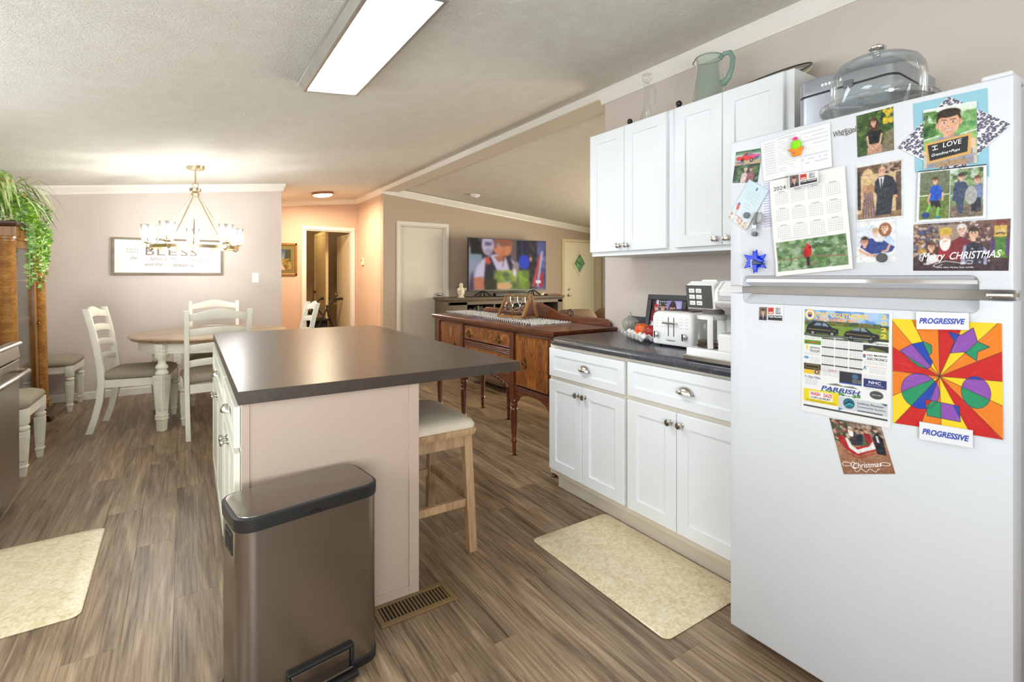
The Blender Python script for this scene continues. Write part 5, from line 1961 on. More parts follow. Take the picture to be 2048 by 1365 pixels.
sbm = thing('soundbar', 'black soundbar lying on the console in front of the television', 'soundbar', (4.36, 6.65, .9495))
MB().box(-.31, -.04, 0, .31, .04, .062).build('body', BLACKP, sbm, smooth=None, bevel=.01)
MB().box(.19, -.0415, .03, .196, -.0395, .036).build('status_light', emitter('green_led', (.1, 1, .3, 1), 2), sbm, smooth=None)
fg = thing('figurine', 'small white bearded figurine at the left end of the media console', 'figurine', (3.475, 6.66, .949))
IV = M('ivory_ceramic', rgb(236, 226, 200), .4)
MB().lathe([(.001, 0), (.05, 0), (.052, .012), (.03, .02), (.034, .03), (.05, .06), (.055, .10), (.045, .14), (.03, .155), (.001, .16)], seg=18).build('robe', IV, fg, smooth=50)
MB().ball((0, 0, .178), .028).ball((-.005, -.018, .158), .022, 10, 7, (1, .7, 1.3)).build('head', IV, fg, smooth=60)
MB().lathe([(.031, .185), (.032, .192), (.024, .205), (.012, .218), (.001, .222)], seg=14).build('cap', IV, fg, smooth=50)
MB().tube([(-.045, 0, .13), (-.055, -.03, .10), (-.02, -.05, .105)], [.016, .014, .010], 8).tube([(.045, 0, .13), (.06, -.03, .115), (.05, -.055, .14)], [.016, .014, .010], 8).build('arms', IV, fg, smooth=50)
tr = thing('wooden_tray', 'thin dark red wooden tray at the right end of the media console', 'tray', (5.22, 6.70, .949))
MB().box(-.14, -.07, 0, .14, .09, .012).build('base', M('tray_red', rgb(110, 46, 30), .4), tr, smooth=None, bevel=.002)
MB().box(-.14, -.07, .012, .14, -.06, .022).box(-.14, .08, .012, .14, .09, .022).box(-.14, -.06, .012, -.13, .08, .022).box(.13, -.06, .012, .14, .08, .022).build('rim', M('tray_red', rgb(110, 46, 30), .4), tr, smooth=None)
sh_ = thing('seashell', 'small white seashell ornament beside the dark red tray on the console', 'ornament', (4.985, 6.66, .949))
MB().ball((0, 0, .02), .022, 10, 7, (1.6, 1, .9)).ball((.028, 0, .026), .016, 8, 6).build('shell', IV, sh_, smooth=60)
MB().tube([(.0, -.015, .035), (.02, -.02, .045), (.03, -.01, .05)], [.006, .005, .002], 6).build('spire', IV, sh_, smooth=60)

BROWNF = M('brown_upholstery', rgb(112, 88, 66), .8, var=.12, vscale=30, bump=.2)
sf = thing('sofa', 'brown upholstered sofa with rounded back cushions behind the sideboard', 'sofa', (4.02, 4.95, 0), R(0))
def cushion(hx, hy, hz, c, rz=0):
    rs = []
    n = 20
    for i in range(1, 10):
        t_ = PI * i / 10
        z = -math.cos(t_)
        r = math.sin(t_) ** .45
        rs.append([(c[0] + hx * r * math.copysign(abs(math.cos(2 * PI * k / n)) ** .55, math.cos(2 * PI * k / n)), c[1] + hy * r * math.copysign(abs(math.sin(2 * PI * k / n)) ** .55, math.sin(2 * PI * k / n)), c[2] + hz * z) for k in range(n)])
    return MB().rings(rs)
MB().box(-1.0, -.40, .06, 1.0, .42, .40).build('base', BROWNF, sf, smooth=None, bevel=.03)
MB().box(-1.0, -.46, .30, 1.0, -.28, .74).build('back', BROWNF, sf, smooth=None, bevel=.05)
for k, x in enumerate((-.64, 0, .64)):
    cushion(.33, .13, .24, (x, -.26, .63)).build('back_cushion', BROWNF, sf, smooth=70)
    MB().box(x - .315, -.22, .40, x + .315, .42, .50).build('seat_cushion', BROWNF, sf, smooth=None, bevel=.04)
for s in (-1, 1):
    MB().box(s * 1.08 - .10, -.44, .06, s * 1.08 + .10, .42, .60).build('arm', BROWNF, sf, smooth=None, bevel=.06)
    for y in (-.38, .34):
        MB().box(s * .95 - .03, y - .03, 0, s * .95 + .03, y + .03, .07).build('foot', DARKWOOD, sf, smooth=None)

# ------------------------------------------------------------------ things on the dining and hall walls
sg = thing('wall_sign', 'white framed BLESS sign with wooden frame on the dining room wall', 'sign', (-.115, YB - .001, 1.48))
s0, s1, sz0, sz1 = -.620, .388, 1.283, 1.678
fr = MB()
for a in ((s0, sz0, s1, sz0 + .022), (s0, sz1 - .022, s1, sz1), (s0, sz0 + .022, s0 + .022, sz1 - .022), (s1 - .022, sz0 + .022, s1, sz1 - .022)):
    fr.box(a[0], YB - .028, a[1], a[2], YB - .001, a[3])
fr.build('frame', wood('sign_frame', rgb(96, 84, 70), rgb(132, 118, 100), rgb(156, 142, 122), 'x', .6, 1.0, rand=False), sg, w=True, smooth=None, bevel=.001)
for k in range(4):
    za, zb = sz0 + .02 + k * .0888, sz0 + .02 + (k + 1) * .0888
    MB().box(s0 + .02, YB - .014, za + .0008, s1 - .02, YB - .002, zb - .0008).build('board', M('sign_white', rgb(240, 238, 232), .6, var=.02, stretch=(1, 1, 20)), sg, w=True, smooth=None)
sq = [(s0 + .02, YB - .0145, sz1 - .02), (s1 - .02, YB - .0145, sz1 - .02), (s1 - .02, YB - .0145, sz0 + .02), (s0 + .02, YB - .0145, sz0 + .02)]
LT = dict(n=(0, -1, 0), lift=.0006)
for it in (('B', .275, .21, .355, .46), ('L', .38, .25, .455, .46), ('E', .485, .25, .565, .46), ('S', .60, .24, .67, .47), ('S', .69, .24, .76, .47)):
    lettering(sq, [it], sg, TAUPE_PRINT, name='letter', **LT)
lettering(sq, [('the', .14, .50, .20, .60, .35), ('before us', .315, .50, .475, .62, .35), ('the', .50, .50, .56, .60, .35), ('beside us', .70, .52, .87, .64, .35), ('and the', .265, .68, .43, .79, .35), ('between us', .53, .69, .725, .81, .35)], sg, TAUPE_PRINT, **LT)
lettering(sq, [('food', .225, .535, .295, .595, .2), ('family', .58, .535, .675, .61, .2), ('love', .45, .72, .515, .78, .2)], sg, M('sign_grey', rgb(206, 200, 192), .6), **LT)
tw = MB()
W_, H_ = s1 - s0 - .04, sz1 - sz0 - .04
for s, cx_ in ((-1, .205), (1, .815)):
    X0 = s0 + .02 + W_ * cx_
    Z0 = sz1 - .02 - H_ * .335
    P2 = lambda a, b: (X0 + s * a, Z0 + b)
    def stroke(a0, b0, a1, b1, wd):
        (ax, az), (bx, bz) = P2(a0, b0), P2(a1, b1)
        L = math.hypot(bx - ax, bz - az)
        nx_, nz_ = -(bz - az) / L * wd, (bx - ax) / L * wd
        tw.prism([(ax - nx_, az - nz_), (bx - nx_, bz - nz_), (bx + nx_, bz + nz_), (ax + nx_, az + nz_)], YB - .0156, YB - .0150, 'y')
    def leaf(a, b, da, db, wd):
        (ax, az), (bx, bz) = P2(a, b), P2(a + da, b + db)
        L = math.hypot(bx - ax, bz - az)
        nx_, nz_ = -(bz - az) / L * wd, (bx - ax) / L * wd
        mx, mz = (ax + bx) / 2, (az + bz) / 2
        tw.prism([(ax, az), (mx - nx_, mz - nz_), (bx, bz), (mx + nx_, mz + nz_)], YB - .0156, YB - .0150, 'y')
    stroke(-.05, 0, .075, 0, .0009)
    for k in range(5):
        for t_ in (-1, 1):
            a0 = -.02 + .022 * k
            stroke(a0, 0, a0 + .016, t_ * .012, .0006)
            leaf(a0 + .014, t_ * .010, .016, t_ * .012, .0042)
tw.build('leaf_sprigs', TAUPE_PRINT, sg, w=True, smooth=None)

lsw = thing('light_switch', 'white single toggle switch plate on the dining wall near the hall', 'switch', (.727, YB, 1.248))
MB().box(-.035, -.006, -.057, .035, 0, .057).build('plate', WHITEP, lsw, smooth=None, bevel=.002)
MB().box(-.005, -.016, -.004, .005, -.005, .014).build('toggle', WHITEP, lsw, smooth=None, bevel=.001)
ot = thing('wall_outlet', 'white duplex outlet low on the dining wall behind the table', 'outlet', (-.05, YB, .34))
MB().box(-.035, -.006, -.057, .035, 0, .057).build('plate', WHITEP, ot, smooth=None, bevel=.002)
for z in (-.026, .026):
    s_ = MB().box(-.016, -.0085, z - .015, .016, -.005, z + .015).build('socket', WHITEP, ot, smooth=None, bevel=.003)
    MB().box(-.008, -.0092, z - .004, -.005, -.0084, z + .008).box(.005, -.0092, z - .004, .008, -.0084, z + .008).build('slots', BLK, s_, smooth=None)

pf = thing('framed_picture', 'gilt framed landscape print with green mat on the hall end wall', 'picture', (1.25, YH, 1.53))
f0, f1, g0, g1 = 1.0, 1.500, 1.277, 1.785
GILT = M('gilt_wood', rgb(150, 104, 48), .4, .25, var=.15, vscale=20)
fr = MB()
for a, b in (((f0, g0), (f1, g0 + .035)), ((f0, g1 - .035), (f1, g1)), ((f0, g0), (f0 + .035, g1)), ((f1 - .035, g0), (f1, g1))):
    fr.box(a[0], YH - .022, a[1], b[0], YH - .001, b[1])
fr.build('frame', GILT, pf, w=True, smooth=None, bevel=.006)
MB().box(f0 + .03, YH - .010, g0 + .03, f1 - .03, YH - .002, g1 - .03).build('mat_board', M('green_mat', rgb(118, 104, 58), .8), pf, w=True, smooth=None)
pc = Pic(60, 70, (70, 90, 110), 9)
pc.grad((58, 78, 110), (130, 150, 170), 0, .45).grad((150, 130, 60), (120, 90, 60), .45, 1)
pc.po([(0, .1), (.2, .2), (.28, .5), (0, .55)], (46, 60, 34)).po([(.75, .05), (1, 0), (1, .6), (.7, .5)], (60, 66, 34)).po([(.35, .4), (.5, .15), (.65, .4)], (110, 120, 140))
pc.blotch([(160, 140, 50), (120, 110, 50), (200, 170, 90), (90, 80, 46)], 40, .45, .95, 0, 1, .07, .7).po([(.3, 1), (.45, .6), (.55, .6), (.75, 1)], (196, 170, 140)).el(.25, .62, .08, .07, (230, 200, 120))
sheet('print', [(f0 + .09, YH - .0115, g1 - .10), (f1 - .09, YH - .0115, g1 - .10), (f1 - .09, YH - .0115, g0 + .09), (f0 + .09, YH - .0115, g0 + .09)], pc, INK, parent=pf, plane_n=(0, -1, 0))
th_ = thing('thermostat', 'small white thermostat on the warm lit hall side wall', 'thermostat', (2.44, 8.08, 1.505))
MB().box(-.025, -.045, -.055, 0, .045, .055).build('body', M('thermostat_cream', rgb(238, 226, 206), .4), th_, smooth=None, bevel=.006)
MB().box(-.0265, -.015, .005, -.0245, .03, .038).build('display', M('lcd_grey', rgb(120, 116, 96), .3), th_, smooth=None)

# ------------------------------------------------------------------ rollator walker in the room behind the hall
wk = thing('rollator_walker', 'black rollator walker with seat standing just inside the hall doorway', 'walker', (1.93, 9.02, 0), R(14))
TUBE = M('walker_frame', rgb(26, 24, 26), .35)
for s in (-1, 1):
    y = s * .24
    MB().tube([(-.26, y, .10), (-.05, y, .52), (.10, y, .80), (.16, y, .86), (.28, y, .88)], .014, 8).build('rear_upright', TUBE, wk, smooth=50)
    MB().tube([(.28, y, .10), (.08, y, .60), (.05, y, .78)], .014, 8).build('front_leg', TUBE, wk, smooth=50)
    MB().tube([(.20, y, .872), (.34, y, .882)], .020, 10).build('hand_grip', BLACKP, wk, smooth=50)
    MB().tube([(.30, y, .85), (.27, y - s * .02, .80), (.18, y - s * .02, .79)], .007, 6).build('brake_lever', NICKEL, wk, smooth=50)
    for x in (-.26, .28):
        w_ = MB().tube([(x + .085 * math.cos(a), y, .10 + .085 * math.sin(a)) for a in [2 * PI * k / 24 for k in range(24)]], .015, 8, True)
        w_.tube([(x, y - .02, .10), (x, y + .02, .10)], .02, 10)
        for k in range(5):
            a = 2 * PI * k / 5
            w_.tube([(x, y, .10), (x + .08 * math.cos(a), y, .10 + .08 * math.sin(a))], .008, 6)
        w_.build('wheel', BLACKP, wk, smooth=50)
MB().box(-.16, -.21, .505, .16, .21, .54).build('seat', BLACKP, wk, smooth=None, bevel=.012)
MB().box(-.10, -.17, .30, .12, .17, .50).build('basket', M('walker_bag', rgb(34, 30, 40), .7), wk, smooth=None, bevel=.02)
MB().tube([(-.02, -.24, .62), (-.14, -.18, .78), (-.17, 0, .80), (-.14, .18, .78), (-.02, .24, .62)], .016, 8).build('back_strap', BLACKP, wk, smooth=50)

# ------------------------------------------------------------------ things on the counter
ZC = .9055
jr = thing('lidded_jar', 'cut glass lidded jar with a finial at the far end of the slate counter', 'jar', (2.27, 2.14, ZC))
CUT = glass('cut_glass', (.86, .87, .82), .38, rgb(206, 204, 192), .08)
def lobed(prof, n, amp, c=(0, 0, 0)):
    return [[(c[0] + r * (1 + amp * (k % 2)) * math.cos(2 * PI * k / n), c[1] + r * (1 + amp * (k % 2)) * math.sin(2 * PI * k / n), c[2] + z) for k in range(n)] for r, z in prof]
MB().rings(lobed([(.024, 0), (.028, .004), (.020, .012), (.026, .02), (.043, .05), (.047, .07), (.045, .082)], 36, .05), cap=True).build('bowl', CUT, jr, smooth=25)
MB().rings(lobed([(.047, .083), (.045, .090), (.030, .104), (.012, .112)], 36, .05)).lathe([(.005, .110), (.006, .118), (.011, .126), (.010, .134), (.004, .14), (.001, .142)], seg=12).build('lid', CUT, jr, smooth=25)

et = thing('egg_tray', 'white ceramic egg crate holding fruit beside the toaster', 'tray', (2.128, 1.945, ZC), R(0))
et.rotation_euler = (0, 0, math.atan2(1.80 - 2.09, 2.05 - 2.205) + PI)
nx, ny = 5, 2
sx, sy = .31, .115
N1, N2 = 61, 25
vs = []
for layer in (0, 1):
    for j in range(N2):
        for i in range(N1):
            u, v = i / (N1 - 1), j / (N2 - 1)
            h = .026 + .020 * math.cos(2 * PI * nx * u) * .5 + .020 * math.cos(2 * PI * ny * v) * .5
            h = max(h, .002)
            vs.append(((u - .5) * sx, (v - .5) * sy, h + (.004 if layer else 0)))
n = N1 * N2
fs = [(j * N1 + i, j * N1 + i + 1, (j + 1) * N1 + i + 1, (j + 1) * N1 + i) for j in range(N2 - 1) for i in range(N1 - 1)]
fs2 = [tuple(n + k for k in f[::-1]) for f in fs]
rim = [i for i in range(N1)] + [j * N1 + N1 - 1 for j in range(1, N2)] + [(N2 - 1) * N1 + i for i in range(N1 - 2, -1, -1)] + [j * N1 for j in range(N2 - 2, 0, -1)]
fs3 = [(rim[k], rim[(k + 1) % len(rim)], n + rim[(k + 1) % len(rim)], n + rim[k]) for k in range(len(rim))]
MB().add(vs, fs + fs2 + fs3).build('crate', M('egg_ceramic', rgb(240, 240, 238), .2), et, smooth=80)


def fruit_mat(name, cols):
    t = NT(name)
    co = t.coords((1, 1, .35))
    a = t.noise(co, 14, 4, .6)
    t.l(t.ramp(a, [(.32, rgb(*cols[0])), (.5, rgb(*cols[1])), (.68, rgb(*cols[2]))]), t.b.inputs['Base Color'])
    t.b.inputs['Roughness'].default_value = .28
    return t.m


for lab, loc, r, cols in (('orange-red apple on the egg crate, in front of the photo frame', (2.150, 1.940, ZC + .060), .040, ((196, 50, 24), (226, 104, 34), (232, 160, 60))),
                          ('dark red apple on the egg crate, touching the toaster', (2.115, 1.848, ZC + .062), .036, ((120, 20, 26), (164, 34, 38), (190, 70, 56)))):
    f = thing('apple', lab, 'apple', (loc[0], loc[1], loc[2] - r * .85))
    prof = []
    for k in range(15):
        t_ = PI * k / 14
        rr_ = math.sin(t_) * (1 + .06 * math.cos(t_)) * r
        z = -math.cos(t_) * r * .92 + (.010 if False else 0)
        if k > 10:
            z -= .010 * ((k - 10) / 4) ** 1.6 * (1.3 if k == 14 else 1)
        prof.append((max(rr_, .0008), z + r * .9))
    MB().lathe(prof, seg=24).build('flesh', fruit_mat('apple_skin_%d' % cols[0][0], cols), f, smooth=80)
    MB().tube([(0, 0, r * 1.62), (.002, 0, r * 1.9), (.006, .002, r * 2.12)], [.0018, .0015, .0022], 6).build('stem', DARKWOOD, f, smooth=60)
gl = thing('garlic_bulb', 'small pale garlic bulb behind the apples on the egg crate', 'garlic', (2.20, 1.905, ZC + .048))
MB().rings(lobed([(.010, 0), (.024, .008), (.028, .02), (.020, .034), (.008, .046), (.005, .056)], 14, .08)).build('cloves', M('garlic_white', rgb(232, 226, 214), .5), gl, smooth=50)
MB().tube([(0, 0, .05), (.006, -.012, .062), (.01, -.03, .066)], [.004, .004, .003], 6).build('stalk', M('garlic_stalk', rgb(190, 184, 170), .6), gl, smooth=60)

ff = thing('framed_photo', 'black framed photo of smiling people leaning behind the toaster', 'photo frame', (2.285, 1.90, ZC + .002))
ff.rotation_euler = (0, R(10), 0)
W2, H2 = .138, .250
fr = MB()
for a in ((-W2, 0, W2, .03), (-W2, H2 - .03, W2, H2), (-W2, .03, -W2 + .03, H2 - .03), (W2 - .03, .03, W2, H2 - .03)):
    fr.prism([(a[0], a[1]), (a[2], a[1]), (a[2], a[3]), (a[0], a[3])], -.018, .004, 'x')
FBLK = M('frame_black', rgb(52, 54, 60), .4)
fr.build('frame', FBLK, ff, smooth=None, bevel=.003)
MB().box(-.002, -W2 + .01, .01, .004, W2 - .01, H2 - .01).build('back_board', FBLK, ff, smooth=None)
MB().prism([(.004, .03), (.11, .0205), (.115, .0215), (.006, .15)], -.02, .02, 'y').build('easel_leg', FBLK, ff, smooth=None)
pc = Pic(88, 76, (150, 140, 170), 21)
pc.v = pc.v * 1.55
pc.h = pc.h / 1.55
pc.grad((120, 108, 130), (90, 84, 110)).rc(0, 0, .14, .6, (70, 48, 44)).rc(.14, .0, .22, .5, (206, 206, 226)).rc(.24, .02, .5, .45, (40, 40, 46))
for i in range(4):
    for j in range(3):
        pc.rc(.26 + i * .065, .05 + j * .12, .30 + i * .065, .12 + j * .12, (190, 190, 200))
pc.rc(.5, 0, 1, .8, (150, 134, 196)).rc(.76, 0, 1, .4, (176, 166, 220))
pc.po([(0, 1), (.03, .55), (.12, .46), (.22, .5), (.28, .7), (.26, 1)], (136, 44, 52)).head(.15, .36, .062, (226, 160, 130), (60, 40, 30), cap=(206, 40, 44))
pc.po([(.24, 1), (.26, .6), (.38, .52), (.5, .6), (.54, 1)], (40, 40, 48)).head(.37, .36, .075, (224, 164, 132), (50, 36, 28))
pc.el(.68, .5, .13, .46, (60, 40, 44)).po([(.5, 1), (.54, .85), (.66, .78), (.84, .9), (.86, 1)], (40, 60, 170)).head(.68, .42, .098, (226, 176, 156), (54, 36, 36))
pc.po([(.78, 1), (.8, .9), (.92, .84), (1, .9), (1, 1)], (60, 80, 190)).head(.89, .62, .085, (224, 168, 150), (80, 60, 50), cap=(44, 84, 214)).po([(.77, .6), (1, .56), (1, .62), (.78, .66)], (36, 70, 196))
pc.h = 76
pc.v = pc.v / 1.55
sheet('photo', [wm(ff) @ Vector(p) for p in ((-.004, W2 - .028, H2 - .028), (-.004, -W2 + .028, H2 - .028), (-.004, -W2 + .028, .028), (-.004, W2 - .028, .028))], pc, INK, parent=ff)

to = thing('toaster', 'white four-slice toaster with two levers on the slate counter', 'toaster', (2.18, 1.655, ZC), R(0))
TXF, TW, TH, TD = -.135, .125, .178, .27
def ringx(z, e=0, r=.02):
    return [(x + TXF + TD / 2, y, z) for x, y in rr2(TD / 2 - e, TW - e, r, 5)]
MB().rings([ringx(.010, .004), ringx(.014, .001), ringx(.02, 0), ringx(TH - .03, 0), ringx(TH - .012, .005), ringx(TH - .003, .014), ringx(TH, .024)]).build('body', WHITEP, to, smooth=50)
MB().rings([ringx(TH - .0005, .045, .01), ringx(TH + .003, .047, .01)]).build('top_plate', NICKEL, to, smooth=None)
for k in range(4):
    y = -.078 + k * .052
    MB().box(TXF + .055, y - .014, TH + .0025, TXF + TD - .055, y + .014, TH + .0036).build('bread_slot', M('slot_black', rgb(26, 24, 22), .6), to, smooth=None)
for y in (-.017, .017):
    MB().box(TXF - .0008, y - .0022, .055, TXF + .001, y + .0022, .150).build('lever_slot', BLK, to, smooth=None)
MB().box(TXF - .022, -.040, .118, TXF - .004, .040, .127).build('lever', CHROME, to, smooth=None, bevel=.003)
for y in (-.016, .016):
    MB().tube([(TXF, y, .1225), (TXF - .008, y, .1225)], .003, 6).build('lever_stem', CHROME, to, smooth=40)
for y in (.085, -.085):
    kb = MB().lathe([(.001, 0), (.016, 0), (.016, .006), (.013, .012), (.001, .013)], seg=20, M=Matrix.Translation((TXF, y, .058)) @ Matrix.Rotation(R(-90), 4, 'Y'))
    kb.box(TXF - .024, y - .004, .042, TXF - .010, y + .004, .076)
    kb.build('dial', CHROME, to, smooth=35)
mk = MB()
for s in (-1, 1):
    for i in range(2):
        for j in range(4):
            mk.box(TXF - .0006, s * .075 + (i - .5) * .034 - .011, .100 + j * .015, TXF + .001, s * .075 + (i - .5) * .034 + .008, .1013 + j * .015)
mk.build('button_marks', GREY_PRINT, to, smooth=None)
tqd = [wm(to) @ Vector(p) for p in ((TXF, .125, .178), (TXF, -.125, .178), (TXF, -.125, 0), (TXF, .125, 0))]
lettering(tqd, [('Cuisinart', .38, .77, .60, .83, 0, .012)], to, M('navy_print', rgb(60, 70, 110), .5), lift=.0007)
for x in (TXF + .03, TXF + TD - .03):
    for y in (-.1, .1):
        MB().box(x - .012, y - .012, 0, x + .012, y + .012, .011).build('foot', BLACKP, to, smooth=None)

cm = thing('coffee_maker', 'white dual coffee maker with glass carafe beside the refrigerator', 'coffee maker', (1.96, 1.235, ZC), R(0))
q_ = lambda mb, n, m=WHITEP, **k: mb.build(n, m, cm, w=True, **k)
bx0, bx1, by0, by1 = 1.80, 2.13, 1.075, 1.395
q_(MB().box(bx0 + .012, by0, ZC, bx1, by1 - .008, ZC + .052), 'base', smooth=None, bevel=.005)
q_(MB().box(bx0, by0, ZC + .001, bx0 + .02, by1, ZC + .022), 'base_trim', NICKEL, smooth=None, bevel=.003)
q_(MB().box(bx1 - .11, by0, ZC, bx1, by1 - .01, ZC + .30), 'water_tank', smooth=None, bevel=.012)
q_(MB().prism([(bx0 + .030, ZC + .218), (bx1, ZC + .218), (bx1, ZC + .335), (bx0 + .052, ZC + .335), (bx0 + .018, ZC + .318)], 1.258, by1 - .002, 'y'), 'brew_head', smooth=None, bevel=.004)
cp = q_(MB().prism([(bx0 + .027, ZC + .222), (bx0 + .034, ZC + .222), (bx0 + .022, ZC + .318), (bx0 + .015, ZC + .318)], 1.268, by1 - .004, 'y'), 'control_panel', M('panel_grey', rgb(84, 82, 80), .25), smooth=None)
nrmx = lambda z: bx0 + .027 - (z - ZC - .222) * .125 - .0005
for i in range(2):
    for j in range(3):
        z = ZC + .243 + j * .026
        y = 1.362 - i * .034
        b_ = MB().prism([(nrmx(z - .009) - .003, z - .009), (nrmx(z - .009) + .002, z - .009), (nrmx(z + .009) + .002, z + .009), (nrmx(z + .009) - .003, z + .009)], y - .0135, y + .0135, 'y').build('button', WHITEP, cp, w=True, smooth=None, bevel=.002)
        MB().box(nrmx(z) - .0036, y - .007, z - .002, nrmx(z) - .001, y + .007, z + .001).build('button_mark', GREY_PRINT, cp, w=True, smooth=None)
q_(MB().box(bx0 + .08, 1.285, ZC + .333, bx1 - .08, 1.36, ZC + .342), 'lid', smooth=None, bevel=.004)
q_(MB().lathe([(.036, 0), (.045, .02), (.045, .05), (.001, .05)], (1.915, 1.325, ZC + .170), 24), 'filter_basket', M('basket_grey', rgb(120, 118, 114), .4), smooth=40)
# single-serve side
q_(MB().prism([(bx0 + .03, ZC + .232), (bx0 + .10, ZC + .20), (bx1 - .1, ZC + .20), (bx1 - .1, ZC + .338), (bx0 + .055, ZC + .338), (bx0 + .012, ZC + .30), (bx0 + .008, ZC + .25)], by0, 1.252, 'y'), 'single_serve_head', smooth=None, bevel=.008)
q_(MB().prism([(bx0 + .007, ZC + .256), (bx0 + .003, ZC + .30), (bx0 + .046, ZC + .336), (bx0 + .058, ZC + .330), (bx0 + .02, ZC + .262)], 1.105, 1.232, 'y'), 'pod_door', M('pod_grey', rgb(206, 208, 212), .2, .3), smooth=None, bevel=.004)
q_(MB().prism([(bx0 + .002, ZC + .276), (bx0 + .000, ZC + .30), (bx0 + .040, ZC + .336), (bx0 + .046, ZC + .333)], 1.118, 1.220, 'y'), 'pod_handle', smooth=None, bevel=.003)
q_(MB().box(bx0 + .012, by0 + .005, ZC + .05, bx0 + .125, 1.235, ZC + .122), 'cup_stand', smooth=None, bevel=.006)
q_(MB().box(bx0 + .020, by0 + .012, ZC + .1215, bx0 + .118, 1.228, ZC + .126), 'drip_grate', NICKEL, smooth=None)
q_(MB().box(bx1 - .13, by0, ZC + .05, bx1 - .10, 1.252, ZC + .2), 'splash_plate', M('splash_steel', rgb(170, 172, 176), .25, 1.0), smooth=None)
ccx, ccy = 1.905, 1.325
cf = q_(MB().lathe([(.045, .0), (.056, .004), (.060, .03), (.060, .10), (.056, .118), (.054, .12)], (ccx, ccy, ZC + .053), 32, cap=False), 'carafe', GLASS, smooth=60)
MB().lathe([(.001, .003), (.054, .004), (.058, .025), (.001, .025)], (ccx, ccy, ZC + .053), 28).build('coffee', glass('weak_coffee', (.62, .52, .42), .25, rgb(120, 96, 76)), cf, w=True, smooth=40)
MB().lathe([(.056, .118), (.060, .120), (.061, .136), (.045, .142), (.001, .143)], (ccx, ccy, ZC + .053), 28).build('carafe_lid', WHITEP, cf, w=True, smooth=40)
MB().lathe([(.046, -.001), (.061, .003), (.061, .009), (.057, .009)], (ccx, ccy, ZC + .0515), 28, cap=False).build('carafe_base', BLACKP, cf, w=True, smooth=40)
hd_ = Vector((-.55, -.835, 0)).normalized()
hd_ = Vector((-.86, -.5, 0)).normalized()
pA = [Vector((ccx, ccy, ZC + .053 + z)) + hd_ * r for r, z in ((.056, .128), (.078, .130), (.086, .118), (.086, .02), (.080, .006), (.064, .010))]
mb = MB()
sd_ = Vector((-hd_.y, hd_.x, 0))
rs = []
for i, p in enumerate(pA):
    t_ = (pA[min(i + 1, 5)] - pA[max(i - 1, 0)]).normalized()
    nn = t_.cross(sd_).normalized()
    rs.append([p + sd_ * a * .0115 + nn * b * .006 for a, b in ((-1, -1), (1, -1), (1, 1), (-1, 1))])
mb.rings(rs).build('carafe_handle', WHITEP, cf, w=True, smooth=30, bevel=.003)

# ------------------------------------------------------------------ on top of the wall cabinets
ZT = 2.1285
cr = thing('glass_cruet', 'tall clear glass cruet with stopper standing on the left wall cabinet', 'cruet', (2.26, 2.0, ZT))
MB().lathe([(.001, .002), (.052, .002), (.054, .01), (.045, .05), (.026, .10), (.017, .15), (.015, .225), (.017, .235), (.022, .25)], seg=28, cap=False).build('body', GLASS, cr, smooth=60)
MB().lathe([(.001, .245), (.012, .247), (.010, .262), (.022, .27), (.029, .282), (.029, .308), (.024, .313), (.001, .314)], seg=20).build('stopper', GLASS, cr, smooth=40)
MB().tube([(0, -.016, .225), (0, -.045, .232), (0, -.060, .20), (0, -.058, .14), (0, -.048, .105), (0, -.033, .088)], [.006, .006, .006, .0055, .006, .008], 10).build('handle', GLASS, cr, smooth=60)

pi = thing('glass_pitcher', 'pale green glass pitcher standing on the right wall cabinet', 'pitcher', (2.24, 1.575, ZT))
prof = [(.001, .003), (.080, .003), (.084, .02), (.080, .07), (.068, .14), (.060, .19), (.060, .215), (.066, .245)]
rs = []
for r, z in prof:
    ring = []
    for k in range(40):
        a = 2 * PI * k / 40
        x, y = r * math.cos(a), r * math.sin(a)
        if z > .2:
            s = max(0, math.cos(a - PI / 2)) ** 10
            y += s * .028 * (z - .19) / .055
        ring.append((x, y, z))
    rs.append(ring)
MB().rings(rs, cap=False).build('body', GLASS_GREEN, pi, smooth=60)
MB().tube(rs[-1], .0035, 8, True).build('rim', GLASS_GREEN, pi, smooth=60)
MB().tube([(0, -.060, .222), (0, -.085, .238), (0, -.118, .232), (0, -.132, .20), (0, -.126, .15), (0, -.106, .11), (0, -.078, .092)], [.012, .012, .012, .012, .012, .014, .018], 12).build('handle', glass('green_handle', (.74, .86, .82), .34, rgb(136, 172, 160)), pi, smooth=60)

for k, (lab, lean, ry, rz_, y) in enumerate((('large oval glass platter leaning on the wall above the cabinet beside the refrigerator', 31, .185, .130, 1.31), ('oval cream platter leaning behind the glass platter on the wall cabinet', 35, .165, .115, 1.305))):
    pm_ = thing('platter', lab, 'platter', (2.215 + .05 * k, y, ZT + .004))
    pm_.rotation_euler = (0, R(90 - lean), 0)
    # disc lies in local yz, leaning back to the wall
    def disc(sc, x):
        return [(x, ry * sc * math.cos(2 * PI * i / 48), rz_ + rz_ * sc * math.sin(2 * PI * i / 48)) for i in range(48)]
    MB().rings([disc(1.0, .0), disc(.985, .006), disc(.75, .016), disc(.72, .018)]).build('plate', GLASS if k == 0 else M('cream_plate', rgb(214, 204, 180), .3), pm_, smooth=50)
    MB().tube(disc(1.0, -.001), .0035, 6, True).build('rim', M('platter_rim_dark', rgb(52, 52, 48), .3) if k == 0 else M('cream_plate', rgb(214, 204, 180), .3), pm_, smooth=60)
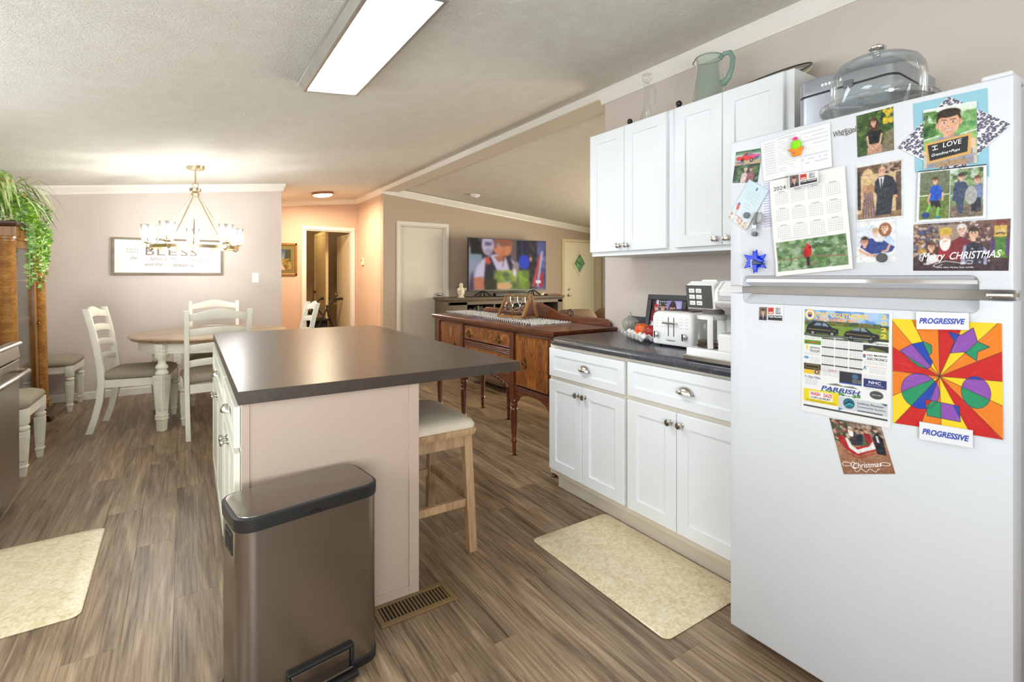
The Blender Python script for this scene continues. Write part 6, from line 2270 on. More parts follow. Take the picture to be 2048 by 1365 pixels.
for lab, y in (('small round black stopper near the front edge of the left wall cabinet top', 2.04), ('small round black stopper at the foot of the green pitcher', 1.69)):
    o = thing('round_stopper', lab, 'stopper', (2.16 if y > 2 else 2.15, y, ZT))
    MB().lathe([(.001, 0), (.010, 0), (.012, .008), (.010, .018)], seg=14).build('peg', BLACKP, o)
    MB().ball((0, 0, .030), .016, 14, 9).build('ball', BLACKP, o, smooth=70)

# ------------------------------------------------------------------ on top of the refrigerator
ZF = 1.7235
bm_ = thing('bread_machine', 'silver lidded bread machine at the back of the refrigerator top', 'bread machine', (2.12, .82, ZF), R(0))
SILV = M('silver_paint', rgb(168, 172, 180), .3, .45, var=.01)
BY0, BY1, BXF, BXB = .675, .992, 1.95, 2.33
def rbx(z, e=0, r=.035):
    return [(x + (BXF + BXB) / 2, y + (BY0 + BY1) / 2, z) for x, y in rr2((BXB - BXF) / 2 - e, (BY1 - BY0) / 2 - e, r, 6)]
MB().rings([rbx(ZF, .01), rbx(ZF + .01), rbx(ZF + .205), ]).build('body', SILV, bm_, w=True, smooth=35)
MB().rings([rbx(ZF + .205, .004), rbx(ZF + .213, .004)]).build('seam', M('seam_black', rgb(40, 40, 42), .5), bm_, w=True, smooth=35)
MB().rings([rbx(ZF + .213), rbx(ZF + .262), rbx(ZF + .272, .01), rbx(ZF + .276, .03)]).build('lid', SILV, bm_, w=True, smooth=45)
MB().rings([rbx(ZF + .2755, .028), rbx(ZF + .279, .034)]).build('lid_trim', M('seam_black', rgb(40, 40, 42), .5), bm_, w=True, smooth=None)
MB().box(BXF - .008, .80, ZF + .200, BXF + .004, .83, ZF + .225).build('latch', M('latch_grey', rgb(110, 112, 116), .4), bm_, w=True, smooth=None, bevel=.002)
bl = MB()
for k in range(6):
    bl.box(BXF - .0006, .905 - k * .012, ZF + .232, BXF + .001, .897 - k * .012, ZF + .241)
bl.build('badge_marks', WHT, bm_, w=True, smooth=None)

cd = thing('cake_stand', 'clear glass domed cake stand on top of the refrigerator', 'cake stand', (1.765, .660, 1.7235))
MB().lathe([(.001, .001), (.060, .001), (.062, .006), (.035, .016), (.028, .030), (.05, .040), (.142, .044), (.149, .050), (.150, .062), (.147, .062), (.143, .052), (.05, .047), (.001, .046)], seg=56, cap=False).build('plate', GLASS, cd, smooth=50)
MB().lathe([(.120, .049), (.121, .060), (.121, .135), (.117, .160), (.104, .182), (.08, .196), (.04, .204), (.012, .206)], seg=56, cap=False).build('dome', GLASS, cd, smooth=60)
MB().lathe([(.012, .205), (.010, .214), (.012, .219), (.022, .224), (.024, .232), (.018, .238), (.001, .239)], seg=24).build('knob', CHROME, cd, smooth=50)

# ------------------------------------------------------------------ papers, photos and magnets on the refrigerator
# every sheet is given by its corners (y, z) on the door: top left, top right, bottom right, bottom left
XP = XFR - .0004
def quad(c, d=0.0):
    return [(XP - d, y, z) for y, z in c]


Qd = dict(
    car=[(1.018, 1.691), (0.928, 1.686), (0.931, 1.638), (1.024, 1.645)],
    fam=[(1.024, 1.6445), (0.931, 1.6375), (0.941, 1.576), (1.032, 1.587)],
    list=[(0.930, 1.706), (0.717, 1.717), (0.710, 1.584), (0.920, 1.573)],
    pad=[(0.927, 1.576), (0.891, 1.575), (0.890, 1.413), (0.925, 1.409)],
    bluecard=[(0.968, 1.589), (0.901, 1.542), (0.981, 1.417), (1.047, 1.467)],
    cal24=[(0.898, 1.571), (0.676, 1.581), (0.652, 1.283), (0.874, 1.261)],
    biz1=[(0.830, 1.578), (0.743, 1.577), (0.742, 1.542), (0.828, 1.535)],
    girl=[(0.648, 1.717), (0.560, 1.719), (0.558, 1.602), (0.645, 1.599)],
    couple=[(0.648, 1.572), (0.539, 1.574), (0.538, 1.418), (0.647, 1.416)],
    lying=[(0.648, 1.415), (0.554, 1.413), (0.555, 1.301), (0.649, 1.300)],
    teal=[(0.516, 1.714), (0.371, 1.710), (0.368, 1.498), (0.512, 1.533)],
    leop=[(0.551, 1.606), (0.443, 1.712), (0.331, 1.613), (0.430, 1.510)],
    boy=[(0.494, 1.690), (0.390, 1.685), (0.389, 1.535), (0.493, 1.539)],
    twin=[(0.504, 1.534), (0.372, 1.528), (0.373, 1.399), (0.508, 1.401)],
    merry=[(0.515, 1.397), (0.331, 1.395), (0.335, 1.274), (0.516, 1.276)],
    biz2=[(0.937, 1.162), (0.855, 1.167), (0.855, 1.115), (0.939, 1.114)],
    police=[(0.796, 1.165), (0.562, 1.164), (0.566, 0.850), (0.800, 0.846)],
    art=[(0.562, 1.147), (0.346, 1.151), (0.343, 0.880), (0.561, 0.866)],
    prog1=[(0.508, 1.169), (0.404, 1.172), (0.403, 1.131), (0.507, 1.124)],
    prog2=[(0.501, 0.885), (0.396, 0.889), (0.396, 0.846), (0.501, 0.840)],
    sleigh=[(0.720, 0.842), (0.588, 0.848), (0.555, 0.730), (0.681, 0.688)])
SK = (222, 170, 140)
LIFT = {'police': .0022, 'biz1': .0017, 'biz2': .0017, 'prog1': .0017, 'prog2': .0017}


def put(key, name, pic, label, cat, d=0.0, m=None, group=None, lift=None, th=.0008):
    pic.c = pic.c * .88
    if name == 'photo_print' or key == 'merry':
        # photographic softness: slight blur, broad light variation and grain
        c = pic.c
        c[1:-1, 1:-1] = (c[1:-1, 1:-1] * 4 + c[:-2, 1:-1] + c[2:, 1:-1] + c[1:-1, :-2] + c[1:-1, 2:]) / 8
        pic.grain(.028).grain(.022, 3).grain(.02, 7)
    o = sheet(name, quad(Qd[key], d), pic, m or INK, label, cat, None, group, lift, th)
    return o


def words(key, o, items, m, d=0.0, liftf=None):
    return lettering(quad(Qd[key], d), items, o, m, lift=LIFT.get(key, .0014), liftf=liftf)


# red car, couple in the garden
pc = Pic(54, 34, (190, 206, 196), 2)
pc.grad((60, 100, 70), (150, 176, 150), 0, .3).grad((186, 204, 200), (170, 190, 188), .3, .7).grad((196, 176, 140), (190, 160, 130), .7, 1)
pc.po([(.03, .42), (.3, .36), (.36, .2), (.6, .16), (.72, .34), (.98, .38), (.94, .62), (.7, .74), (.1, .66)], (222, 66, 60)).po([(.38, .24), (.48, .2), (.48, .36), (.36, .36)], (70, 80, 100)).po([(.5, .2), (.6, .19), (.69, .35), (.5, .36)], (110, 130, 160)).po([(.55, .38), (.97, .36), (.9, .5), (.55, .46)], (216, 90, 170)).el(.30, .68, .06, .12, (40, 36, 44)).el(.66, .72, .07, .14, (40, 36, 44)).el(.66, .72, .035, .07, (200, 200, 206)).po([(.74, .6), (.96, .46), (.97, .62), (.78, .76)], (90, 120, 150)).blotch([(80, 80, 170)], 12, .78, .95, .03, .4, .03, .6)
put('car', 'photo_print', pc, 'small photo of a red classic car at the upper left of the freezer door', 'photo', .0012)
pc = Pic(52, 40, (60, 76, 56), 3)
pc.blotch([(90, 120, 70), (40, 50, 40), (120, 140, 110), (60, 80, 90)], 60, 0, 1, 0, 1, .08, .7)
pc.po([(.3, 1), (.34, .5), (.5, .42), (.58, .6), (.55, 1)], (226, 196, 200)).po([(.5, 1), (.56, .5), (.7, .42), (.84, .55), (.82, 1)], (150, 100, 110)).head(.47, .30, .07, SK, (220, 214, 200)).head(.68, .26, .075, SK, (80, 60, 50))
put('fam', 'photo_print', pc, 'small photo of a couple before shrubs, directly under the red car photo', 'photo')
# notepad, list
pc = Pic(24, 60, (238, 238, 244), 4)
pc.scrawl(.15, .06, .9, 18, .05, (120, 120, 190), .03, .6)
put('pad', 'notepad', pc, 'narrow white notepad hanging behind the bird calendar and pale blue card', 'notepad', m=INK_MATTE)
pc = Pic(120, 74, (240, 240, 240), 5)
pc.scrawl(.06, .10, .22, 13, .062, (140, 140, 146), .008, .5).scrawl(.27, .14, .52, 13, .058, (150, 150, 156), .006, .5, .2).scrawl(.62, .10, .97, 4, .09, (150, 150, 196), .009, .55, .25).scrawl(.60, .62, .95, 3, .085, (130, 130, 196), .009, .55, .3)
pc.li([(.60, .02), (.605, .98)], .006, (216, 216, 216)).li([(.03, .5), (.97, .48)], .005, (226, 226, 226)).scrawl(.28, .06, .55, 1, .1, (130, 130, 170), .01, .5)
wv = lambda u, v: .004 * np.sin(PI * u) * (.4 + .6 * v) + .006 * np.clip(u - .8, 0, 1) * 5 * v * .5
put('list', 'paper_list', pc, 'creased white paper with faint handwriting under the cactus magnet', 'paper', .0022, INK_MATTE, lift=wv)
# pale blue card
pc = Pic(46, 66, (214, 230, 236), 6)
pc.grad((204, 226, 234), (228, 236, 240)).scrawl(.2, .22, .8, 4, .06, (150, 170, 190), .012, .5, .2).scrawl(.35, .5, .65, 2, .07, (150, 160, 180), .014, .5, .2)
pc.po([(.5, .08), (.56, .07), (.56, .14), (.5, .14)], (60, 60, 70)).blotch([(230, 150, 110), (236, 190, 120), (150, 190, 130), (220, 120, 110)], 36, .82, .99, .02, .98, .035, .85).po([(.08, .62), (.2, .58), (.26, .7), (.14, .74)], (226, 110, 110)).po([(.06, .62), (.14, .54), (.22, .58)], (90, 90, 170)).li([(.2, .73), (.24, .86)], .012, (150, 130, 110))
put('bluecard', 'greeting_card', pc, 'tilted pale blue card with flowers and a birdhouse at the freezer edge', 'card', .0034)

# 2024 calendar with a red bird
pc = Pic(150, 190, (243, 241, 238), 7)
for r in range(3):
    for c in range(4):
        u0, v0 = .07 + c * .225, .135 + r * .175
        pc.rc(u0 + .05, v0 - .004, u0 + .14, v0 + .004, (150, 148, 146), .8)
        pc.rc(u0, v0 + .012, u0 + .19, v0 + .0145, (170, 168, 166), .7)
        for i in range(7):
            for j in range(5):
                pc.rc(u0 + .008 + i * .027, v0 + .028 + j * .022, u0 + .018 + i * .027, v0 + .037 + j * .022, (150, 150, 152), .75)
for i in range(30):
    pc.rc(.12 + i * .02, .625, .134 + i * .02, .632, (150, 150, 150), .6)
g0, g1, h0, h1 = .035, .955, .655, .955
pc.rc(g0, h0, g1, h1, (110, 140, 96))
pc.blotch([(70, 110, 60), (140, 166, 120), (170, 190, 150), (60, 90, 56), (190, 200, 186), (104, 146, 80)], 170, h0, h1, g0, g1, .035, .6)
for k in range(60):
    a = pc.rng.uniform(-.5, .5)
    u, v = pc.rng.uniform(g0, g1 - .1), pc.rng.uniform(h0 + .02, h1 - .02)
    pc.li([(u, v), (u + .07 * math.cos(a), v + .05 * math.sin(a))], .004, [(70, 100, 60), (200, 210, 190), (54, 80, 50)][k % 3], .6)
pc.li([(.05, .83), (.22, .845), (.42, .815), (.65, .845), (.93, .86)], .014, (150, 112, 88)).li([(.62, .84), (.5, .94)], .007, (130, 100, 80)).li([(.7, .86), (.86, .74)], .006, (110, 90, 60)).li([(.35, .9), (.6, .905)], .006, (150, 120, 96))
pc.po([(.43, .83), (.475, .83), (.475, .925), (.44, .925)], (70, 36, 40)).el(.455, .785, .055, .052, (208, 36, 40), rot=.3).po([(.44, .76), (.45, .69), (.46, .70), (.50, .735), (.50, .77)], (216, 40, 38)).el(.485, .742, .028, .022, (216, 40, 38)).el(.497, .746, .014, .012, (40, 26, 26)).po([(.505, .74), (.53, .75), (.505, .758)], (226, 120, 70)).el(.43, .80, .03, .04, (170, 30, 38), a=.8)
wv24 = lambda u, v: .003 + .010 * np.sin(PI * np.clip(v, 0, 1)) * .5 + .012 * np.clip(v - .85, 0, 1) * 4 * .6 + .006 * np.clip(u - .85, 0, 1) * 5 * (.3 + v)
o = put('cal24', 'calendar', pc, 'white 2024 calendar with a red bird photo on the freezer door', 'calendar', .0012, INK_MATTE, lift=wv24)
words('cal24', o, [('2024', .055, .075, .23, .115)], BLK, .0012, wv24)


def biz(key, label, d):
    pc = Pic(56, 32, (240, 240, 242), 8)
    pc.rc(.03, .06, .36, .94, (120, 104, 92)).po([(.03, .94), (.08, .68), (.19, .6), (.31, .68), (.36, .94)], (48, 52, 66)).po([(.16, .62), (.23, .62), (.2, .9)], (236, 236, 240)).li([(.195, .66), (.19, .9)], .02, (160, 40, 40)).head(.195, .38, .085, (220, 168, 140), (66, 48, 38))
    pc.rc(.40, .10, .62, .52, (206, 44, 32)).rc(.40, .60, .96, .92, (46, 46, 50))
    for i in range(4):
        pc.rc(.70, .12 + i * .11, .90, .17 + i * .11, (120, 120, 124), .9)
    o = put(key, 'business_card_magnet', pc, label, 'magnet', d, th=.0012)
    words(key, o, [('ALFA', .43, .36, .60, .48, 0, .02), ('TYLER WILLIAMS', .42, .64, .94, .74, 0, .015)], WHT, d)
    words(key, o, [('AUTO', .70, .10, .80, .17), ('HOME', .70, .21, .82, .28), ('LIFE', .70, .32, .78, .39), ('BUSINESS', .70, .43, .90, .50)], BLK, d)


biz('biz1', 'business card magnet with a man in a suit, holding up the bird calendar', .017)
biz('biz2', 'business card magnet with a man in a suit, at the left of the lower door', .0)

# girl in a garden
pc = Pic(72, 84, (60, 84, 40), 10)
pc.blotch([(50, 80, 36), (80, 110, 50), (36, 56, 30), (104, 130, 60)], 90, 0, 1, 0, 1, .07, .7).blotch([(236, 196, 40), (206, 180, 50)], 30, 0, .35, .72, 1, .05, .85).po([(.62, 1), (.8, .55), (1, .5), (1, 1)], (126, 116, 90))
pc.po([(.27, .98), (.30, .78), (.36, .72), (.62, .72), (.68, .82), (.68, 1), (.27, 1)], (188, 140, 118)).blotch([(140, 80, 70), (220, 190, 170)], 30, .76, 1, .3, .66, .015, .8)
pc.po([(.24, .55), (.34, .44), (.48, .42), (.64, .44), (.72, .54), (.62, .6), (.62, .76), (.34, .76), (.34, .6)], (26, 24, 26)).li([(.29, .56), (.31, .74), (.44, .87)], .05, SK).li([(.68, .56), (.64, .74), (.52, .87)], .05, SK)
pc.el(.47, .30, .14, .16, (80, 54, 40)).po([(.36, .28), (.58, .28), (.62, .5), (.54, .46), (.42, .46), (.34, .52)], (80, 54, 40)).head(.47, .26, .085, (226, 178, 146), (84, 56, 40))
put('girl', 'photo_print', pc, 'photo of a girl in a black top and patterned skirt before greenery', 'photo', th=.0015)
# couple in evening dress
pc = Pic(84, 108, (226, 226, 224), 11)
pc.rc(.02, .02, .98, .97, (214, 184, 140)).rc(.02, .02, .98, .18, (110, 84, 64)).blotch([(70, 50, 40), (190, 170, 150)], 40, .02, .2, .55, .98, .04, .7).rc(.86, .2, .98, .9, (96, 76, 64)).rc(.02, .1, .1, .8, (60, 46, 44)).grad((160, 126, 92), (130, 104, 80), .86, .97)
pc.rc(0, 0, .02, 1, (230, 230, 232)).rc(.975, 0, 1, 1, (230, 230, 232)).rc(0, .975, 1, 1, (230, 230, 232)).rc(0, 0, 1, .018, (230, 230, 232))
pc.po([(.10, .95), (.16, .55), (.14, .4), (.2, .33), (.34, .33), (.41, .42), (.38, .55), (.44, .95)], (176, 130, 92))
for k in range(5):
    pc.po([(.13 + k * .065, .95), (.19 + k * .035, .5), (.21 + k * .035, .5), (.165 + k * .065, .95)], (84, 80, 116), .8)
pc.li([(.14, .4), (.11, .52), (.17, .6)], .045, SK).el(.26, .22, .13, .15, (214, 184, 130)).head(.265, .19, .075, (228, 182, 150), (216, 188, 136))
pc.po([(.42, .92), (.46, .55), (.40, .5), (.42, .32), (.52, .24), (.66, .23), (.80, .28), (.88, .42), (.90, .58), (.80, .60), (.76, .92)], (44, 46, 54)).po([(.50, .26), (.62, .25), (.55, .52)], (236, 236, 240)).po([(.545, .28), (.575, .28), (.57, .5), (.545, .54)], (40, 40, 52)).el(.86, .62, .035, .025, SK).head(.575, .145, .085, (222, 168, 138), (190, 180, 170), bald=True)
put('couple', 'photo_print', pc, 'photo of a blonde woman in a gown and a bald man in a suit', 'photo', th=.0022)
# family piled up on the floor
pc = Pic(76, 80, (236, 234, 234), 12)
pc.rc(.02, .1, .5, .6, (206, 216, 232), .6)
pc.po([(.52, .95), (.45, .5), (.55, .3), (.8, .28), (.98, .5), (.97, .72), (.8, .8)], (190, 206, 230)).po([(.1, .62), (.3, .42), (.62, .42), (.85, .58), (.98, .64), (.9, .76), (.4, .8), (.25, .72)], (42, 60, 130)).po([(.42, .4), (.6, .28), (.72, .36), (.68, .52), (.5, .5)], (226, 222, 222)).li([(.1, .7), (.3, .82), (.48, .84)], .07, SK).li([(.85, .6), (.8, .72), (.68, .76)], .06, SK).el(.74, .22, .16, .17, (150, 96, 62)).head(.73, .18, .10, (232, 190, 164), (156, 100, 66)).head(.50, .27, .085, (236, 196, 170), (190, 150, 110)).head(.22, .50, .105, (220, 162, 132), (84, 66, 56))
put('lying', 'photo_print', pc, 'photo of a family piled on a white floor, man in blue lowest', 'photo')

# teal paper, leopard diamond, boy with a chalkboard
put('teal', 'colored_paper', Pic(24, 30, (150, 200, 216), 13).grain(.006), 'plain light blue sheet of paper at the upper right of the freezer door', 'paper', m=INK_MATTE)
pc = Pic(110, 110, (238, 236, 236), 14)
for i in range(14):
    for j in range(14):
        u, v = (i + .5 + .35 * (j % 2) + pc.rng.uniform(-.2, .2)) / 14, (j + .5 + pc.rng.uniform(-.2, .2)) / 14
        r = pc.rng.uniform(.020, .030)
        for a in np.arange(0, pc.rng.uniform(3.4, 5.2), .8) + pc.rng.uniform(0, 6):
            pc.el(u + r * math.cos(a), v + r * .9 * math.sin(a), .013, .012, (62, 60, 84), a=.95)
        pc.el(u, v, r * .6, r * .55, (150, 146, 172), a=.8)
put('leop', 'patterned_card', pc, 'leopard spotted diamond card between the blue paper and the boy photo', 'card', .0012)
pc = Pic(106, 118, (150, 186, 130), 15)
pc.grad((232, 238, 232), (170, 200, 150), 0, .3).grad((120, 170, 100), (150, 196, 120), .3, .75).grad((190, 190, 170), (206, 196, 176), .75, 1).blotch([(60, 110, 50), (90, 130, 60), (40, 80, 40)], 46, .05, .5, 0, .3, .05, .75).blotch([(110, 160, 90), (150, 190, 130)], 30, .12, .3, .55, 1, .06, .6).blotch([(90, 150, 90)], 16, .3, .4, .3, 1, .06, .5)
pc.li([(.0, .52), (.3, .48)], .02, (240, 240, 240)).li([(.7, .5), (1, .46)], .02, (240, 240, 240)).li([(.8, .5), (.95, .62)], .018, (236, 236, 236))
pc.po([(.06, 1), (.1, .62), (.3, .50), (.66, .5), (.9, .6), (.95, 1)], (150, 148, 160)).po([(.2, 1), (.25, .92), (.8, .9), (.85, 1)], (170, 140, 106))
pc.rc(.39, .38, .58, .52, (214, 160, 128)).el(.49, .25, .235, .20, (58, 42, 34)).el(.49, .29, .205, .195, (226, 172, 138)).el(.49, .12, .225, .075, (58, 42, 34)).po([(.27, .22), (.30, .12), (.68, .10), (.72, .2), (.6, .15), (.38, .16)], (58, 42, 34)).el(.275, .31, .035, .05, (216, 158, 126)).el(.705, .29, .035, .05, (216, 158, 126))
for s in (-1, 1):
    pc.el(.49 + s * .085, .275, .032, .016, (246, 240, 236)).el(.49 + s * .085, .275, .016, .015, (50, 36, 30)).li([(.49 + s * .04, .236), (.49 + s * .09, .228), (.49 + s * .13, .238)], .014, (70, 50, 40))
pc.el(.49, .335, .03, .022, (210, 150, 120)).el(.49, .40, .075, .022, (250, 246, 242)).li([(.41, .385), (.49, .392), (.57, .385)], .01, (180, 96, 90)).li([(.42, .41), (.49, .425), (.56, .41)], .012, (196, 110, 100))
put('boy', 'photo_print', pc, 'photo of a smiling boy holding a chalkboard over the leopard card', 'photo', .0026)
bq = [(.03, .58), (.92, .50), (.89, .84), (.08, .93)]
pc.po(bq, (196, 150, 84)).po([(.08, .615), (.85, .545), (.83, .80), (.12, .885)], (38, 38, 40)).li([(.17, .645), (.27, .635)], .014, (238, 238, 238)).li([(.22, .64), (.225, .70)], .014, (238, 238, 238)).li([(.18, .705), (.28, .695)], .014, (238, 238, 238)).el(.93, .62, .05, .03, SK).el(.94, .67, .05, .03, SK).el(.93, .72, .045, .028, SK).el(.03, .74, .035, .03, SK)
ob = bpy.data.objects['photo_print.%03d' % (len([x for x in bpy.data.objects if x.name.startswith('photo_print')]) - 1)]
at = ob.data.color_attributes['ink']
n_ = pc.w * pc.h
buf = np.zeros(len(at.data) * 4, np.float32)
at.data.foreach_get('color', buf)
buf = buf.reshape(-1, 4)
buf[:n_, :3] = lin(np.clip(pc.c, 0, 1) * 1.0).reshape(-1, 3)
at.data.foreach_set('color', buf.ravel())
words('boy', ob, [('LOVE', .38, .605, .73, .685, .1, 0, .03), ('Grandma+Pops', .16, .77, .70, .83, .3, 0, .05)], WHT, .0026)
# two photos in one magnetic frame
pc = Pic(130, 108, (236, 238, 240), 16)
pc.rc(.04, .04, .49, .95, (96, 116, 60)).grad((90, 100, 70), (90, 100, 70), 0, .0).rc(.04, .04, .49, .45, (104, 112, 84))
for k in range(16):
    pc.li([(.04 + k * .028, .04), (.04 + k * .028, .4)], .004, (150, 156, 130), .6)
    if k < 11:
        pc.li([(.04, .04 + k * .035), (.49, .04 + k * .035)], .003, (150, 156, 130), .6)
pc.rc(.04, .48, .49, .5, (226, 230, 226)).rc(.04, .5, .49, .95, (106, 124, 58)).blotch([(90, 110, 50), (126, 140, 70)], 40, .52, .95, .05, .48, .03, .5)
pc.po([(.18, .55), (.21, .33), (.28, .29), (.36, .33), (.4, .55), (.34, .57), (.33, .62), (.22, .62)], (30, 84, 190)).li([(.2, .46), (.17, .6), (.2, .66)], .028, SK).li([(.39, .46), (.39, .6)], .028, SK).po([(.21, .6), (.35, .6), (.37, .74), (.3, .74), (.27, .68), (.22, .72)], (30, 30, 36)).li([(.20, .68), (.15, .84)], .035, (120, 200, 60)).li([(.33, .74), (.32, .9)], .035, (120, 200, 60)).el(.14, .87, .06, .065, (36, 60, 120)).el(.32, .92, .035, .02, (40, 120, 190)).head(.275, .22, .045, SK, (90, 60, 40))
pc.rc(.5, .04, .96, .95, (120, 140, 90)).grad((0, 0, 0), (0, 0, 0), 0, 0).blotch([(80, 110, 60), (60, 80, 50), (150, 170, 120), (210, 220, 214)], 70, .04, .55, .5, .96, .05, .7).rc(.5, .72, .96, .95, (126, 108, 92)).blotch([(150, 130, 110), (96, 82, 70)], 24, .74, .95, .5, .96, .04, .6)
pc.po([(.53, .62), (.56, .3), (.64, .24), (.72, .3), (.76, .4), (.70, .6), (.68, .88), (.62, .88), (.58, .64)], (60, 72, 100)).po([(.8, .86), (.8, .5), (.86, .34), (.94, .34), (.96, .5), (.92, .86)], (110, 126, 166)).rc(.80, .6, .93, .86, (44, 44, 52)).el(.795, .55, .085, .17, (168, 168, 166)).head(.655, .19, .05, SK, (60, 50, 46), cap=(70, 60, 60)).head(.88, .27, .05, SK, (110, 70, 50))
put('twin', 'photo_print', pc, 'white framed pair of photos, soccer boy left and two adults right', 'photo', .0034, th=.002)
# Merry Christmas card
pc = Pic(170, 94, (70, 40, 36), 17)
pc.grad((120, 96, 86), (70, 40, 40), 0, .6).grad((66, 38, 38), (58, 36, 40), .6, 1).rc(.22, .05, .55, .5, (176, 158, 142), .7)
pc.blotch([(180, 150, 110), (90, 60, 50), (220, 200, 180), (60, 70, 120), (206, 160, 70)], 110, 0, .75, 0, .2, .025, .75).blotch([(150, 120, 96), (226, 206, 170), (60, 50, 70)], 60, 0, .5, .15, .4, .02, .7).blotch([(190, 160, 150), (110, 70, 60), (226, 210, 200)], 60, 0, .45, .5, .85, .02, .7)
pc.po([(.14, .9), (.17, .66), (.24, .62), (.3, .8)], (226, 216, 220)).head(.205, .5, .045, SK, (90, 60, 44), long=.8)
pc.po([(.27, .75), (.29, .45), (.36, .38), (.43, .45), (.45, .75)], (150, 26, 34)).el(.355, .42, .06, .17, (238, 232, 226)).el(.355, .30, .055, .10, (222, 170, 140)).po([(.29, .26), (.30, .12), (.36, .10), (.42, .12), (.43, .26)], (206, 170, 60)).li([(.31, .37), (.36, .35), (.41, .37)], .014, (240, 236, 232))
pc.po([(.4, .8), (.42, .4), (.52, .3), (.62, .4), (.64, .8)], (124, 34, 42)).head(.53, .17, .05, (224, 180, 160), (226, 220, 214)).po([(.52, .95), (.55, .5), (.64, .42), (.76, .5), (.79, .95)], (44, 42, 58)).po([(.52, .9), (.55, .5), (.58, .48), (.57, .9)], (160, 160, 190)).po([(.75, .5), (.79, .6), (.79, .9), (.76, .9)], (160, 160, 190)).head(.65, .26, .055, (230, 182, 150), (54, 40, 32))
# wooden toy soldier at the right: plain green and purple figure
pc.rc(.84, .02, .98, .2, (120, 60, 50)).rc(.85, .12, .97, .34, (206, 170, 80)).po([(.84, .75), (.85, .35), (.97, .35), (.99, .75)], (74, 120, 44)).rc(.82, .38, .86, .7, (84, 50, 110)).rc(.965, .38, 1, .7, (84, 50, 110)).el(.91, .24, .045, .05, (226, 190, 140)).li([(.87, .28), (.91, .26), (.95, .28)], .012, (60, 40, 30)).el(.91, .66, .05, .05, (130, 170, 60))
pc.grad((60, 38, 40), (58, 36, 42), .88, 1)
for u, v in ((.66, .62), (.72, .83), (.81, .80), (.64, .56), (.13, .86)):
    for a in (0, PI / 3, 2 * PI / 3):
        pc.li([(u - .014 * math.cos(a), v - .025 * math.sin(a)), (u + .014 * math.cos(a), v + .025 * math.sin(a))], .004, (240, 236, 232), .9)
pc.li([(.10, .80), (.07, .76), (.08, .66), (.13, .62), (.17, .64)], .009, (240, 236, 232)).li([(.25, .86), (.36, .80), (.52, .84), (.64, .86), (.65, .80), (.60, .79), (.56, .84)], .008, (240, 236, 232)).li([(.25, .86), (.23, .90), (.27, .93), (.33, .87)], .008, (240, 236, 232))
o = put('merry', 'greeting_card', pc, 'Merry Christmas photo card at the lower right of the freezer door', 'card')
words('merry', o, [('Merry', .10, .63, .36, .84, .35, .008, .02), ('CHRISTMAS', .41, .62, .93, .77, .3, .006, .03)], WHT)
words('merry', o, [('Love, Adam, Marlana, Tyler, and Ella', .28, .915, .66, .95, .1)], WHT)

# police department calendar
pc = Pic(180, 226, (240, 239, 238), 18)
gu0, gu1 = .03, .97
pc.rc(gu0, .015, gu1, .262, (90, 140, 200))
m_ = (pc.v > .015) & (pc.v < .14) & (pc.u > gu0) & (pc.u < gu1)
pc.c[m_] = (np.array([40, 90, 190]) * .45 + np.array([150, 196, 230]) * .55) / 255
pc.blotch([(170, 206, 236), (60, 120, 200), (200, 220, 240)], 30, .015, .12, gu0, gu1, .06, .5).rc(gu0, .125, gu1, .155, (60, 84, 50)).blotch([(50, 76, 44), (80, 100, 50), (120, 110, 50)], 60, .115, .16, gu0, gu1, .03, .8).rc(gu0, .155, gu1, .262, (124, 150, 50)).blotch([(96, 130, 40), (150, 170, 60)], 40, .17, .262, gu0, gu1, .04, .6)
def cruiser(u, v, s, suv):
    k = .58
    pc.el(u + .2 * s, v + .105 * s * k, .22 * s, .03 * s, (60, 80, 30), a=.7)
    body = [(0, .05), (.02, -.05), (.10, -.12), (.26, -.12), (.34, -.03), (.42, .0), (.42, .08), (0, .09)] if suv else [(0, .04), (.02, -.02), (.08, -.04), (.16, -.10), (.28, -.10), (.35, -.03), (.44, .0), (.44, .07), (0, .08)]
    pc.po([(u + a * s, v + b * s * k) for a, b in body], (30, 32, 40)).po([(u + a * s, v + b * s * k) for a, b in ((.10, -.05), (.14, -.10), (.2, -.10), (.2, -.045))], (120, 140, 160)).po([(u + a * s, v + b * s * k) for a, b in ((.215, -.045), (.215, -.10), (.255, -.10), (.30, -.04))], (130, 150, 170)).li([(u + .03 * s, v + .02 * s * k), (u + .38 * s, v + .03 * s * k)], .006, (190, 160, 80))
    for a in (.09, .34):
        pc.el(u + a * s, v + .085 * s * k, .042 * s, .034 * s, (20, 20, 22)).el(u + a * s, v + .085 * s * k, .02 * s, .017 * s, (150, 150, 150))
cruiser(.05, .188, .92, True)
cruiser(.50, .208, .86, False)
pc.rc(gu0, .244, gu1, .262, (28, 30, 26), .85)
for i in range(34):
    pc.rc(.05 + i * .022, .249, .064 + i * .022, .256, (230, 230, 226), .8)
pc.el(.095, .062, .065, .052, (236, 190, 60)).el(.095, .062, .052, .042, (240, 238, 232)).el(.095, .062, .03, .026, (176, 110, 60)).rc(.075, .06, .115, .085, (60, 60, 120)).po([(.07, .06), (.095, .035), (.12, .06)], (206, 160, 60))
for r in range(4):
    for c in range(3):
        u0, v0 = .245 + c * .158, .272 + r * .082
        pc.rc(u0, v0, u0 + .145, v0 + .012, (52, 52, 54))
        for i in range(7):
            for j in range(5):
                pc.rc(u0 + .006 + i * .02, v0 + .019 + j * .0118, u0 + .014 + i * .02, v0 + .0245 + j * .0118, (150, 150, 152), .85)
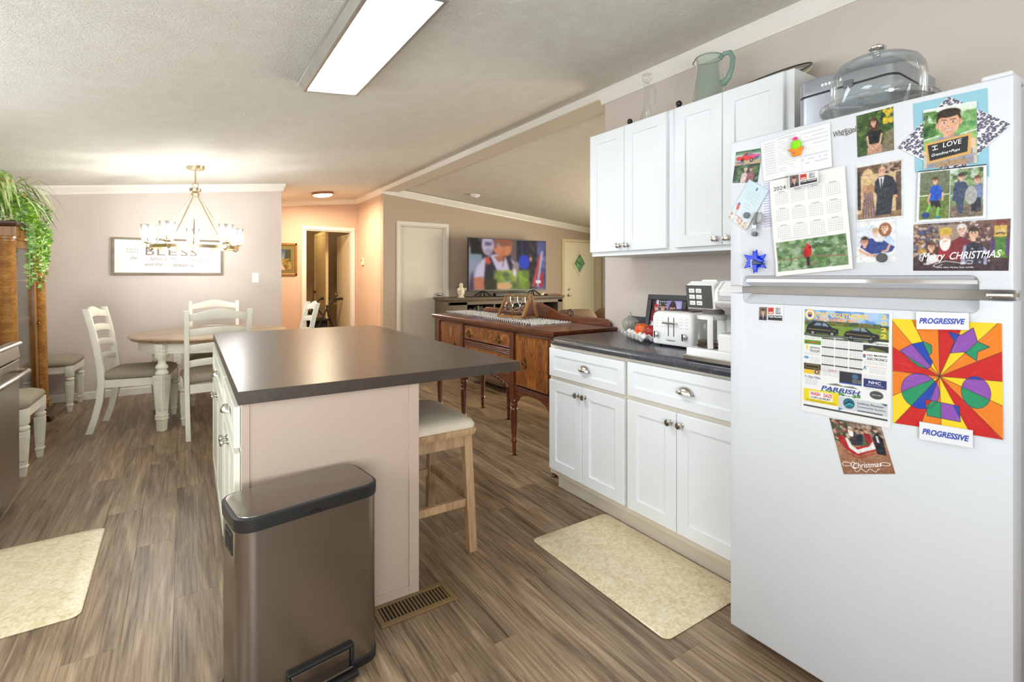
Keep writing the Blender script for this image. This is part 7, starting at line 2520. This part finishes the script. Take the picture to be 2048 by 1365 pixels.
pc.rc(.03, .305, .235, .345, (70, 160, 40)).scrawl(.04, .275, .22, 2, .014, (150, 180, 120), .008, .6).po([(.05, .365), (.07, .35), (.08, .37), (.07, .40), (.09, .41), (.06, .40)], (240, 206, 40))
pc.scrawl(.04, .43, .22, 2, .013, (170, 170, 170), .006, .6).el(.06, .475, .03, .012, (90, 150, 206)).scrawl(.11, .47, .22, 5, .011, (170, 170, 170), .006, .5)
pc.rc(.03, .53, .235, .59, (44, 42, 44)).rc(.05, .54, .215, .575, (190, 150, 50)).rc(.055, .545, .21, .57, (44, 42, 44)).rc(.03, .59, .235, .63, (236, 196, 40)).rc(.15, .585, .23, .63, (206, 180, 160)).el(.19, .605, .03, .02, (70, 44, 40)).el(.19, .604, .016, .014, (226, 180, 150))
pc.scrawl(.05, .685, .2, 4, .014, (150, 150, 170), .006, .6)
pc.scrawl(.26, .575, .44, 4, .015, (150, 150, 150), .006, .5).rc(.455, .565, .70, .67, (52, 54, 60)).el(.63, .60, .035, .022, (80, 110, 150)).rc(.455, .665, .70, .675, (40, 80, 170)).scrawl(.60, .63, .69, 3, .012, (220, 220, 224), .006, .7)
pc.rc(.235, .715, .70, .795, (236, 240, 240)).blotch([(70, 130, 60), (110, 160, 80)], 26, .76, .795, .24, .69, .015, .8).po([(.3, .705), (.42, .685), (.5, .70), (.6, .69), (.68, .71)], (90, 96, 90), .8).scrawl(.26, .785, .68, 1, .01, (60, 90, 60), .008, .7)
pc.rc(.71, .30, .97, .355, (50, 52, 46)).po([(.72, .35), (.80, .32), (.97, .35)], (120, 120, 60)).rc(.71, .385, .74, .40, (200, 60, 50)).rc(.71, .40, .74, .415, (60, 110, 170)).scrawl(.72, .45, .95, 2, .016, (150, 150, 150), .006, .6).rc(.73, .49, .95, .492, (196, 80, 60)).scrawl(.78, .51, .95, 3, .016, (150, 160, 170), .006, .6).scrawl(.72, .57, .95, 2, .014, (170, 170, 170), .006, .5)
pc.rc(.72, .60, .955, .675, (36, 42, 100)).rc(.728, .606, .947, .669, (50, 58, 120)).scrawl(.75, .655, .93, 1, .01, (220, 220, 230), .006, .8)
pc.el(.855, .735, .07, .036, (74, 78, 80)).scrawl(.81, .735, .90, 1, .01, (220, 220, 220), .008, .8).scrawl(.74, .69, .95, 1, .01, (170, 170, 170), .006, .5)
pc.rc(.03, .775, .45, .895, (240, 214, 30)).rc(.10, .79, .38, .865, (246, 244, 240)).scrawl(.06, .875, .42, 2, .012, (110, 96, 40), .006, .7).rc(.45, .80, .97, .91, (206, 210, 214)).el(.565, .85, .062, .046, (30, 60, 70)).el(.565, .85, .054, .04, (40, 120, 140)).li([(.525, .86), (.57, .83), (.605, .845)], .012, (20, 40, 50)).li([(.525, .875), (.57, .85), (.605, .86)], .012, (90, 190, 200)).rc(.66, .895, .92, .903, (50, 54, 60)).po([(.45, .90), (.50, .91), (.45, .93)], (60, 150, 160)).rc(.03, .93, .97, .945, (54, 56, 58)).po([(.9, .80), (.97, .80), (.95, .82)], (50, 90, 100))
o = put('police', 'calendar', pc, 'glossy advertising calendar with two dark patrol cars on the lower door', 'calendar', .0, th=.0016)
words('police', o, [('FORT OGLETHORPE', .165, .035, .755, .078, 0, .02)], GOLD_PRINT)
for it in (('2', .89, .028, .95, .065, 0, .02), ('0', .89, .085, .95, .12, 0, .02), ('2', .89, .140, .95, .175, 0, .02), ('2', .89, .195, .95, .232, 0, .02)):
    words('police', o, [it], GOLD_PRINT)
words('police', o, [('POLICE DEPARTMENT', .165, .086, .66, .113, .2, .02)], M('orange_print', rgb(244, 160, 50), .5))
words('police', o, [('WASH', .115, .797, .235, .83, 0, .02), ('DAZE', .275, .797, .375, .83, 0, .02)], RED_PRINT)
words('police', o, [('COIN LAUNDRY', .12, .84, .36, .858, 0, .01), ('TROOPS', .10, .395, .225, .42), ('SUPPORTING OUR', .10, .368, .225, .385), ("DJ's MARINE", .755, .38, .96, .402, .2, .01), ('ELECTRONICS', .755, .41, .96, .432, .2, .01), ('Fort Oglethorpe', .77, .275, .965, .295, 0, .005), ('Lookout Mountain', .66, .82, .93, .84), ('Community Services', .66, .853, .95, .873)], BLK)
words('police', o, [('PARRISH', .245, .722, .69, .765, .25, .03), ('Tri State Video', .04, .645, .235, .67, .3)], M('parrish_blue', rgb(50, 60, 130), .5))
words('police', o, [('NHC', .775, .615, .90, .642)], WHT)
words('police', o, [('A', .715, .485, .75, .52, 0, .03)], M('teal_print', rgb(40, 130, 150), .5))
words('police', o, [('MAIL ENVY', .045, .315, .22, .335, 0, .01), ('RESOURCE', .33, .565, .42, .578)], RED_PRINT)

# marker drawing
pc = Pic(214, 226, (240, 216, 40), 19)
RED, ORG, YEL, PUR, GRN, BLU = (206, 38, 36), (240, 130, 34), (250, 214, 40), (146, 84, 178), (40, 150, 100), (36, 72, 176)
ctr = (.462, .51)
rays = [((.0, .0), YEL), ((.20, .0), ORG), ((.46, .0), RED), ((.56, .0), None)]
edge = [(0, .02), (.20, 0), (.455, 0), (.69, 0), (.97, .0), (1, .245), (1, .50), (1, .71), (1, 1), (.735, 1), (.475, 1), (.27, 1), (.02, 1), (0, .74), (0, .5), (0, .27)]
cols_ = [YEL, ORG, RED, YEL, ORG, RED, YEL, ORG, RED, YEL, ORG, RED, YEL, ORG, RED, ORG]
order = []
E2 = edge + [edge[0]]
for k in range(len(edge)):
    a, b = E2[k], E2[k + 1]
    poly = [ctr, a]
    if a[1] <= .02 and b[0] >= 1:
        poly.append((1, 0))
    if a[0] >= 1 and b[1] >= 1:
        poly.append((1, 1))
    if a[1] >= 1 and b[0] <= 0:
        poly.append((0, 1))
    if a[0] <= 0 and b[1] <= 0:
        poly.append((0, 0))
    poly.append(b)
    pc.po(poly, cols_[k])
def inside(polyf, colsf):
    """recolour a shape with alternating ray colours"""
    keep = pc.c.copy()
    pc2 = Pic(pc.w, pc.h, (0, 0, 0), 1)
    polyf(pc2, (255, 255, 255))
    mk = pc2.c[..., :1]
    for k in range(len(edge)):
        a, b = E2[k], E2[k + 1]
        poly = [ctr, (ctr[0] + (a[0] - ctr[0]) * 2, ctr[1] + (a[1] - ctr[1]) * 2), (ctr[0] + (b[0] - ctr[0]) * 2, ctr[1] + (b[1] - ctr[1]) * 2)]
        if colsf.get(k):
            pc.po(poly, colsf[k])
    pc.c = keep * (1 - mk) + pc.c * mk
star = [(.545, .10), (.66, .12), (.765, .05), (.80, .17), (.90, .21), (.80, .26), (.79, .34), (.68, .27), (.555, .29), (.60, .18)]
inside(lambda q, c: q.po(star, c), {2: BLU, 3: PUR, 4: GRN, 5: PUR})
pc.po([(.545, .10), (.65, .115), (.60, .18)], BLU).po([(.80, .17), (.90, .21), (.80, .26), (.79, .34), (.70, .285)], GRN)
heart = [(.08, .30), (.2, .23), (.32, .20), (.39, .23), (.39, .30), (.36, .33), (.40, .38), (.38, .43), (.34, .455), (.25, .43)]
inside(lambda q, c: q.po(heart, c), {0: BLU, 14: GRN, 15: PUR, 1: GRN, 13: PUR})
pc.po([(.08, .30), (.25, .43), (.34, .455), (.2, .40)], GRN)
oval = lambda q, c: q.el(.275, .665, .185, .165, c)
inside(oval, {14: BLU, 13: PUR, 12: GRN, 11: BLU, 10: PUR, 15: BLU})
circ = lambda q, c: q.el(.78, .62, .125, .14, c)
inside(circ, {5: BLU, 6: PUR, 7: GRN, 8: PUR})
pc.po([(.70, .54), (.86, .54), (.89, .60), (.665, .595)], BLU, .0)
trap = [(.325, .735), (.635, .76), (.645, .90), (.345, .885)]
pc.po(trap, PUR).po([(.325, .735), (.475, .745), (.475, .89), (.345, .885)], GRN).po([(.325, .735), (.40, .74), (.33, .80)], RED).po([(.58, .755), (.635, .76), (.642, .88)], BLU)
for p in edge:
    pc.li([ctr, p], .005, (60, 40, 40), .8)
for sh in (star, heart, trap):
    pc.li(sh + [sh[0]], .007, (60, 50, 90), .8)
for cx_, cy_, ru, rv in ((.275, .665, .185, .165), (.78, .62, .125, .14)):
    pc.li([(cx_ + ru * math.cos(a), cy_ + rv * math.sin(a)) for a in [2 * PI * k / 24 for k in range(25)]], .006, (60, 50, 90), .8)
for k in range(150):
    u, v = pc.rng.rand(), pc.rng.rand()
    a = math.atan2(v - ctr[1], u - ctr[0])
    pc.li([(u, v), (u + .08 * math.cos(a), v + .08 * math.sin(a))], .012, (255, 255, 255), .06)
put('art', 'drawing', pc, 'bright marker drawing of red, orange and yellow rays on the lower door', 'drawing', .0004, INK_MATTE, lift=lambda u, v: .004 * np.clip(u - .7, 0, 1) * 3 * v)
pg = M('progressive_white', rgb(238, 238, 240), .4)
for key, lab in (('prog1', 'white PROGRESSIVE magnet strip holding the top of the marker drawing'), ('prog2', 'white PROGRESSIVE magnet strip holding the bottom of the marker drawing')):
    o = put(key, 'magnet_strip', Pic(20, 10, (240, 240, 242), 2), lab, 'magnet', .006, th=.0012)
    words(key, o, [('PROGRESSIVE', .06, .34, .94, .68, .25, .035)], BLUE_PRINT, .006)
# sleigh photo
pc = Pic(100, 112, (150, 110, 84), 20)
pc.grad((120, 100, 84), (170, 126, 96), 0, .45).grad((176, 126, 96), (150, 104, 78), .45, 1)
for k in range(9):
    pc.li([(0, .5 + k * .06), (1, .56 + k * .05)], .004, (130, 90, 70), .5)
pc.blotch([(44, 62, 44), (60, 80, 56), (160, 60, 50), (200, 190, 170)], 90, 0, .42, 0, .34, .04, .75).rc(.4, .0, 1, .25, (140, 120, 104), .7).blotch([(60, 50, 50), (190, 170, 150)], 30, 0, .25, .5, 1, .04, .6)
pc.po([(.08, .30), (.22, .30), (.26, .42), (.36, .52), (.70, .40), (.78, .28), (.82, .32), (.80, .52), (.40, .66), (.2, .56), (.10, .42)], (176, 34, 36)).po([(.22, .34), (.28, .34), (.32, .46), (.42, .54), (.66, .46), (.76, .34), (.78, .5), (.40, .62), (.26, .52)], (236, 232, 230)).li([(.2, .62), (.4, .70), (.85, .56)], .018, (170, 40, 36)).li([(.3, .62), (.3, .68)], .012, (150, 40, 36)).li([(.7, .54), (.72, .6)], .012, (150, 40, 36))
pc.po([(.32, .46), (.34, .24), (.46, .2), (.5, .46)], (60, 54, 62)).el(.37, .22, .05, .08, (238, 234, 230)).po([(.44, .46), (.48, .24), (.6, .22), (.62, .44)], (40, 44, 56)).po([(.54, .46), (.58, .30), (.66, .28), (.68, .42)], (70, 110, 70)).po([(.62, .42), (.62, .2), (.74, .2), (.74, .36)], (150, 36, 44)).po([(.78, .60), (.78, .26), (.86, .16), (.96, .26), (.94, .62)], (34, 34, 42)).rc(.84, .22, .88, .36, (230, 230, 234))
for u, v, hcol in ((.38, .15, (230, 226, 222)), (.50, .16, (70, 50, 40)), (.60, .17, (60, 44, 36)), (.68, .14, (120, 90, 60)), (.86, .10, (60, 46, 40))):
    pc.head(u, v, .04, SK, hcol)
o = put('sleigh', 'photo_print', pc, 'tilted Christmas photo of a family in a red sleigh on the lower door', 'photo', .0)
words('sleigh', o, [('Christmas', .24, .80, .80, .90, .3, .0, .05)], WHT)
tl = MB()
def onq(u, v, d=.0018):
    q = [np.array(p) for p in quad(Qd['sleigh'])]
    p = q[0] * (1 - u) * (1 - v) + q[1] * u * (1 - v) + q[2] * u * v + q[3] * (1 - u) * v
    return Vector(p) + Vector((-d, 0, 0))
for s in (0, 1):
    tl.tube([onq(.12 + .75 * s + .09 * math.cos(a), .82 - .02 * s + .035 * math.sin(a)) for a in [2 * PI * k / 20 for k in range(20)]], .0006, 5, True)
tl.tube([onq(.25 + .5 * k / 20, .93 + .03 * math.sin(k * .9)) for k in range(21)], .0006, 5)
tl.tube([onq(.26 + .05 * math.cos(a), .84 + .06 * math.sin(a)) for a in [R(50 + 260 * k / 16) for k in range(17)]], .0008, 5)
tl.build('flourish', WHT, o, smooth=60)

# ------------------------------------------------------------------ magnets and clips
def disc_magnet(label, y, z, d, m, r=.0105):
    o = thing('round_magnet', label, 'magnet', (XP - d, y, z))
    MB().lathe([(.001, 0), (r, 0), (r, .006), (r * .9, .0072), (.001, .0072)], seg=22, M=Matrix.Rotation(R(-90), 4, 'Y')).build('disc', m, o, smooth=40)
    MB().lathe([(r * .7, .0071), (r * .72, .0076), (r * .6, .0077), (.001, .0077)], seg=22, M=Matrix.Rotation(R(-90), 4, 'Y')).build('face', m, o, smooth=40)


disc_magnet('small round grey magnet on the tilted pale blue card', .975, 1.468, .0044, M('magnet_grey', rgb(96, 98, 102), .4))
disc_magnet('small round black magnet on the photo of the family lying down', .585, 1.312, .0012, M('magnet_black', rgb(58, 58, 60), .4), .0125)

cc = thing('cactus_magnet', 'felt cactus magnet in an orange pot on the handwritten paper', 'magnet', (XP - .0085, .810, 1.635))
def felt(name, c):
    return M(name, c, .95, var=.2, vscale=260, bump=.6, bscale=420)
rot = Matrix.Rotation(R(-90), 4, 'Y')
pot = MB().rings([[( -x, y * w_, z) for x, y in ((0, -1), (.008, -.8), (.011, 0), (.008, .8), (0, 1))] for w_, z in ((.0125, 0), (.0165, .015), (.0165, .019))])
pot.build('felt_pot', felt('felt_orange', rgb(240, 140, 30)), cc, smooth=60)
MB().tube([(-.004, -.022 + .044 * k / 10, .0205 + .003 * ((k - 5) / 5) ** 2 - .0015) for k in range(11)], [.003, .005, .0055, .006, .006, .006, .006, .006, .0055, .005, .003], 8).build('felt_rim', felt('felt_orange', rgb(240, 140, 30)), cc, smooth=60)
MB().ball((-.004, 0, .034), .0155, 16, 10, (.6, 1, 1.05)).build('felt_cactus', felt('felt_green', rgb(136, 214, 30)), cc, smooth=60)
fl = MB()
for k in range(6):
    a = R(20 + 28 * k)
    fl.tube([(-.006, .0, .048), (-.009, .009 * math.cos(a), .050 + .009 * math.sin(a))], [.0025, .0012], 6)
fl.build('felt_flower', felt('felt_pink', rgb(226, 60, 140)), cc, smooth=60)
ey = MB()
for s in (-1, 1):
    ey.ball((-.0118, s * .005, .011), .0022, 8, 6)
ey.build('eyes', M('lilac', rgb(170, 110, 190), .4), cc, smooth=60)
MB().tube([(-.0125, -.0025, .006), (-.0128, 0, .005), (-.0125, .0025, .006)], .0006, 5).build('mouth', RED_PRINT, cc, smooth=60)

cl = thing('magnetic_clip', 'grey and clear plastic magnetic clip at the left of the bird calendar', 'clip', (XP - .001, .935, 1.435))
cl.rotation_euler = (R(10), 0, 0)
GP = M('clip_grey', rgb(120, 122, 124), .35)
def capsule(y, z0, z1, r, x):
    m_ = MB()
    pr = [(.0008, z0 - r)] + [(r * math.sin(t_), z0 - r * math.cos(t_)) for t_ in (.5, 1.0, PI / 2)] + [(r * math.sin(t_), z1 + r * -math.cos(t_)) for t_ in (PI / 2, 2.1, 2.7)] + [(.0008, z1 + r)]
    return m_.lathe(pr, (x, y, 0), 14)
capsule(.006, .004, .030, .0085, -.012).build('front_lever', GP, cl, smooth=60)
capsule(-.014, .010, .030, .0085, -.026).build('rear_lever', M('clip_grey_light', rgb(150, 152, 152), .35), cl, smooth=60)
capsule(.006, -.034, .002, .0075, -.012).build('clear_body', glass('clip_clear', (.86, .88, .9), .25, rgb(190, 194, 198)), cl, smooth=60)
MB().box(-.018, -.001, -.016, -.004, .013, -.004).build('steel_band', CHROME, cl, smooth=None, bevel=.001)
MB().lathe([(.001, 0), (.008, 0), (.008, .008), (.001, .008)], (0, 0, 0), 16, M=Matrix.Translation((-.002, .006, -.034)) @ Matrix.Rotation(R(-90), 4, 'Y')).build('magnet', M('magnet_dark', rgb(60, 62, 66), .4), cl, smooth=40)

sc_ = thing('star_clip', 'translucent blue star shaped clip magnet at the lower left of the freezer door', 'clip', (XP - .001, .941, 1.310))
BLUEP = glass('blue_plastic', (.10, .26, .95), .45, rgb(24, 70, 230), .08)
def starpts(n, ro, ri, a0):
    return [((ro if k % 2 == 0 else ri) * math.cos(a0 + PI * k / n), (ro if k % 2 == 0 else ri) * math.sin(a0 + PI * k / n)) for k in range(2 * n)]
MB().prism(starpts(5, .040, .018, R(70)), -.006, -.001, 'x').build('back_star', BLUEP, sc_, smooth=None, bevel=.001)
MB().prism([(y + .006, z + .002) for y, z in starpts(5, .040, .018, R(108))], -.018, -.010, 'x').build('front_star', BLUEP, sc_, smooth=None, bevel=.0015)
MB().prism([(-.034, -.008), (.004, .008), (.004, -.010)], -.024, -.006, 'x').build('grip', M('clip_navy', rgb(26, 46, 76), .3), sc_, smooth=None, bevel=.001)
MB().box(-.011, -.006, -.006, -.005, .006, .006).build('hinge', GP, sc_, smooth=None)
tm = MB()
vs_, fs_ = text_mesh('Rexall', .2, .01)
tm.add([(-.0188, .010 - .012 * (y - .5) * -1 * 0 - .006 * (y - .5), -.018 + .026 * x) for x, y in vs_], fs_)
tm.build('lettering', WHT, sc_, smooth=None)
